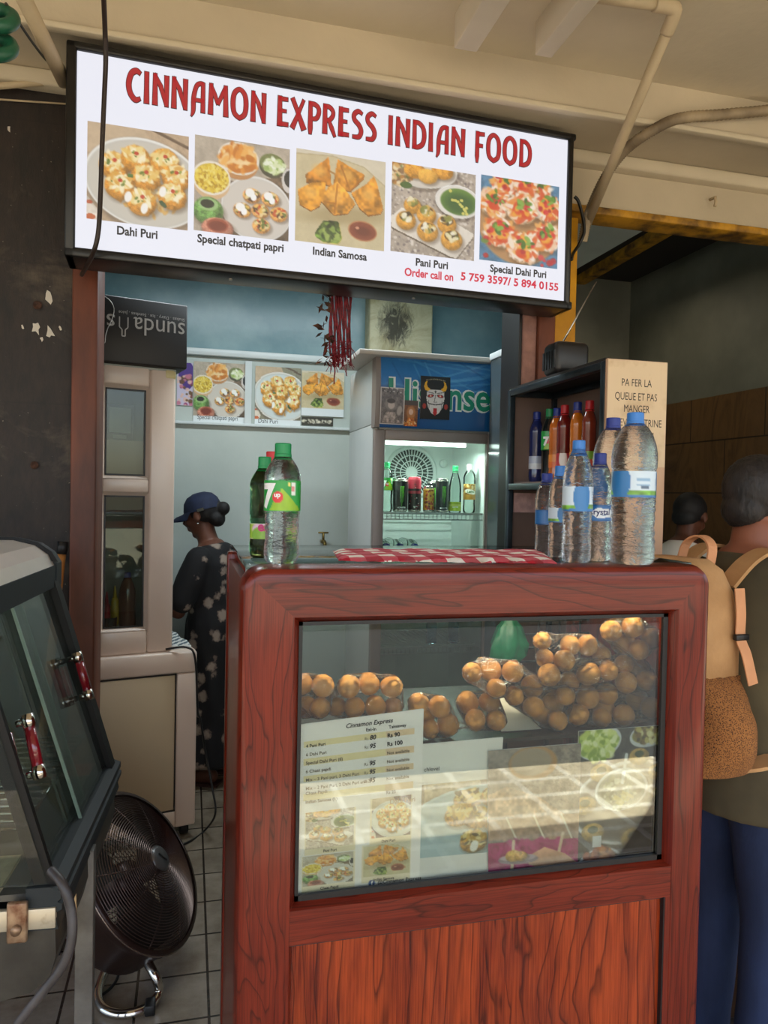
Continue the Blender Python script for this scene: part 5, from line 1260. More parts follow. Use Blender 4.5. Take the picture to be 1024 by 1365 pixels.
a = MB(); a.box((SHX0+.004, SHY0-.0125, nz), (SHX1-.002, SHY0-.0105, SHT+.002))
ntc = obj('notice_sheet', a, mat('aged_paper', '#dcc3a0', .75, col2='#b99a74', scale=9, thresh=(.25, .5)), None, 'aged tan paper notice with black capital letters on the end of the shelf', 'notice', loc=((SHX0+SHX1)/2, SHY0-.011, nz))
mb = MB(); NM = frame(V((0, SHY0-.0128, 0)), (1, 0, 0), z=(0, -1, 0))
for txt, x0, x1, yb in (('PA FER LA', 829, 869, 514), ('QUEUE ET PAS', 820, 876, 532), ('MANGER', 832, 866, 549), ('DEVAN VITRINE', 820, 882, 567), ('ICI', 858, 871, 586)):
    p0 = P(x0, yb, Y=SHY0-.0128); p1 = P(x1, yb+1, Y=SHY0-.0128)
    put_text(mb, NM, txt, p0.x, p0.z, .0295, 0, 0, fit=p1.x-p0.x)
obj('capital_letters', mb, M_ink, ntc, fix=False)
# price slip inside the lower bay
pa = P(700, 672, Y=SHY1-.03)
obj('price_slip', MB().box((P(686, 680, Y=SHY1-.02).x, SHY1-.012, P(690, 683, Y=SHY1-.02).z), (P(716, 680, Y=SHY1-.02).x, SHY1-.0075, P(690, 657, Y=SHY1-.02).z)), mat('pink_paper', '#d9b0a8', .8, var=.3, scale=40), None, 'small pinkish price slip stuck in the lower bay of the shelf', 'paper', loc=pa)
def lab_plain(c1, c2, c3=None):
    def f(p):
        p.rect(0, 0, 1, 1, c1); p.rect(0, .55, 1, 1, c2)
        if c3: p.ell(.5, .4, .09, .2*p.asp*3, c3, 0, .2)
    return f
SB = [  # px, base py, top py, radius, body colour, cap, label colours, text for label
 (700, 637, 552, .030, '#6e1c2a', M_rcap, ('#cfd2cc', '#9cb83a', None), 'dark red soda bottle with red cap and pale label, deepest on the shelf'),
 (714, 637, 549, .030, '#26306a', M_navy, ('#b9c4dc', '#dfe4ee', None), 'dark blue soda bottle with blue cap on the shelf'),
 (731, 637, 545, .031, '#cfd6cc', M_gcap, ('#2a9a44', '#39a84a', '#d6232e'), 'clear soda bottle with green cap and green label on the shelf'),
 (741, 634, 544, .030, '#d9701c', M_navy, ('#e88a2c', '#e36a1c', None), 'orange soda bottle half hidden behind a red capped one'),
 (751, 637, 540, .029, '#7a1c18', M_rcap, ('#b9202c', '#c83a40', '#f0e6e0'), 'tall dark red cola bottle with red cap in the middle of the shelf'),
 (768, 632, 536, .026, '#e07a1a', M_navy, ('#f08c2a', '#e86a14', None), 'bright orange soda bottle with blue cap on the shelf'),
 (784, 632, 534, .026, '#8a3420', M_rcap, ('#7fae3a', '#e05a3c', None), 'brown soda bottle with red cap behind the shelf post'),
]
for px, pb, pt, R, colr, cp, lc, lb in SB:
    k = (SHX0+SHX1)/2; b = P(px, pb, X=k+.01); b.z = SHM+.0005
    hh_ = P(px, pt, Y=b.y).z-b.z
    li = liquid('soda_clear', '#f0f4f0', 1.2) if colr == '#cfd6cc' else mat('soda_'+colr[1:], colr, .14, var=.25, scale=14, coat=.6)
    bottle(lb, b, hh_, R*hh_/.29, 'soda', li, cp, (.19, .37, lab_plain(*lc)) if not lc[0] == '#2a9a44' else (.44, .69, lab_seven), ([('7', -.7, .50, 1.5, 1, M_wi, .05), ('up', .1, .55, .40, 1, M_wi, .05)] if lc[0] == '#2a9a44' else None), 'soda_bottle', 'soft drinks on the black shelf', rot=-.6)
# radio on top of the shelf
rb0 = P(740, 499, Y=2.3); rz = SHT+.0085
rad = thing('radio', 'small black radio with a raised aerial on top of the shelf', 'radio', (SHX0+.09, 2.22, rz))
rx0 = P(730, 480, Y=2.22).x; rx1 = P(775, 480, Y=2.22).x; rt = P(755, 457, Y=2.2).z
obj('radio_body', MB().box((rx0, 2.16, rz), (rx1, 2.26, rt), 0, None, .02, 3), mat('black_plastic', '#1d1a1a', .35, var=.1), rad)
mb = MB(); 
for k in range(5): mb.box((rx0-.002, 2.17+.018*k, rz+.02), (rx0+.004, 2.18+.018*k, rt-.03))
obj('speaker_slots', mb, mat('dark_slot', '#0c0b0b', .5), rad)
a = P(747, 462, Y=2.22); b = P(795, 376, Y=2.24)
obj('aerial', MB().cyl(a, b, .0035, .002, 8), mat('steel', '#b8b4ac', .25, .95, var=.1), rad)
bottle('plastic bottle half full of brown sauce behind the lower cabinet pane', inC(px1-.045, oy+.12, zlo), .31, .036, 'slim', mat('brown_sauce', '#6b3a24', .2, coat=.5), M_navy, None, None, 'sauce_bottle', None)
# ================================================================== glass door drinks fridge
YR = 3.2; fx0, fx1 = P(498, 650, Y=YR).x, P(662, 650, Y=YR).x; FZT = (P(502, 478, Y=YR).z+P(664, 485, Y=YR).z)/2; FD = .54
zh = (P(500, 571, Y=YR).z+P(660, 577, Y=YR).z)/2
fr_t = thing('drinks_fridge', 'grey drinks fridge with a lit glass door and blue header, against the wall', 'fridge', ((fx0+fx1)/2, YR+FD/2, 0))
M_fw = mat('fridge_white', '#cfd4d2', .35, var=.06); M_fg = mat('fridge_grey', '#8d807a', .4, var=.08); M_liner = mat('fridge_liner', '#dfe8e4', .4, var=.05)
y0 = YR+.04
mb = MB(); mb.box((fx0, y0, .08), (fx0+.03, YR+FD, zh+.02), 0, None, .006); mb.box((fx1-.03, y0, .08), (fx1, YR+FD, zh+.02), 0, None, .006); mb.box((fx0+.03, YR+FD-.03, .08), (fx1-.03, YR+FD, zh+.02)); mb.box((fx0+.03, y0, .08), (fx1-.03, YR+FD-.03, .30)); mb.box((fx0+.03, y0, zh-.01), (fx1-.03, YR+FD-.03, zh+.02))
obj('cabinet_body', mb, M_fw, fr_t)
mb = MB(); li0, li1 = fx0+.031, fx1-.031
mb.box((li0, y0+.01, .301), (li0+.004, YR+FD-.031, zh-.011)); mb.box((li1-.004, y0+.01, .301), (li1, YR+FD-.031, zh-.011)); mb.box((li0, YR+FD-.036, .301), (li1, YR+FD-.031, zh-.011)); obj('liner', mb, M_liner, fr_t)
# header: bulged front with printed film
mb = MB(); n = 12
prof = [(YR-.012-.014*math.sin(pi*k/n)**.7, zh+.004+(FZT-zh-.004)*k/n) for k in range(n+1)]
MX = frame(V((fx0-.004, 0, 0)), (0, 1, 0), z=(1, 0, 0))      # x=Y, y=Z, z=X
poly = [(y, z) for y, z in prof]+[(YR+.05, FZT), (YR+.05, zh+.004)]
mb.prism(poly, 0, .022, 0, MX); mb.prism(poly, fx1-fx0-.014, fx1-fx0+.008, 0, MX); mb.box((fx0+.018, YR+.02, FZT-.01), (fx1-.018, YR+.05, FZT), 0)
obj('header_frame', mb, M_fg, fr_t)
obj('header_housing', MB().box((fx0, YR+.05, zh+.021), (fx1, YR+FD, FZT-.0005), 0, None, .004), M_fw, fr_t)
hp = Pic(140, 80, '#1d5f9e', .55, 3); hp.poly([(0, 0), (1, 0), (1, .5), (0, .4)], '#2c74b4', tex=.05); hp.rect(0, .72, 1, 1, '#14487c', .6)
for k in range(26): hp.line(hp.r.random(), hp.r.random()*.6, hp.r.random()*1.2, hp.r.random()*.6, .008, hp.r.choice(['#5fa4d0', '#1a4f8c', '#7db8dc']), .35)
hx0, hx1 = fx0+.018, fx1-.018
def hpl(u, v):
    t = 1-v; i = t*n; y = YR-.012-.014*max(0, math.sin(pi*t))**.7; return V((hx0+(hx1-hx0)*u, y-.0005, zh+.004+(FZT-zh-.004)*t))
hd = obj('header_film', pic_mesh(hp, hpl), printed('header_print', .3, coat=.4), fr_t, fix=False)
def on_header(vs, fs, mb, mi, off):
    out = []
    for (x, z, _) in vs:
        t = (z-zh-.004)/(FZT-zh-.004); y = YR-.012-.014*max(0, math.sin(pi*min(max(t, 0), 1)))**.7; out.append((x, y-off, z))
    mb.add(out, fs, mi)
xa, xb = P(517, 540, Y=YR-.02).x, P(652, 540, Y=YR-.02).x; zb_ = (P(520, 541, Y=YR-.02).z+P(650, 549, Y=YR-.02).z)/2
mb = MB()
for bold, mi, off in ((.055, 0, .0055), (.018, 1, .0068)):
    vs, fs = text_geo('Hisense', .175, bold=bold, fit=None); x0 = min(v[0] for v in vs); x1 = max(v[0] for v in vs); k = (xb-xa)/(x1-x0)
    dlt = .004 if mi == 0 else 0
    on_header([(xa+(v[0]-x0)*k, zb_+v[1], 0) for v in vs], fs, mb, mi, off)
obj('maker_lettering', mb, [mat('white_print', '#e8eae8', .4), mat('teal_print', '#0f8a6c', .4)], hd, fix=False)
# top board lying over the fridge
a, b = P(478, 472, Y=YR-.03), P(662, 482, Y=YR-.03); zz = FZT+.001
obj('top_board', MB().box((a.x, YR-.05, zz), (b.x, YR+.4, zz+.022), 0, None, .003), mat('laminate_board', '#c9c2ba', .5), None, 'pale laminate board lying on top of the fridge', 'board', loc=((a.x+b.x)/2, YR+.2, zz))
# door
dm = .048; dz0 = .30; mb = MB()
mb.box((fx0, YR, dz0), (fx0+dm, YR+.038, zh-.004), 0, None, .006); mb.box((fx1-dm, YR, dz0), (fx1, YR+.038, zh-.004), 0, None, .006); mb.box((fx0+dm, YR, dz0), (fx1-dm, YR+.038, dz0+.06), 0, None, .004); mb.box((fx0+dm, YR, zh-.05), (fx1-dm, YR+.038, zh-.004), 0, None, .004)
dr = obj('door', mb, M_fg, fr_t)
obj('door_glass', MB().box((fx0+dm, YR+.015, dz0+.06), (fx1-dm, YR+.019, zh-.05)), glass_pane('fridge_glass', '#e9f2ee', 1.45), dr)
obj('vent_grille', MB().box((fx0+.01, y0-.02, .09), (fx1-.01, y0, .28), 0, None, .004), mat('black_grille', '#1e1e1e', .5), fr_t)
for x in (fx0+.06, fx1-.06):
    for y in (y0+.06, YR+FD-.06): obj('foot', MB().cyl((x, y, 0), (x, y, .081), .02), MATS['black_grille'], fr_t)
# light tube, fan cover, dial
lz = zh-.055
tube_m = glow('fridge_tube', '#f2fff8', 5.0)
obj('light_tube', MB().cyl((fx0+.07, YR+.07, lz), (fx1-.13, YR+.07, lz), .010, n=12), tube_m, fr_t)
lamp('fridge_tube_light', 'AREA', ((fx0+fx1)/2, YR+.10, lz-.03), 1.5, (.90, 1, .96), .38, .03)
YBK = YR+FD-.037
fc = P(548, 630, Y=YBK); R_f = .118
mb = MB()
FM = frame(fc, (1, 0, 0), z=(0, -1, 0))
mb.lathe([(R_f*1.18, 0), (R_f*1.18, .008), (R_f*1.05, .012), (R_f*1.02, .012), (R_f*1.02, .004)], 40, 0, FM, cap=False)
for k in range(44):
    a = 2*pi*k/44; mb.box((R_f*.25 if k % 2 == 0 else R_f*.7, -.0022, .006), (R_f*1.03, .0022, .011), 0, FM @ RZ(a))
for q in (.25, .5, .75): mb.tube([FM @ V((R_f*q*math.cos(a), R_f*q*math.sin(a), .009)) for a in np.linspace(0, 2*pi, 33)[:-1]], .0028, 6, closed=True)
mb.lathe([(.0001, .012), (R_f*.25, .010)], 20, 0, FM, cap=False)
fo = obj('fan_grille', mb, M_liner, fr_t); obj('fan_opening', MB().lathe([(.0001, .002), (R_f, .002)], 36, 0, FM, cap=False), mat('dark_hollow', '#4a5350', .7), fo, fix=False)
dc = P(591, 618, Y=YBK); DM = frame(dc, (1, 0, 0), z=(0, -1, 0)); mb = MB(); mb.lathe([(.022, 0), (.022, .012), (.019, .016)], 20, 0, DM); mb.box((-.003, -.018, .016), (.003, .018, .022), 0, DM); obj('dial', mb, M_liner, fr_t)
# shelves
def fshelf(z, lip=True):
    mb = MB(); 
    for y in np.linspace(YR+.085, YBK-.03, 12): mb.cyl((li0+.006, y, z-.004), (li1-.006, y, z-.004), .0022, n=6)
    for x in np.linspace(li0+.01, li1-.01, 26): mb.cyl((x, YR+.075, z-.002), (x, YBK-.02, z-.002), .0016, n=5)
    s_ = obj('wire_shelf', mb, M_liner, fr_t)
    if lip:
        mb = MB(); mb.box((li0+.006, YR+.066, z-.006), (li1-.006, YR+.074, z+.004)); mb.box((li0+.006, YR+.066, z-.032), (li1-.006, YR+.070, z-.026))
        for x in np.linspace(li0+.01, li1-.01, 26): mb.box((x-.0015, YR+.066, z-.03), (x+.0015, YR+.070, z))
        obj('shelf_lip', mb, M_fw, s_)
z1 = P(575, 684, Y=YR+.10).z; fshelf(z1); z2 = P(560, 737, Y=YR+.15).z; fshelf(z2); obj('light_block_tray', MB().box((li0+.006, YR+.08, z2-.016), (li1-.006, YBK-.004, z2-.010)), mat('dark_tray', '#2c302f', .5), fr_t); z3s = P(575, 860, Y=YR+.10).z; fshelf(z3s); fshelf(.42, False)  # dark sheet added to keep the tube's light off the lower shelves
# cans and bottles inside
def can(label, px, pyt, wpx, bodyc, art, txt=None, Y=YR+.13, lidc=None, group='cans in the fridge'):
    b = P(px, 684, Y=Y); b.z = z1+.0005; R = wpx*.5*.00345; h = P(px, pyt, Y=Y).z-b.z
    t = thing('drink_can', label, 'can', b, 0, group)
    mb = MB(); mb.lathe([(R*.78, 0), (R*.96, .008), (R, .014)], 28); obj('base', mb, MATS['steel'], t, local=True)
    mb = MB(); label_pic(mb, R, .014, h-.012, art, 28, k=1.0, w=150); mats = [printed('can_print', .3, coat=.5)]
    if txt:
        for (s_, x, y, size, m_) in txt:
            if m_ not in mats: mats.append(m_)
            n0 = len(mb.v); put_text(mb, None, s_, x*R, y*h, size*R, mats.index(m_), wrap=R*1.012, bold=.03); mb.c += [(1, 1, 1)]*(len(mb.v)-n0)
    obj('can_wall', mb, mats, t, local=True, fix=False)
    mb = MB(); mb.lathe([(R, h-.012), (R*.90, h-.003), (R*.90, h), (R*.86, h), (R*.84, h-.004), (.0001, h-.004)], 28, cap=False); obj('lid', mb, lidc or MATS['steel'], t, local=True)
def art_black(p):
    p.rect(0, 0, 1, 1, '#141716')
    for x, l in ((.47, .62), (.50, .72), (.53, .60)): p.poly([(x-.012, .18), (x+.014, .18), (x+.004, .18+l*.8), (x-.004, .18+l)], '#6cbb3c', tex=.1)
def art_red(p): p.rect(0, 0, 1, 1, '#2a2726'); p.rect(0, 0, 1, .30, '#c43a4c'); p.rect(0, .38, 1, .46, '#a83444'); p.crumbs(.5, .7, .2, .6, ['#e8e0dc', '#8a3a44'], 22, .016)
def art_gold(p): p.rect(0, 0, 1, 1, '#c8962e'); p.crumbs(.5, .45, .16, .7, ['#8a1c14', '#b5301c', '#5a1410'], 34, .03); p.rect(0, .0, 1, .06, '#e6c878'); p.crumbs(.5, 1.0, .2, .3, ['#8a1c14'], 10, .03)
M_pw = mat('white_print', '#e8eae8', .4)
can('black energy drink can with green claw stripes beside the clear soda bottle', 533, 638, 20, None, art_black, [('MONSTER', -.62, .13, .26, M_pw), ('ENERGY', -.36, .07, .14, M_pw)], Y=YR+.12)
can('dark can with a red upper band between black and gold cans', 552, 636, 18, None, art_red, [('ULTRA', -.4, .16, .22, M_pw)], Y=YR+.125, lidc=mat('red_lid', '#c84a58', .35, .5))
can('slim gold can with red print in the fridge', 571, 648, 15, None, art_gold, None, Y=YR+.12)
can('black can with green claw stripes next to the pale green bottle', 589, 638, 18, None, art_black, [('MONSTER', -.62, .13, .26, M_pw)], Y=YR+.12)
can('black can half hidden behind the gold one', 577, 641, 18, None, art_black, None, Y=YR+.20)
def fb(label, px, pyt, wpx, prof, body, capm, lab, txt=None, Y=YR+.13, z=z1, base_px=684, nm='soda_bottle'):
    b = P(px, base_px, Y=Y); b.z = z+.0005; return bottle(label, b, P(px, pyt, Y=Y).z-b.z, wpx*.5*.00345, prof, body, capm, lab, txt, nm, 'bottles in the fridge', rot=-.1)
M_thin = glass_pane('thin_plastic', '#e8f0ec', 1.35)
fb('clear lemon soda bottle with green cap at the fridge hinge side', 515, 616, 16, 'soda', M_thin, M_gcap, (.44, .69, lab_seven), [('7', -1.0, .50, 1.5, 1, M_wi, .05), ('up', -.2, .555, .40, 1, M_wi, .05)])
fb('pale bottle with green cap and lime label in the fridge', 606, 621, 17, 'glass', M_thin, M_gcap, (.05, .24, lambda p: (p.rect(0, 0, 1, 1, '#b5cc3c'), p.rect(0, .3, 1, .5, '#d8e070'))), [('sprite', -.6, .12, .4, 1, M_wi, .03)])
def lab_mango(p): p.rect(0, 0, 1, 1, '#c89440'); p.crumbs(.5, .2, .5, .4, ['#8a5a1c', '#e8c070', '#6a4414', '#f0d8a0'], 160, .03); p.ell(.5, .5*1, .16, .06, '#f4f0e4', .2, .1)
fb('clear bottle with white cap and brown patterned label in the fridge', 625, 619, 17, 'soda', M_thin, M_wcap, (.28, .60, lab_mango), [('Lemo', -.62, .42, .55, 1, mat('green_print', '#1f7a3c', .5), .03)])
for i, px in enumerate((518, 536, 556)):                                     # bottles lying on the second shelf, caps to the front
    c = P(px, 723, Y=YR+.10); r = .0305; t = bottle('water bottle lying on the second fridge shelf, navy cap to the front', V((c.x, YR+.36, z2+r+.001)), .24, r, 'slim', M_thin, M_navy, None, None, 'water_bottle', 'lying bottles in the fridge')
    t.matrix_world = T((c.x, YR+.355, z2+r+.001)) @ RX(pi/2); WM[t] = t.matrix_world
for i, px in enumerate((575, 604)): fb('blue capped water bottle on the third fridge shelf', px, 822, 15, 'slim', liquid('blue_water', '#7fb4dd', 1.2), M_lblue, None, None, YR+.14, z3s, 860, 'water_bottle')
# pictures stuck to the header
def hsheet(label, pts, pc, cat='picture', name='stuck_picture', off=.0085):
    a, b, c, d = [P(*p, Y=YR-.045) for p in pts]; x0, x1 = (a.x+d.x)/2, (b.x+c.x)/2; zt_, zb2 = (a.z+b.z)/2, (c.z+d.z)/2
    def pl(u, v):
        z = zt_+(zb2-zt_)*v; t = min(max((z-zh-.004)/(FZT-zh-.004), 0), 1); return V((x0+(x1-x0)*u, YR-.012-.014*math.sin(pi*t)**.7-off, z))
    mb = MB(); add_pic(mb, pc, pl); g_ = len(mb.v); w, h = pc.w, pc.h
    q = [pl(0, 0), pl(1, 0), pl(1, .5), pl(1, 1), pl(0, 1), pl(0, .5)]; mb.add([p+V((0, .0012, 0)) for p in q], [(0, 1, 2, 5), (5, 2, 3, 4)]); mb.c += [(.5, .5, .5)]*6
    return obj(name, mb, printed('stuck_print', .35), None, label, cat, loc=pl(.5, 1), fix=False)
p = Pic(44, 66, '#6a5f5e', 1.55, 71); p.mottle(.4); p.rect(0, 0, 1, .03, '#cfc4bf'); p.rect(0, .97, 1, 1, '#cfc4bf'); p.rect(0, 0, .05, 1, '#cfc4bf'); p.rect(.95, 0, 1, 1, '#cfc4bf'); p.crumbs(.5, .1, .4, .08, ['#d8ccc8', '#3a3232'], 30, .03)
p.ell(.45, .46, .26, .26, '#8f837e', 0, .3, .7); p.ell(.46, .48, .14, .16, '#c4b0a6', 0, .2); p.poly([(.1, .95), (.25, .68), (.6, .66), (.85, .95)], '#a8968f', tex=.5); p.ell(.45, .37, .17, .1, '#3c3030', 0, .2); p.ell(.8, .62, .1, .2, '#b0a098', .2, .3)
hsheet('grey devotional portrait print stuck on the fridge header', ((509, 515), (541, 517), (539, 566), (507, 564)), p)
p = Pic(32, 56, '#7a4a2c', 1.75, 72); p.mottle(.3); p.rect(0, 0, 1, .2, '#4a3a34'); p.ell(.5, .48, .32, .45, '#c8824a', 0, .4, .8); p.ell(.5, .45, .16, .2, '#e0b8a0', 0, .2); p.poly([(.1, 1), (.3, .66), (.7, .66), (.9, 1)], '#d87a34', tex=.4); p.crumbs(.5, .9, .5, .15, ['#e8a04a', '#b8481c', '#f0d0a0'], 30, .05)
hsheet('small orange devotional print stuck beside the grey one', ((541, 533), (559, 534), (557, 568), (539, 567)), p, off=.0105)
p = Pic(66, 92, '#17110f', 1.42, 73)
for k in range(16): p.ell(.2+.04*k, .10-.03*math.sin(pi*k/15), .014, .02, '#9a8a70')
for s_ in (-1, 1):
    pts = [(.5+s_*x, y) for x, y in ((.20, .36), (.34, .33), (.385, .25), (.34, .15), (.27, .11), (.29, .19), (.26, .26), (.18, .30))]; p.poly(pts, '#e8a81c', tex=.1)
    p.ell(.5+s_*.36, .70, .06, .09, '#a83020')
p.poly([(.22, .36), (.35, .31), (.65, .31), (.78, .36), (.80, .52), (.74, .72), (.62, .86), (.5, .90), (.38, .86), (.26, .72), (.20, .52)], '#d9d0cc', tex=.03)
for s_ in (-1, 1):
    p.ell(.5+s_*.16, .46, .11, .055, '#1a1210', s_*.2); p.ell(.5+s_*.16, .46, .085, .04, '#c02a2a', s_*.2); p.ell(.5+s_*.16, .46, .025, .03, '#f0c8b0'); p.line(.5+s_*.05, .40, .5+s_*.27, .37, .012, '#1a1210'); p.line(.5+s_*.02, .66, .5+s_*.22, .64, .018, '#1a1210'); p.line(.5+s_*.22, .64, .5+s_*.26, .60, .012, '#1a1210')
    p.line(.5+s_*.22, .56, .5+s_*.20, .74, .008, '#5a4a48')
p.line(.5, .44, .47, .58, .01, '#1a1210'); p.ell(.5, .60, .06, .025, '#1a1210', 0, .3); p.ell(.5, .60, .045, .015, '#d9d0cc'); p.poly([(.44, .74), (.56, .74), (.57, .86), (.5, .92), (.43, .86)], '#b81c1c'); p.line(.5, .34, .5, .39, .015, '#1a1210'); p.line(.46, .35, .5, .38, .01, '#1a1210'); p.line(.54, .35, .5, .38, .01, '#1a1210')
hsheet('black poster of a white horned mask with its tongue out on the fridge header', ((563, 500), (602, 503), (600, 560), (560, 557)), p, 'poster', 'mask_poster', off=.0115)
# dark side partition between fridge and shelf
pa, pb = P(690, 457, X=1.30), P(664, 475, X=1.30)
sp_ = thing('side_partition', 'low dark glass partition with a pale rail beside the fridge', 'partition', (1.30, 2.9, 0))
obj('dark_panel', MB().box((1.295, pa.y, 0), (1.305, 3.15, pa.z-.03)), mat('smoked_panel', '#4b565a', .15), sp_)
obj('rail', MB().box((1.288, pa.y, pa.z-.03), (1.312, 3.15, pa.z), 0, None, .003), M_alu, sp_)
# ================================================================== heated display case at the kerb side
A0 = P(76, 1192, Y=1.467); A1 = P(154, 1032, Y=2.10)
rz_ = (A0.z+A1.z)/2; A0.z = A1.z = rz_
DY = (A1-A0).normalized(); DX = V((DY.y, -DY.x, 0)); LEN = (A1-A0).length
def dcp(s, o, z): return A0+DY*s+DX*o+V((0, 0, z-rz_))
BMx = frame(A0, DX, y=DY)                         # x outwards, y towards the stall, z up (0 at the rail)
case = thing('food_display_case', 'black framed sloping glass food case on legs with two red handles', 'display case', dcp(LEN/2, -.3, 0))
HT = .505; SL = .150                              # height of the slope and its lean
M_rail = mat('dark_grey_frame', '#262b2d', .5, var=.15, spec=.3); M_blackf = mat('black_frame', '#0f0d0c', .5, var=.3, scale=9, spec=.3); M_silver = mat('silver_hood', '#d2c8be', .3, .35, var=.08)
# rails
mb = MB(); pr = [(0, 0), (.012, .006), (.012, .016), (.004, .020), (.010, .026), (.010, .040), (-.01, .048), (-.05, .048), (-.05, -.03), (.006, -.03)]
mb.prism([(o, z-.02) for o, z in pr], -.015, LEN+.02, 0, BMx @ M4(((1, 0, 0, 0), (0, 0, 1, 0), (0, 1, 0, 0), (0, 0, 0, 1))))
obj('bottom_rail', mb, M_rail, case)
def bar(s, w, m, name, off=0):
    mb = MB(); q = []
    for (o, z) in ((-.006, .02), (-SL-.006, HT+.02)):
        for (ds, do) in ((0, -.03), (w, -.03), (w, .006), (0, .006)): q.append(BMx @ V((o+do+off, s+ds, z)))
    mb.add(q, [(0, 1, 2, 3), (7, 6, 5, 4)]+[(k, (k+1) % 4, 4+(k+1) % 4, 4+k) for k in range(4)]); return obj(name, mb, m, case)
bar(LEN-.045, .045, M_blackf, 'end_post'); bar(-.004, .014, M_blackf, 'end_post')
# hood: dark band, silver sheet, dark end cap
hood = [(-SL+.004, HT-.005), (-SL+.004, HT+.055), (-SL-.012, HT+.082), (-SL-.045, HT+.105), (-SL-.10, HT+.118), (-.62, HT+.122), (-.62, HT-.005)]
PM = BMx @ M4(((1, 0, 0, 0), (0, 0, 1, 0), (0, 1, 0, 0), (0, 0, 0, 1)))
inner = [(o-.006 if i in (1, 2, 3) else o, z-.004 if i in (3, 4, 5) else z) for i, (o, z) in enumerate(hood)]
mb = MB(); mb.prism([(-SL+.002, HT-.005), (-SL+.002, HT+.05), (-.60, HT+.05), (-.60, HT-.005)], -.02, LEN-.03, 0, PM); obj('hood_band', mb, M_rail, case)
sm_h = [(-SL-.002, HT+.05), (-SL-.016, HT+.078), (-SL-.047, HT+.101), (-SL-.10, HT+.114), (-.60, HT+.118), (-.60, HT+.05)]
mb = MB(); mb.prism(sm_h, -.02, LEN-.03, 0, PM, False); obj('hood_sheet', mb, M_silver, case)
mb = MB(); mb.prism(hood, LEN-.03, LEN+.022, 0, PM); obj('hood_end_cap', mb, M_rail, case)
mb = MB(); mb.prism([(o+.004, z+.004) for o, z in hood[1:6]]+[(-.62, HT+.10)], LEN-.036, LEN-.03, 0, PM); obj('black_seam', mb, M_blackf, case)
# glass
Sp0 = BMx @ V((-.012, 0, .02)); SN2 = (BMx.to_3x3() @ V((HT, 0, SL))).normalized()
def slope(s, t, off=0):                             # t 0 bottom .. 1 top
    return BMx @ V((-.010-SL*t+off*.95, s, .025+(HT-.02)*t+off*.3))
M_dg = glass_pane('case_glass', '#e6ece8', 1.45, 0, .03, .55)
def door(s0, s1, off):
    mb = MB(); a, b, c, d = slope(s0, 0, off), slope(s1, 0, off), slope(s1, 1, off), slope(s0, 1, off); k = SN2*.005
    mb.add([a, b, c, d, a-k, b-k, c-k, d-k], [(0, 1, 2, 3), (7, 6, 5, 4), (0, 4, 5, 1), (1, 5, 6, 2), (2, 6, 7, 3), (3, 7, 4, 0)]); return obj('sliding_door', mb, M_dg, case)
mid = LEN*.52
d1 = door(mid-.05, LEN-.045, -.004); d2 = door(.02, mid+.05, -.016)
M_edge = mat('green_glass_edge', '#7f9486', .15, var=.1)
for d, s_, off in ((d1, mid-.05, -.003), (d2, mid+.05, -.015)):
    mb = MB(); a, b, c, e = slope(s_, 0, off), slope(s_+.006, 0, off), slope(s_+.006, 1, off), slope(s_, 1, off); k = SN2*.006; mb.add([a, b, c, e, a-k, b-k, c-k, e-k], [(0, 1, 2, 3), (7, 6, 5, 4), (0, 4, 5, 1), (1, 5, 6, 2), (2, 6, 7, 3), (3, 7, 4, 0)]); obj('glass_edge', mb, M_edge, d)
M_redh = mat('red_handle', '#7d1420', .18, var=.15, coat=.8); M_chr = mat('chrome', '#d5d0c8', .12, 1, var=.05)
for d, (pxa, pya, pxb, pyb) in ((d1, (90, 873, 108, 936)), (d2, (20, 957, 38, 1043))):
    a = HIT(pxa, pya, Sp0, SN2)+SN2*.022; b = HIT(pxb, pyb, Sp0, SN2)+SN2*.022; ax = (b-a)
    side = (SN2.cross(ax)).normalized()
    h = obj('handle_grip', MB().cyl(a+ax*.2, a+ax*.8, .011, n=16), M_redh, d)
    for t0, t1 in ((0, .2), (.8, 1)):
        mb = MB(); mb.cyl(a+ax*t0, a+ax*t1, .0125, n=16); mb.cyl(a+ax*(t0+t1)*.5-SN2*.022, a+ax*(t0+t1)*.5, .007, n=10); obj('handle_end', mb, M_chr, h)
    mb = MB(); mb.cyl(a+ax*.2-SN2*.040, a+ax*.8-SN2*.040, .009, n=12); obj('inner_grip', mb, M_redh, d)
mb = MB(); mb.prism([(-.015, .03), (-SL-.012, HT+.01), (-.6, HT+.01), (-.6, .03)], -.008, -.003, 0, PM); obj('end_glass', mb, M_dg, case)
mb = MB(); mb.prism([(-.045, .03), (-SL-.045, HT), (-.6, HT), (-.6, .03)], LEN-.012, LEN-.006, 0, PM); obj('end_glass', mb, M_dg, case)
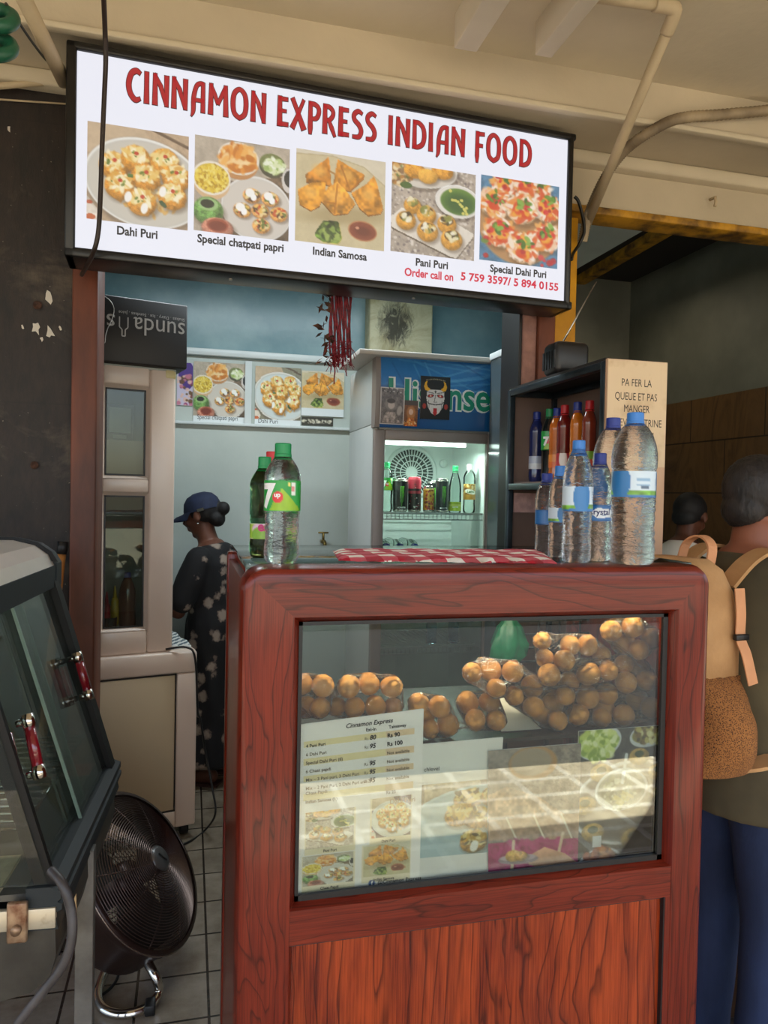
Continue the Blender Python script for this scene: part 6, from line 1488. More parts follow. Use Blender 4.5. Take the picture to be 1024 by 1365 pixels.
# inside: floor, back, wire rack, slotted uprights
M_dsteel = mat('dull_steel', '#6f6d66', .4, .6, var=.35, scale=7)
mb = MB(); mb.box((-.6, .0, .0), (-.05, LEN-.05, .012), 0, BMx); obj('case_floor', mb, M_dsteel, case)
mb = MB(); mb.box((-.61, .0, .0), (-.60, LEN, HT), 0, BMx); obj('case_back', mb, mat('dark_steel_back', '#34302c', .3, .5), case)
mb = MB()
for k in range(16): y = .03+(LEN-.10)*k/15; mb.cyl(BMx @ V((-.56, y, .12)), BMx @ V((-.07, y, .12)), .0032, n=6)
for o in (-.56, -.35, -.07): mb.cyl(BMx @ V((o, .02, .116)), BMx @ V((o, LEN-.06, .116)), .004, n=6)
obj('wire_rack', mb, M_chr, case)
for (s_, o_) in ((LEN-.09, -.30), (.06, -.42)):
    mb = MB(); mb.box((o_-.013, s_, .0), (o_+.013, s_+.006, HT-.005), 0, BMx)
    sb = obj('slotted_upright', mb, mat('aluminium_strip', '#b9b09c', .4, .5), case)
    mb = MB()
    for k in range(17): mb.box((o_-.008, s_-.0012, .05+.025*k), (o_+.006, s_+.001, .062+.025*k), 0, BMx)
    obj('slot', mb, MATS['black_rubber'], sb)
# base trough, steel band with catch, legs
mb = MB(); mb.box((-.60, -.02, -.045), (.002, -.008, -.008), 0, BMx, .001); obj('steel_band', mb, mat('stained_steel_band', '#c8bda6', .35, .55, col2='#8a6d4a', scale=14, thresh=(.3, .45)), case)
mb = MB(); mb.box((-.078, -.032, -.062), (-.043, -.020, .012), 0, BMx, .004); mb.cyl(BMx @ V((-.060, -.030, -.035)), BMx @ V((-.060, -.040, -.035)), .009, n=14); obj('catch', mb, mat('rusty_steel', '#b59a7c', .4, .6, col2='#6b4630', scale=30), case)
tr = [(.0, -.045), (.002, -.10), (-.008, -.138), (-.04, -.165), (-.10, -.178), (-.60, -.185), (-.60, -.045)]
mb = MB(); mb.prism(tr, -.012, LEN-.02, 0, PM); obj('base_trough', mb, mat('grey_sheet_steel', '#4c4840', .5, .4, col2='#35312b', scale=9), case)
mb = MB(); mb.box((-.60, .005, .012), (-.10, .14, .02), 0, BMx); obj('worn_board', mb, mat('worn_board', '#d9c9a4', .7, col2='#a08e6a', scale=20), case)
for (px, py, s_) in ((113, 1300, None), (-20, 1300, None)):
    q = P(px, py, Y=1.76); x = q.x
    mb = MB(); mb.box((x-.019, 1.741, 0), (x+.019, 1.779, rz_-.045), 0, None, .002); obj('leg', mb, mat('leg_steel', '#77736c', .5, .4, col2='#57524b', scale=12), case)
cp = [P(68, 1160, Y=1.43), P(84, 1180, Y=1.40), P(95, 1215, Y=1.39), P(95, 1255, Y=1.38), P(82, 1290, Y=1.38), P(55, 1325, Y=1.38), P(20, 1372, Y=1.38), P(-10, 1440, Y=1.38)]
obj('flexible_hose', MB().tube([tuple(p) for p in smooth_poly([tuple(p) for p in cp], 6)], .0085, 10), mat('grey_hose', '#4a4443', .45, col2='#2d2827', scale=20), None, 'grey flexible hose hanging down the near corner of the glass food case', 'hose', loc=cp[-1])
ws = P(94, 1222, Y=1.52); mb = MB(); mb.prism([(0, 0), (.012, .03), (.010, .085), (-.004, .05)], 0, .006, 0, frame(ws+V((0, 0, -.04)), (1, 0, 0), z=(0, -1, 0))); obj('wood_splinter', mb, mat('bare_wood', '#c9a878', .7), case)
# broom leaning in the corner behind the case
b0 = P(84, 722, Y=2.545); b1 = V((b0.x-.10, 2.50, .06)); br = thing('broom', 'wooden broom handle with a black cap leaning against the dark wall', 'broom', (b1.x, b1.y, 0))
ax = (b1-b0); obj('handle', MB().cyl(b0+ax*.03, b1, .013, n=14), mat('varnished_stick', '#a8703a', .4), br); obj('end_cap', MB().cyl(b0, b0+ax*.032, .0155, n=14), MATS['black_caster'], br)
mb = MB(); mb.box((b1.x-.12, b1.y-.03, .04), (b1.x+.12, b1.y+.03, .09), 0, None, .01); hd_ = obj('head', mb, MATS['varnished_stick'], br); mb = MB(); mb.box((b1.x-.115, b1.y-.028, .0), (b1.x+.115, b1.y+.028, .045)); obj('bristles', mb, MATS['black_caster'], hd_)

# ------------------------------------------------------------------ floor fan
fcn = DEP(188, 1160, 2.26)
vd = ray(192, 1163).normalized(); rt_ = (R_-vd*R_.dot(vd)).normalized(); up_ = rt_.cross(vd)*1.0
up_ = (U_-vd*U_.dot(vd)).normalized()
al = math.radians(57)
fn = (-vd*math.cos(al)+(rt_*.86+up_*.51)*math.sin(al)).normalized()
FR = .238
ft = P(200, 1346, Z=.012)
fan = thing('floor_fan', 'round dark metal floor fan tilted on a chrome loop stand', 'fan', (fcn.x, fcn.y, 0))
FM = zframe(fcn, fn)
M_wire = mat('dark_bronze_wire', '#5a4a44', .35, .7, var=.2); M_drum = mat('bronze_drum', '#3b2a25', .35, .5, var=.2)
mb = MB()
def dome(r): q = r/FR; return .075*(1-q**2.2)
ring_n = 30
for k in range(ring_n):
    r = .040+(FR-.045)*k/(ring_n-1); mb.tube([FM @ V((r*math.cos(a), r*math.sin(a), dome(r))) for a in np.linspace(0, 2*pi, 61)[:-1]], .0016, 4, closed=True)
for k in range(10):
    a = 2*pi*k/10+.2; mb.tube([FM @ V((r*math.cos(a+.25*(1-r/FR)), r*math.sin(a+.25*(1-r/FR)), dome(r)-.002)) for r in np.linspace(.04, FR, 9)], .0022, 5)
gf = obj('front_grille', mb, M_wire, fan)
mb = MB()
for k in range(16):
    r = .05+(FR-.05)*k/15; mb.tube([FM @ V((r*math.cos(a), r*math.sin(a), -.125-.03*(1-r/FR))) for a in np.linspace(0, 2*pi, 49)[:-1]], .0016, 4, closed=True)
for k in range(12):
    a = 2*pi*k/12; mb.tube([FM @ V((r*math.cos(a), r*math.sin(a), -.125-.03*(1-r/FR))) for r in (.04, FR)], .002, 5)
obj('rear_grille', mb, M_wire, fan)
mb = MB(); mb.lathe([(.0001, .082), (.030, .081), (.040, .074), (.040, .068)], 28, 0, FM, cap=False); hb = obj('hub_badge', mb, mat('grey_badge', '#5f5d5c', .3, .4), fan)
mb = MB(); mb.box((-.002, -.018, .083), (.002, .018, .0845), 0, FM @ RZ(.5)); obj('badge_mark', mb, MATS['black_rubber'], hb)
mb = MB(); mb.lathe([(FR-.003, .012), (FR+.008, .010), (FR+.010, -.005), (FR+.008, -.018), (FR+.002, -.03), (FR+.002, -.120), (FR-.004, -.128), (FR-.006, -.120), (FR-.004, .010)], 56, 0, FM, cap=False); obj('drum', mb, M_drum, fan)
mb = MB(); mb.tube([FM @ V(((FR+.009)*math.cos(a), (FR+.009)*math.sin(a), .004)) for a in np.linspace(0, 2*pi, 73)[:-1]], .0035, 6, closed=True); obj('rim', mb, mat('worn_rim', '#8a7a70', .25, .8), fan)
for k in range(3):
    mb = MB(); vs = []; fs = []; nr, na = 7, 8
    for i in range(nr+1):
        r = .045+(FR-.07)*i/nr
        for j in range(na+1):
            a = 2*pi*k/3+(j/na-.5)*(1.35-.2*i/nr)+.25*i/nr; vs.append((r*math.cos(a), r*math.sin(a), -.045+.05*(j/na-.5)))
    fs = [(i*(na+1)+j, i*(na+1)+j+1, (i+1)*(na+1)+j+1, (i+1)*(na+1)+j) for i in range(nr) for j in range(na)]; mb.add(vs, fs, 0, FM, True); obj('blade', mb, mat('blade_steel', '#4b4542', .35, .6), fan, fix=False)
mb = MB(); mb.lathe([(.05, -.16), (.055, -.06), (.048, -.03), (.0001, -.03)], 24, 0, FM); obj('motor', mb, M_drum, fan)
# chrome loop stand (bent tube) with bracket and rubber foot
def fp(px, py, d): return DEP(px, py, d)
def zf(px, py, z): return P(px, py, Z=z)
brk = fp(172, 1246, 2.20)
lp = [brk, fp(183, 1262, 2.19), fp(196, 1282, 2.16), fp(207, 1301, 2.13), zf(212, 1320, .03), zf(204, 1336, .014), zf(185, 1348, .014), zf(158, 1352, .014), zf(136, 1343, .014), zf(131, 1322, .014), fp(140, 1295, 2.25), fp(154, 1262, 2.33), fp(160, 1240, 2.36)]
mb = MB(); mb.tube([tuple(p) for p in smooth_poly([tuple(p) for p in lp], 6)], .0135, 12); obj('stand', mb, M_chr, fan)
mb = MB(); bb = fcn-fn*.04+(-up_*.235-rt_*.0)
e0 = fp(158, 1232, 2.22); mb.tube([e0, brk, fp(180, 1256, 2.195)], .022, 8, 0, ell=(1, .6)); obj('bracket', mb, mat('worn_chrome', '#8f8983', .25, .9), fan)
rf_ = zf(200, 1352, 0); mb = MB(); mb.box((rf_.x-.014, rf_.y-.012, 0), (rf_.x+.014, rf_.y+.03, .030), 0, None, .004); obj('rubber_foot', mb, MATS['black_caster'], fan)
fl_ = [fp(128, 1215, 2.4), zf(135, 1250, .02) if False else fp(134, 1245, 2.42), fp(146, 1258, 2.34), fp(158, 1285, 2.26), fp(156, 1305, 2.2), zf(142, 1322, .007), zf(124, 1330, .007), zf(108, 1328, .007)]
obj('fan_lead', MB().tube([tuple(p) for p in smooth_poly([tuple(p) for p in fl_], 6)], .0045, 8), MATS['black_cable'], None, 'black fan lead looping beside the chrome stand', 'cable', loc=fl_[-1])
# ================================================================== people
def remesh(mb, voxel, mats, name, smooth=6, disp=None):
    me = mb.mesh(name+'_shape', mats); o = bpy.data.objects.new('work', me); COL.objects.link(o)
    r = o.modifiers.new('r', 'REMESH'); r.mode = 'VOXEL'; r.voxel_size = voxel; r.use_smooth_shade = True
    s_ = o.modifiers.new('s', 'SMOOTH'); s_.iterations = smooth; s_.factor = .5
    dg = bpy.context.evaluated_depsgraph_get(); out = bpy.data.meshes.new_from_object(o.evaluated_get(dg))
    bpy.data.objects.remove(o)
    if disp:
        for v in out.vertices: v.co = disp(v.co.copy())
    out.materials.clear()
    for m in (mats if isinstance(mats, (list, tuple)) else [mats]): out.materials.append(m)
    for p in out.polygons: p.use_smooth = True; p.material_index = 0
    out.name = name; return out
def limb(mb, pts, rs, n=12, ell=None):
    q = smooth_poly([(*p, r) for p, r in zip(pts, rs)], 4) if len(pts) > 3 else [(*p, r) for p, r in zip(pts, rs)]
    mb.tube([p[:3] for p in q], [p[3] for p in q], n, ell=ell)
    mb.ball(pts[0], rs[0], n=n); mb.ball(pts[-1], rs[-1], n=n)
def head_geo(mb, H, k=1.0, jaw=1.0):
    """H: matrix, x right, y forward, z up, origin at the head centre"""
    D = lambda c, r: mb.ball(tuple(x*k for x in c), tuple(x*k for x in r), n=18, M=H)
    D((0, -.012, .028), (.074, .096, .088)); D((0, .022, -.02), (.060*jaw, .068, .082)); D((0, .052, -.086), (.026, .026, .022)); D((0, .02, -.075), (.048*jaw, .05, .035))
    mb.tube([H @ V((0, y*k, z*k)) for y, z in ((.082, .022), (.098, -.002), (.108, -.020))], [.009*k, .011*k, .013*k], 8); D((0, .094, -.024), (.018, .014, .010))
    D((0, .084, -.046), (.024, .013, .007)); D((0, .082, -.057), (.021, .013, .008)); D((0, .074, .030), (.052, .018, .012))
    for s_ in (-1, 1):
        D((s_*.034, .060, -.020), (.026, .028, .024)); D((s_*.031, .076, .012), (.016, .012, .010)); D((s_*.084, -.005, -.004), (.011, .020, .030))
def eyes(root, H, k, mskin=None):
    for s_ in (-1, 1):
        mb = MB(); mb.ball((s_*.031*k, .083*k, .012*k), (.011*k, .0075*k, .0065*k), n=12, M=H); e = obj('eye', mb, mat('eye_white', '#d8d2c8', .3), root, local=True)
        mb = MB(); mb.ball((s_*.031*k, .0885*k, .012*k), (.005*k, .003*k, .005*k), n=10, M=H); obj('iris', mb, mat('dark_iris', '#1c120c', .2), e, local=True)
def hand_geo(mb, W, curl=.5, side=1, k=1.0):
    """W: wrist matrix, z along the fingers, x towards the thumb, y out of the palm's back"""
    pm = [(0, 0, .0), (0, 0, .035), (0, 0, .075)]
    mb.tube([W @ (V(p)*k) for p in pm], [.024*k, .034*k, .036*k], 12, ell=(1, .42), up=W.to_3x3() @ V((0, 1, 0))); mb.ball((0, 0, .045*k), (.036*k, .014*k, .042*k), M=W, n=12)
    for i, (x, L) in enumerate(((.027, .070), (.009, .080), (-.010, .074), (-.027, .058))):
        p = V((x, 0, .068)); d = 0; pts = [p*k]; rs = [.0095*k]
        for j, f in enumerate((.45, .32, .23)):
            d += curl*(.5+.35*j); p = p+V((x*.06, -math.sin(d), math.cos(d)))*L*f; pts.append(p*k); rs.append((.0092-.0012*(j+1))*k)
        mb.tube([W @ q for q in pts], rs, 8); mb.ball(W @ pts[-1], rs[-1], n=8)
    pts = [V((.018, -.004, .012)), V((.040, -.012, .035)), V((.048, -.020, .060)), V((.047, -.026, .080))]
    mb.tube([W @ (q*k) for q in pts], [.013*k, .0115*k, .0098*k, .008*k], 8); mb.ball(W @ (pts[-1]*k), .008*k, n=8)
def wrist(p, d, thumb):
    d = V(d).normalized(); t = V(thumb); x = (t-d*t.dot(d)).normalized(); y = d.cross(x); return M4(((x.x, y.x, d.x, p[0]), (x.y, y.y, d.y, p[1]), (x.z, y.z, d.z, p[2]), (0, 0, 0, 1)))
def skin(name, c1, c2): return mat(name, c1, .5, col2=c2, scale=9, bmp=.08, bscale=120, spec=.4)
def torso(mb, rows, n=18): mb.tube([r[:3] for r in rows], [1]*len(rows), n, ell=[(r[3], r[4]) for r in rows], up=(0, 1, 0))

# ---------------- woman in the stall (local frame: y forward)
wb_ = P(283, 1036, Z=0); hd = (-R0*.985+V((F_.x, F_.y, 0)).normalized()*.17).normalized()
wrot = math.atan2(-hd.x, hd.y)
wo = thing('person', 'woman in a navy cap and black floral dress working at the cabinet inside the stall', 'person', wb_, wrot)
WS = skin('brown_skin', '#6a4130', '#573425')
HWm = T((0, .075, 1.325)) @ RX(math.radians(-16))
mb = MB()
torso(mb, [(0, 0, .74, .15, .12), (0, -.01, .88, .135, .105), (0, .0, 1.0, .15, .115), (0, .01, 1.10, .155, .11), (0, .02, 1.16, .12, .085), (0, .03, 1.20, .06, .055)])
mb.tube([(0, .03, 1.17), (0, .05, 1.23), (0, .065, 1.28)], [.055, .050, .052], 14)
head_geo(mb, HWm, .96)
for s_ in (-1, 1):
    limb(mb, [(s_*.085, 0, .78), (s_*.085, .01, .42), (s_*.085, -.01, .09)], [.085, .055, .038]); limb(mb, [(s_*.085, -.03, .04), (s_*.088, .05, .035), (s_*.09, .13, .025)], [.035, .034, .026])
    sh = (s_*.165, .02, 1.12); el = (s_*.205, .10, .87); wr_ = (s_*.13, .31, .90)
    limb(mb, [sh, (s_*.19, .06, 1.0), el], [.05, .043, .036]); limb(mb, [el, (s_*.17, .2, .885), wr_], [.036, .034, .025])
    hand_geo(mb, wrist(wr_, (-s_*.25, 1, -.15), (-s_*.6, 0, .8)), .45, s_, .95)
obj('body', remesh(mb, .0065, WS, 'woman_body', 4), WS, wo, local=True)
eyes(wo, HWm, .96)
m, nt, b = _new('black_floral_cloth'); v = coords(nt)
vo = nt.nodes.new('ShaderNodeTexVoronoi'); vo.inputs['Scale'].default_value = 12.5; nt.links.new(v, vo.inputs['Vector'])
nz_ = noise(nt, v, 42, 3); ad = nt.nodes.new('ShaderNodeMath'); ad.operation = 'MULTIPLY_ADD'; ad.inputs[1].default_value = .55; nt.links.new(nz_, ad.inputs[0]); nt.links.new(vo.outputs['Distance'], ad.inputs[2])
v2 = nt.nodes.new('ShaderNodeTexVoronoi'); v2.inputs['Scale'].default_value = 26; nt.links.new(v, v2.inputs['Vector'])
fl1 = ramp(nt, ad.outputs[0], [(.50, '#8e7f72'), (.60, '#6a5c52'), (.67, '#121013'), (1, '#0d0c0f')])
fl2 = ramp(nt, v2.outputs['Distance'], [(.30, '#7a6c62'), (.36, '#000000')])
nt.links.new(mixc(nt, .8, fl1, fl2, 'LIGHTEN') if False else fl1, b.inputs['Base Color']); b.inputs['Roughness'].default_value = .85
mb = MB()
torso(mb, [(0, .0, .10, .20, .17), (0, 0, .30, .185, .155), (0, 0, .60, .175, .150), (0, -.01, .80, .172, .145), (0, -.012, .90, .155, .125), (0, .0, 1.0, .172, .136), (0, .008, 1.09, .182, .134), (0, .018, 1.155, .150, .112), (0, .024, 1.185, .085, .075)], 22)
for s_ in (-1, 1): limb(mb, [(s_*.155, .02, 1.115), (s_*.19, .06, 1.0), (s_*.203, .085, .92)], [.070, .066, .062])
def folds(co):
    a = math.atan2(co.y, co.x); k = max(0, min(1, (.85-co.z)/.5)); f = 1+k*.045*math.sin(9*a+3*co.z)+.012*math.sin(14*a+20*co.z); return V((co.x*f, co.y*f, co.z))
obj('floral_dress', remesh(mb, .011, m, 'dress', 4, folds), m, wo, local=True)
mh = mat('black_hair', '#14100f', .7, col2='#080606', scale=60, stretch=(1, 1, .2))
mb = MB(); k = .96
mb.ball((0, -.020*k, .030*k), (.079*k, .096*k, .086*k), M=HWm, n=20); mb.ball((0, -.118, .010), (.036, .036, .036), M=HWm, n=14); mb.ball((0, -.075, -.03), (.055, .04, .045), M=HWm, n=12)
# keep the face clear
hm = remesh(mb, .006, mh, 'hair', 3, lambda co: (lambda l: HWm @ V((l.x, min(l.y, .055-max(0, -l.z+.01)*1.4), l.z)))(HWm.inverted() @ co)); obj('hair', hm, mh, wo, local=True)
mn = mat('navy_cap_cloth', '#1c2745', .8, col2='#141c34', scale=30); mb = MB()
n = 20; prof = [(.0001, .125), (.03, .122), (.06, .108), (.080, .080), (.089, .045), (.090, .025)]
prof = list(reversed([(r*k, z*k) for r, z in prof])); mb.lathe([(r, z) for r, z in prof], 24, 0, HWm @ T((0, -.012, .0)) @ M4.Diagonal((.98, 1.14, 1, 1)), cap=False)
vs = []; 
for i in range(13):
    a = math.radians(18+144*i/12)
    for rr_, dz in ((.089, .030), (.130, .030-.002), (.165, .012)):
        y = math.sin(a); vs.append((math.cos(a)*.089*(1-.12*(rr_ > .1)*(rr_-.089)*0)*1.0, y*.10+(rr_-.089)*max(.35, y)*1.05-.012, dz-.018*abs(math.cos(a))**2*(rr_ > .1)))
mb.add(vs, [(i*3+j, i*3+j+1, (i+1)*3+j+1, (i+1)*3+j) for i in range(12) for j in range(2)], 0, HWm, True)
vs2 = [(x, y, z-.004) for x, y, z in vs]; mb.add(vs2, [(i*3+j, i*3+j+1, (i+1)*3+j+1, (i+1)*3+j) for i in range(12) for j in range(2)], 0, HWm, True)
cp_ = obj('cap', mb, mn, wo, local=True, fix=False); mb = MB(); mb.box((-.092, -.055, .018), (-.084, -.02, .032), 0, HWm); mb.box((.084, -.055, .018), (.092, -.02, .032), 0, HWm); obj('strap_buckle', mb, MATS['steel'], cp_, local=True)
for s_ in (-1, 1): obj('earring', MB().ball((s_*.082, -.004, -.036), .006, M=HWm, n=10), MATS['steel'], wo, local=True)
for s_ in (-1, 1):
    mb = MB(); mb.prism([(-.04, -.075), (.04, -.075), (.045, .05), (.035, .16), (-.03, .16), (-.045, .05)], 0, .014, 0, T((s_*.088, 0, 0))); obj('sandal', mb, mat('dark_sandal', '#3a1c16', .6), wo, local=True)

# ---------------- man with the backpack
mx = P(1022, 1000, Y=1.69); mrot = math.radians(7)-pi/2              # facing along the front of the shops
mp = (mx.x-.055, 1.715, -.15)
man = thing('person', 'man in an olive shirt and blue jeans seen from behind beside the counter', 'person', mp, mrot)
MS = skin('tan_skin', '#9c6146', '#86503a')
HM = T((0, .045, 1.595)) @ RZ(math.radians(-4)) @ RX(math.radians(-16)) 
mb = MB()
torso(mb, [(0, 0, .86, .165, .115), (0, .0, .96, .16, .115), (0, .01, 1.08, .155, .115), (0, .0, 1.24, .175, .115), (0, -.005, 1.37, .17, .10), (0, 0, 1.43, .12, .08), (0, .01, 1.47, .075, .065)])
mb.tube([(0, .0, 1.40), (0, .015, 1.47), (0, .03, 1.54)], [.070, .062, .062], 16); head_geo(mb, HM, 1.06, 1.1)
for s_ in (-1, 1):
    limb(mb, [(s_*.088, 0, .88), (s_*.095, .015, .48), (s_*.10, -.01, .09)], [.092, .06, .042]); limb(mb, [(s_*.10, -.04, .05), (s_*.105, .06, .045), (s_*.115, .17, .03)], [.042, .04, .03])
    sh = (s_*.19, 0, 1.38); el = (s_*.255, .03, 1.09); wr_ = (s_*.19, .25, 1.02)
    limb(mb, [sh, (s_*.23, .01, 1.24), el], [.058, .05, .042]); limb(mb, [el, (s_*.23, .14, 1.05), wr_], [.042, .038, .028]); hand_geo(mb, wrist(wr_, (-s_*.3, 1, .1), (-s_*.5, 0, .9)), .7, s_, 1.05)
obj('body', remesh(mb, .008, MS, 'man_body', 4), MS, man, local=True); eyes(man, HM, 1.06)
mo = mat('olive_shirt', '#5c5138', .9, var=.18, scale=5, col2='#4a412d', bmp=.35, bscale=14)
mb = MB()
torso(mb, [(0, -.005, .79, .205, .160), (0, -.005, .90, .198, .155), (0, .01, 1.05, .190, .145), (0, .0, 1.22, .198, .142), (0, -.008, 1.34, .198, .125), (0, -.004, 1.41, .15, .10), (0, .004, 1.455, .095, .085)], 24)
for s_ in (-1, 1): limb(mb, [(s_*.185, 0, 1.37), (s_*.235, .01, 1.24), (s_*.258, .03, 1.12)], [.075, .074, .070])
def wr1(co): 
    a = math.atan2(co.y, co.x); f = 1+.012*math.sin(16*co.z+3*a)+.008*math.sin(31*co.z-5*a); return V((co.x*f, co.y*f, co.z))
obj('olive_shirt', remesh(mb, .011, mo, 'olive_shirt', 5, wr1), mo, man, local=True)
mj = mat('blue_jeans', '#2b3a5e', .85, col2='#1c2743', scale=6, stretch=(1, 1, .4), bmp=.25, bscale=180)
mb = MB(); torso(mb, [(0, 0, .82, .190, .140), (0, 0, .92, .180, .138), (0, 0, .98, .172, .128)], 22)
for s_ in (-1, 1): limb(mb, [(s_*.092, 0, .86), (s_*.10, .01, .66), (s_*.102, .018, .48), (s_*.103, .0, .26), (s_*.104, -.01, .10)], [.112, .098, .084, .076, .074], 16)
def wr2(co): f = 1+.02*math.sin(34*co.z+9*co.x)*(1 if co.z < .6 else .3); c = .1*(1 if co.x > 0 else -1) if co.z < .8 else 0; return V((c+(co.x-c)*f, co.y*f, co.z))
jo = obj('jeans', remesh(mb, .011, mj, 'jeans', 5, wr2), mj, man, local=True)
mb = MB(); mb.tube([(.045, -.137, .90), (.045, -.142, .84), (.075, -.136, .80), (.115, -.124, .83), (.118, -.118, .89)], .002, 5); obj('pocket_seam', mb, mat('jeans_seam', '#16203a', .8), jo, local=True)
mhr = mat('greying_hair', '#2a2220', .6, col2='#12100f', scale=70, stretch=(1, 1, .25), bmp=.6, bscale=160)
mb = MB(); k = 1.06; mb.ball((0, -.020*k, .034*k), (.081*k, .100*k, .090*k), M=HM, n=22); mb.ball((0, -.055*k, -.028*k), (.060*k, .050*k, .052*k), M=HM, n=18)
def cutface(co):
    l = HM.inverted() @ co; lim = .075 if l.z > .045 else .075-(.045-l.z)*1.15
    if abs(l.x) > .045 and l.z < .035: lim = min(lim, .012)
    return HM @ V((l.x, min(l.y, lim), l.z))+V((random.uniform(-1, 1), random.uniform(-1, 1), random.uniform(-1, 1)))*.0012
obj('hair', remesh(mb, .006, mhr, 'short_hair', 2, cutface), mhr, man, local=True)
mb = MB()
for s_ in (-1, 1):
    mb.tube([HM @ V((s_*x*k, y*k, z*k)) for x, y, z in ((.082, -.01, .012), (.080, .05, .016), (.066, .095, .014))], .0028, 6)
    mb.tube([HM @ V(((s_*.034+.027*math.cos(t))*k, .100*k, (.010+.019*math.sin(t))*k)) for t in np.linspace(0, 2*pi, 21)[:-1]], .0022, 6, closed=True)
mb.tube([HM @ V((x*k, .104*k, .014*k)) for x in (-.009, 0, .009)], .0022, 6); obj('glasses', mb, mat('black_glasses', '#121111', .3), man, local=True)
for s_ in (-1, 1):
    mb = MB(); limb(mb, [(s_*.10, -.05, .045), (s_*.105, .06, .042), (s_*.115, .175, .030)], [.048, .047, .036]); obj('shoe', remesh(mb, .008, mat('dark_shoe', '#2a2420', .6), 'shoe', 3), MATS['dark_shoe'], man, local=True)
# backpack hanging on his back (y backwards is negative)
bp = thing('backpack', 'tan and brown backpack with mesh side pocket on the olive shirted man', 'backpack', mp, mrot)
mt1 = mat('tan_canvas', '#c79a68', .85, col2='#b08455', scale=10, bmp=.2, bscale=200); mt2 = mat('brown_canvas', '#8a5a2c', .85, col2='#74481f', scale=10, bmp=.2, bscale=200); mst = mat('peach_strap', '#d99a6c', .75, var=.1, scale=20)
BO = V((.0, -.235, .045))
def sect(z, w, d, y=0, e=.45, n=28):
    out = []
    for k in range(n):
        a = 2*pi*k/n; c, s_ = math.cos(a), math.sin(a); out.append((w*math.copysign(abs(c)**e, c), y+d*math.copysign(abs(s_)**e, s_), z))
    return out
def loftz(mb, secs, mi=0):
    n = len(secs[0]); vs = [V(p)+BO for q in secs for p in q]; fs = [(i*n+k, i*n+(k+1) % n, (i+1)*n+(k+1) % n, (i+1)*n+k) for i in range(len(secs)-1) for k in range(n)]
    fs += [tuple(reversed(range(n))), tuple(range((len(secs)-1)*n, len(secs)*n))]; mb.add(vs, fs, mi, None, True)
mb = MB(); loftz(mb, [sect(1.12, .142, .092), sect(1.22, .143, .090), sect(1.33, .132, .074), sect(1.385, .112, .052), sect(1.41, .08, .028)]); obj('upper_pack', mb, mt1, bp, local=True)
mb = MB(); loftz(mb, [sect(.885, .120, .075), sect(.90, .137, .090), sect(1.0, .144, .096), sect(1.12, .143, .093)]); obj('lower_pack', mb, mt2, bp, local=True)
m, nt, b = _new('brown_mesh_net'); v = coords(nt, (1, 1, 1)); vo = nt.nodes.new('ShaderNodeTexVoronoi'); vo.inputs['Scale'].default_value = 330; nt.links.new(v, vo.inputs['Vector'])
nt.links.new(ramp(nt, vo.outputs['Distance'], [(.28, '#2e1a0c'), (.42, '#96602f'), (1, '#a46c38')]), b.inputs['Base Color']); b.inputs['Roughness'].default_value = .9; bump(nt, b, vo.outputs['Distance'], .6, .002)
mb = MB(); vs = []; N_, K_ = 16, 10
for i in range(N_+1):
    v_ = i/N_; z = .895+.235*v_; out = .055*math.sin(pi*min(v_*1.25, 1)**.8)*(1 if v_ < .8 else 1) if v_ < .8 else .012
    out = .088*math.sin(pi*min(1, (v_*.90+.10)))**.75
    for j in range(K_+1):
        u = j/K_; y = -.085+.20*u*(1-.30*v_)+.012*v_; bul = math.sin(pi*u)**.6; vs.append(V((.140+out*bul+.004*math.sin(j*2.2+i)*v_, y, z))+BO)
mb.add(vs, [(i*(K_+1)+j, i*(K_+1)+j+1, (i+1)*(K_+1)+j+1, (i+1)*(K_+1)+j) for i in range(N_) for j in range(K_)], 0, None, True); obj('mesh_pocket', mb, m, bp, local=True, fix=False)
def ribbon(mb, pts, w, wd, th=.004):
    """flat strap: pts path, wd width direction"""
    pts = [V(p) for p in smooth_poly([tuple(p) for p in pts], 6)]; wd = V(wd).normalized(); vs = []; n = len(pts)
    for i, p in enumerate(pts):
        t = (pts[min(i+1, n-1)]-pts[max(i-1, 0)]).normalized(); x = (wd-t*wd.dot(t)).normalized(); nn = t.cross(x)
        vs += [p-x*w/2+nn*th/2, p+x*w/2+nn*th/2, p+x*w/2-nn*th/2, p-x*w/2-nn*th/2]
    fs = [(i*4+k, i*4+(k+1) % 4, (i+1)*4+(k+1) % 4, (i+1)*4+k) for i in range(n-1) for k in range(4)]+[(3, 2, 1, 0), tuple((n-1)*4+k for k in range(4))]
    mb.add(vs, fs)
for s_ in (-1, 1):
    mb = MB(); ribbon(mb, [(s_*.085, -.165, 1.39), (s_*.095, -.10, 1.455), (s_*.10, -.02, 1.478), (s_*.115, .07, 1.43), (s_*.13, .145, 1.30), (s_*.15, .155, 1.15), (s_*.19, .08, 1.02), (s_*.18, -.10, .97), (s_*.14, -.17, .95)], .058, (1, 0, 0), .009); obj('shoulder_strap', mb, mt1, bp, local=True)
mb = MB(); ribbon(mb, [(-.05, -.19, 1.42), (-.045, -.175, 1.485), (0, -.17, 1.51), (.045, -.175, 1.485), (.05, -.19, 1.42)], .028, (0, 1, 0), .005); obj('grab_handle', mb, mst, bp, local=True)
mb = MB(); ribbon(mb, [(.145, -.185, 1.39), (.152, -.185, 1.33), (.153, -.185, 1.27), (.166, -.178, 1.23), (.176, -.165, 1.16)], .030, (0, 1, .1), .003); obj('side_strap', mb, mst, bp, local=True)
mb = MB(); mb.box((.148, -.206, 1.265), (.162, -.164, 1.28), 0, None, .003); obj('buckle', mb, MATS['black_plastic'], bp, local=True)
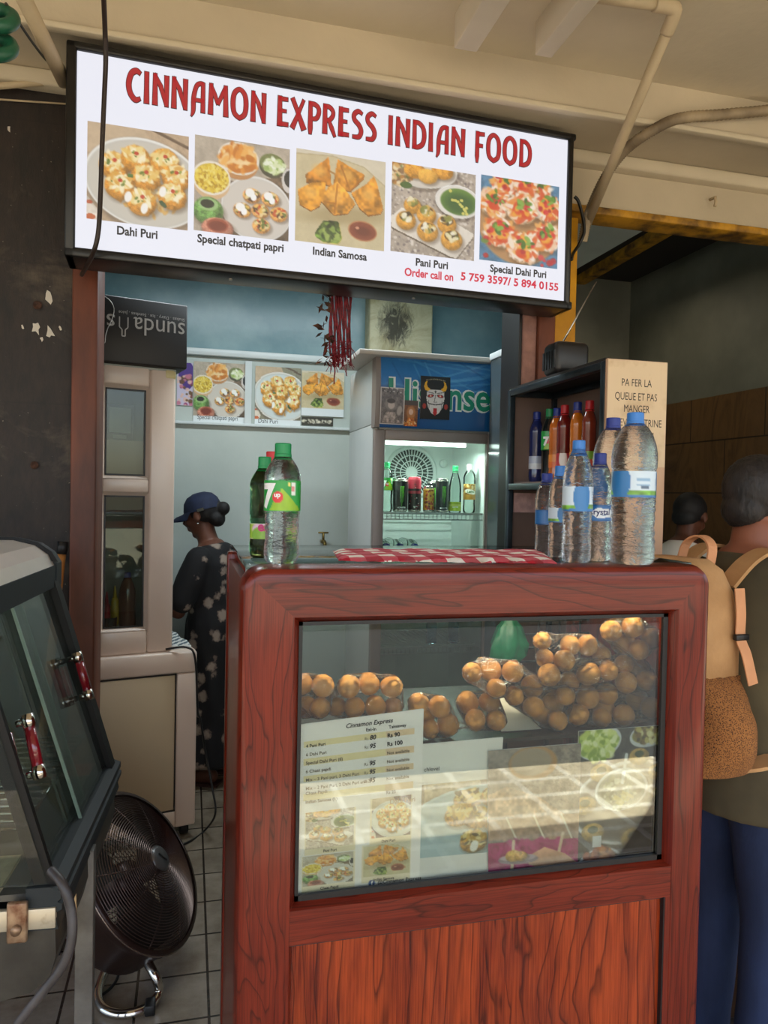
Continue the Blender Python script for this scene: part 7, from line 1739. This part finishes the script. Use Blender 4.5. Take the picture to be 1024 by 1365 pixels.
mb = MB(); mb.tube([V((.128, .0-.325, 1.10)), V((.130, -.326, 1.20)), V((.118, -.31, 1.33))], .004, 6); obj('zipper', mb, MATS['black_plastic'], bp, local=True)

# ---------------- person in the side shop
bq = DEP(905, 900, 3.75); bgp = (bq.x, bq.y, -.15); brot = math.radians(-62)
pe = thing('person', 'dark haired person in a white shirt bending forward inside the side shop', 'person', bgp, brot)
HB = T((0, .07, 1.52)) @ RX(math.radians(-24)); mb = MB()
torso(mb, [(0, 0, .84, .16, .11), (0, 0, 1.04, .145, .10), (0, 0, 1.2, .165, .11), (0, .0, 1.31, .16, .095), (0, .01, 1.38, .10, .07), (0, .02, 1.41, .06, .055)]); mb.tube([(0, .01, 1.36), (0, .03, 1.42), (0, .05, 1.48)], [.058, .052, .052], 14); head_geo(mb, HB, .98)
for s_ in (-1, 1):
    limb(mb, [(s_*.088, 0, .86), (s_*.09, .01, .47), (s_*.095, -.01, .09)], [.088, .056, .04]); limb(mb, [(s_*.095, -.03, .045), (s_*.10, .06, .04), (s_*.105, .14, .028)], [.038, .036, .028])
    limb(mb, [(s_*.175, 0, 1.31), (s_*.21, .03, 1.17), (s_*.22, .07, 1.05)], [.052, .045, .038]); limb(mb, [(s_*.22, .07, 1.05), (s_*.18, .2, 1.0), (s_*.12, .30, .98)], [.038, .034, .026]); hand_geo(mb, wrist((s_*.12, .30, .98), (-s_*.3, 1, -.1), (-s_*.5, 0, .9)), .5, s_)
obj('body', remesh(mb, .0085, WS, 'body', 4), WS, pe, local=True); eyes(pe, HB, .98)
mw = mat('white_shirt', '#e6dfd4', .9, var=.1, scale=8); mb = MB()
torso(mb, [(0, 0, .80, .185, .14), (0, 0, 1.0, .175, .13), (0, 0, 1.2, .185, .132), (0, .0, 1.30, .178, .112), (0, .008, 1.365, .12, .085), (0, .015, 1.395, .080, .07)], 22)
for s_ in (-1, 1): limb(mb, [(s_*.17, 0, 1.30), (s_*.205, .025, 1.2), (s_*.216, .045, 1.12)], [.066, .064, .062])
obj('white_shirt', remesh(mb, .012, mw, 'white_shirt', 4), mw, pe, local=True)
mb = MB(); torso(mb, [(0, 0, .80, .178, .13), (0, 0, .95, .165, .122)], 20)
for s_ in (-1, 1): limb(mb, [(s_*.09, 0, .84), (s_*.092, .01, .47), (s_*.095, 0, .10)], [.10, .075, .062])
md = mat('dark_trousers', '#23262d', .85); obj('trousers', remesh(mb, .012, md, 'trousers', 4), md, pe, local=True)
mb = MB(); mb.ball((0, -.018, .034), (.080, .097, .088), M=HB, n=20); mb.ball((0, -.05, -.02), (.066, .055, .055), M=HB, n=16)
obj('hair', remesh(mb, .007, mh, 'dark_hair', 3, lambda co: (lambda l: HB @ V((l.x, min(l.y, .07 if l.z > .045 else .07-(.045-l.z)*1.2), l.z)))(HB.inverted() @ co)), mh, pe, local=True)
# ================================================================== pipes and cables
M_pvc = mat('painted_pipe', '#c9b694', .6, var=.2, scale=8, bmp=.1)
def run(name, label, cat, pts, r, m, n=10, sm=6, loc=None):
    q = [tuple(p) for p in (smooth_poly([tuple(p) for p in pts], sm) if sm else pts)]
    return obj(name, MB().tube(q, r, n), m, None, label, cat, loc=loc if loc is not None else q[-1])
# rigid conduit with an elbow on the canopy
e = P(903, 10, Z=ZA-.022); s0 = P(770, -8, Z=ZA-.022); e2 = P(782, 300, Y=2.52)
cd_ = thing('conduit_pipe', 'cream rigid conduit with an elbow below the canopy, ending beside the signboard', 'pipe', e)
obj('horizontal_run', MB().cyl(s0, e, .0165, n=14), M_pvc, cd_); obj('dropping_run', MB().cyl(e, e2, .0165, n=14), M_pvc, cd_)
d1 = (s0-e).normalized(); d2 = (e2-e).normalized()
obj('elbow', MB().tube([tuple(p) for p in smooth_poly([tuple(e+d1*.07), tuple(e+d1*.03), tuple(e+(d1+d2)*.006), tuple(e+d2*.03), tuple(e+d2*.07)], 5)], .0205, 14), M_pvc, cd_)
fx = [P(1060, 142, Y=2.22), P(1024, 147, Y=2.24), P(960, 153, Y=2.26), P(905, 158, Y=2.27), P(868, 175, Y=2.28), P(836, 198, Y=2.36), P(812, 228, Y=2.42), P(794, 262, Y=2.46), P(783, 292, Y=2.50), P(777, 322, Y=2.53)]
q = [tuple(p) for p in smooth_poly([tuple(p) for p in fx], 22)]
rr_ = [.0175+.0016*(1 if i % 2 else -1) for i in range(len(q))]
obj('flexible_conduit', MB().tube(q, rr_, 12), mat('ribbed_conduit', '#b5a283', .6, col2='#6e5f4b', scale=6), None, 'grey beige ribbed flexible conduit curving from the canopy edge to the signboard', 'conduit', loc=q[-1])
c2 = [P(766, 262, Y=2.45), P(771, 268, Y=2.45), P(776, 285, Y=2.47), P(779, 308, Y=2.50), P(772, 326, Y=2.52), P(764, 338, Y=2.5), P(762, 346, Y=2.47)]
run('looped_cable', 'dark cable looping from the conduits into the end of the signboard', 'cable', c2, .006, MATS['black_cable'])
# pipe at the street corner of the sign
a = P(28, -10, Y=2.05); b = P(86, 110, Y=2.36); run('corner_pipe', 'cream pipe slanting down to the corner of the signboard', 'pipe', [a, b], .020, M_pvc, 14, 0)
a = P(-20, 116, Y=2.54); b = P(90, 108, Y=2.54); run('thin_conduit', 'thin cream conduit along the top of the dark wall', 'pipe', [a, b], .010, M_pvc, 10, 0)
run('thin_wire', 'thin pale wire along the sooty wall below the conduit', 'wire', [P(-10, 132, Y=2.572), P(50, 136, Y=2.572), P(95, 139, Y=2.572)], .003, M_pvc, 6)
run('beaded_cord', 'thin dark beaded cord hanging from the green coil to the slanting pipe', 'cord', [P(8, 5, Y=1.9), P(22, 25, Y=2.0), P(40, 52, Y=2.15), P(58, 76, Y=2.25), P(72, 90, Y=2.31)], .0035, mat('dark_cord', '#3c3a30', .7), 6)
run('hanging_cable', 'brown black cable hanging in front of the signboard to the door post', 'cable', [P(138, -10, Y=2.05), P(140, 40, Y=2.13), P(141, 80, Y=2.17), P(139, 130, Y=2.19), P(136, 200, Y=2.21), P(134, 260, Y=2.225), P(131, 310, Y=2.23), P(124, 338, Y=2.26), P(115, 355, Y=2.38), P(109, 366, Y=2.49)], .0065, mat('brown_cable', '#2c1f19', .45))
# green coil top corner
gc = thing('green_coil', 'dark green plastic coil hanging in the upper corner above the slanting pipe', 'coil', P(-5, 40, Y=1.9))
mg = mat('green_plastic', '#1f5f45', .35, var=.3)
for k, (px, py) in enumerate(((-4, 24), (-6, 62))):
    c = P(px, py, Y=1.9); obj('loop', MB().tube([tuple(c+V((.034*math.cos(t), .02*math.sin(t), .030*math.sin(t)))) for t in np.linspace(0, 2*pi, 25)[:-1]], .016, 10, closed=True), mg, gc)
# hook on the beam and rusty bolt holes in the dark wall
h = P(951, 268, Y=YC-.02); mb = MB(); mb.tube([h+V((0, .02, .012)), h+V((0, -.012, .010)), h+V((0, -.016, -.01)), h+V((0, -.010, -.026))], .006, 8); obj('wall_hook', mb, M_pvc, None, 'small painted hook on the beam above the yellow lintel', 'hook', loc=h)
for (px, py, r, lb) in ((50, 407, .013, 'rusty bolt hole in the dark wall under the signboard end'), (46, 620, .012, 'pale ringed old screw plug in the dark wall beside the brown post')):
    c = P(px, py, Y=YF-.004); M = frame(c, (1, 0, 0), z=(0, -1, 0)); mb = MB(); mb.lathe([(r, 0), (r*1.05, .004), (r*.7, .005), (r*.55, .001), (.0001, .001)], 18, 0, M, cap=False); obj('wall_plug', mb, mat('rust', '#5b3a28', .7, .3, col2='#2c1a12', scale=60), None, lb, 'plug', loc=c)
flk = MB(); rr = random.Random(12)
for (px, py, s_) in ((64, 396, 9), (48, 437, 9), (66, 443, 8), (56, 452, 4), (80, 437, 3), (30, 436, 3), (12, 172, 4)):
    c = P(px, py, Y=YF-.0008); n = 9; pts = []
    for k in range(n): a = 2*pi*k/n; q = s_*.0026*(.45+.75*rr.random()); pts.append((q*math.cos(a)*.6, q*math.sin(a)))
    flk.prism(pts, 0, .0006, 0, frame(c, (1, .0, .4*rr.random()), z=(0, -1, 0)))
obj('torn_paper', flk, mat('torn_white', '#cfc6b8', .8), kind='stuff', label='torn scraps of white paper left stuck on the dark wall', cat='paper scraps')
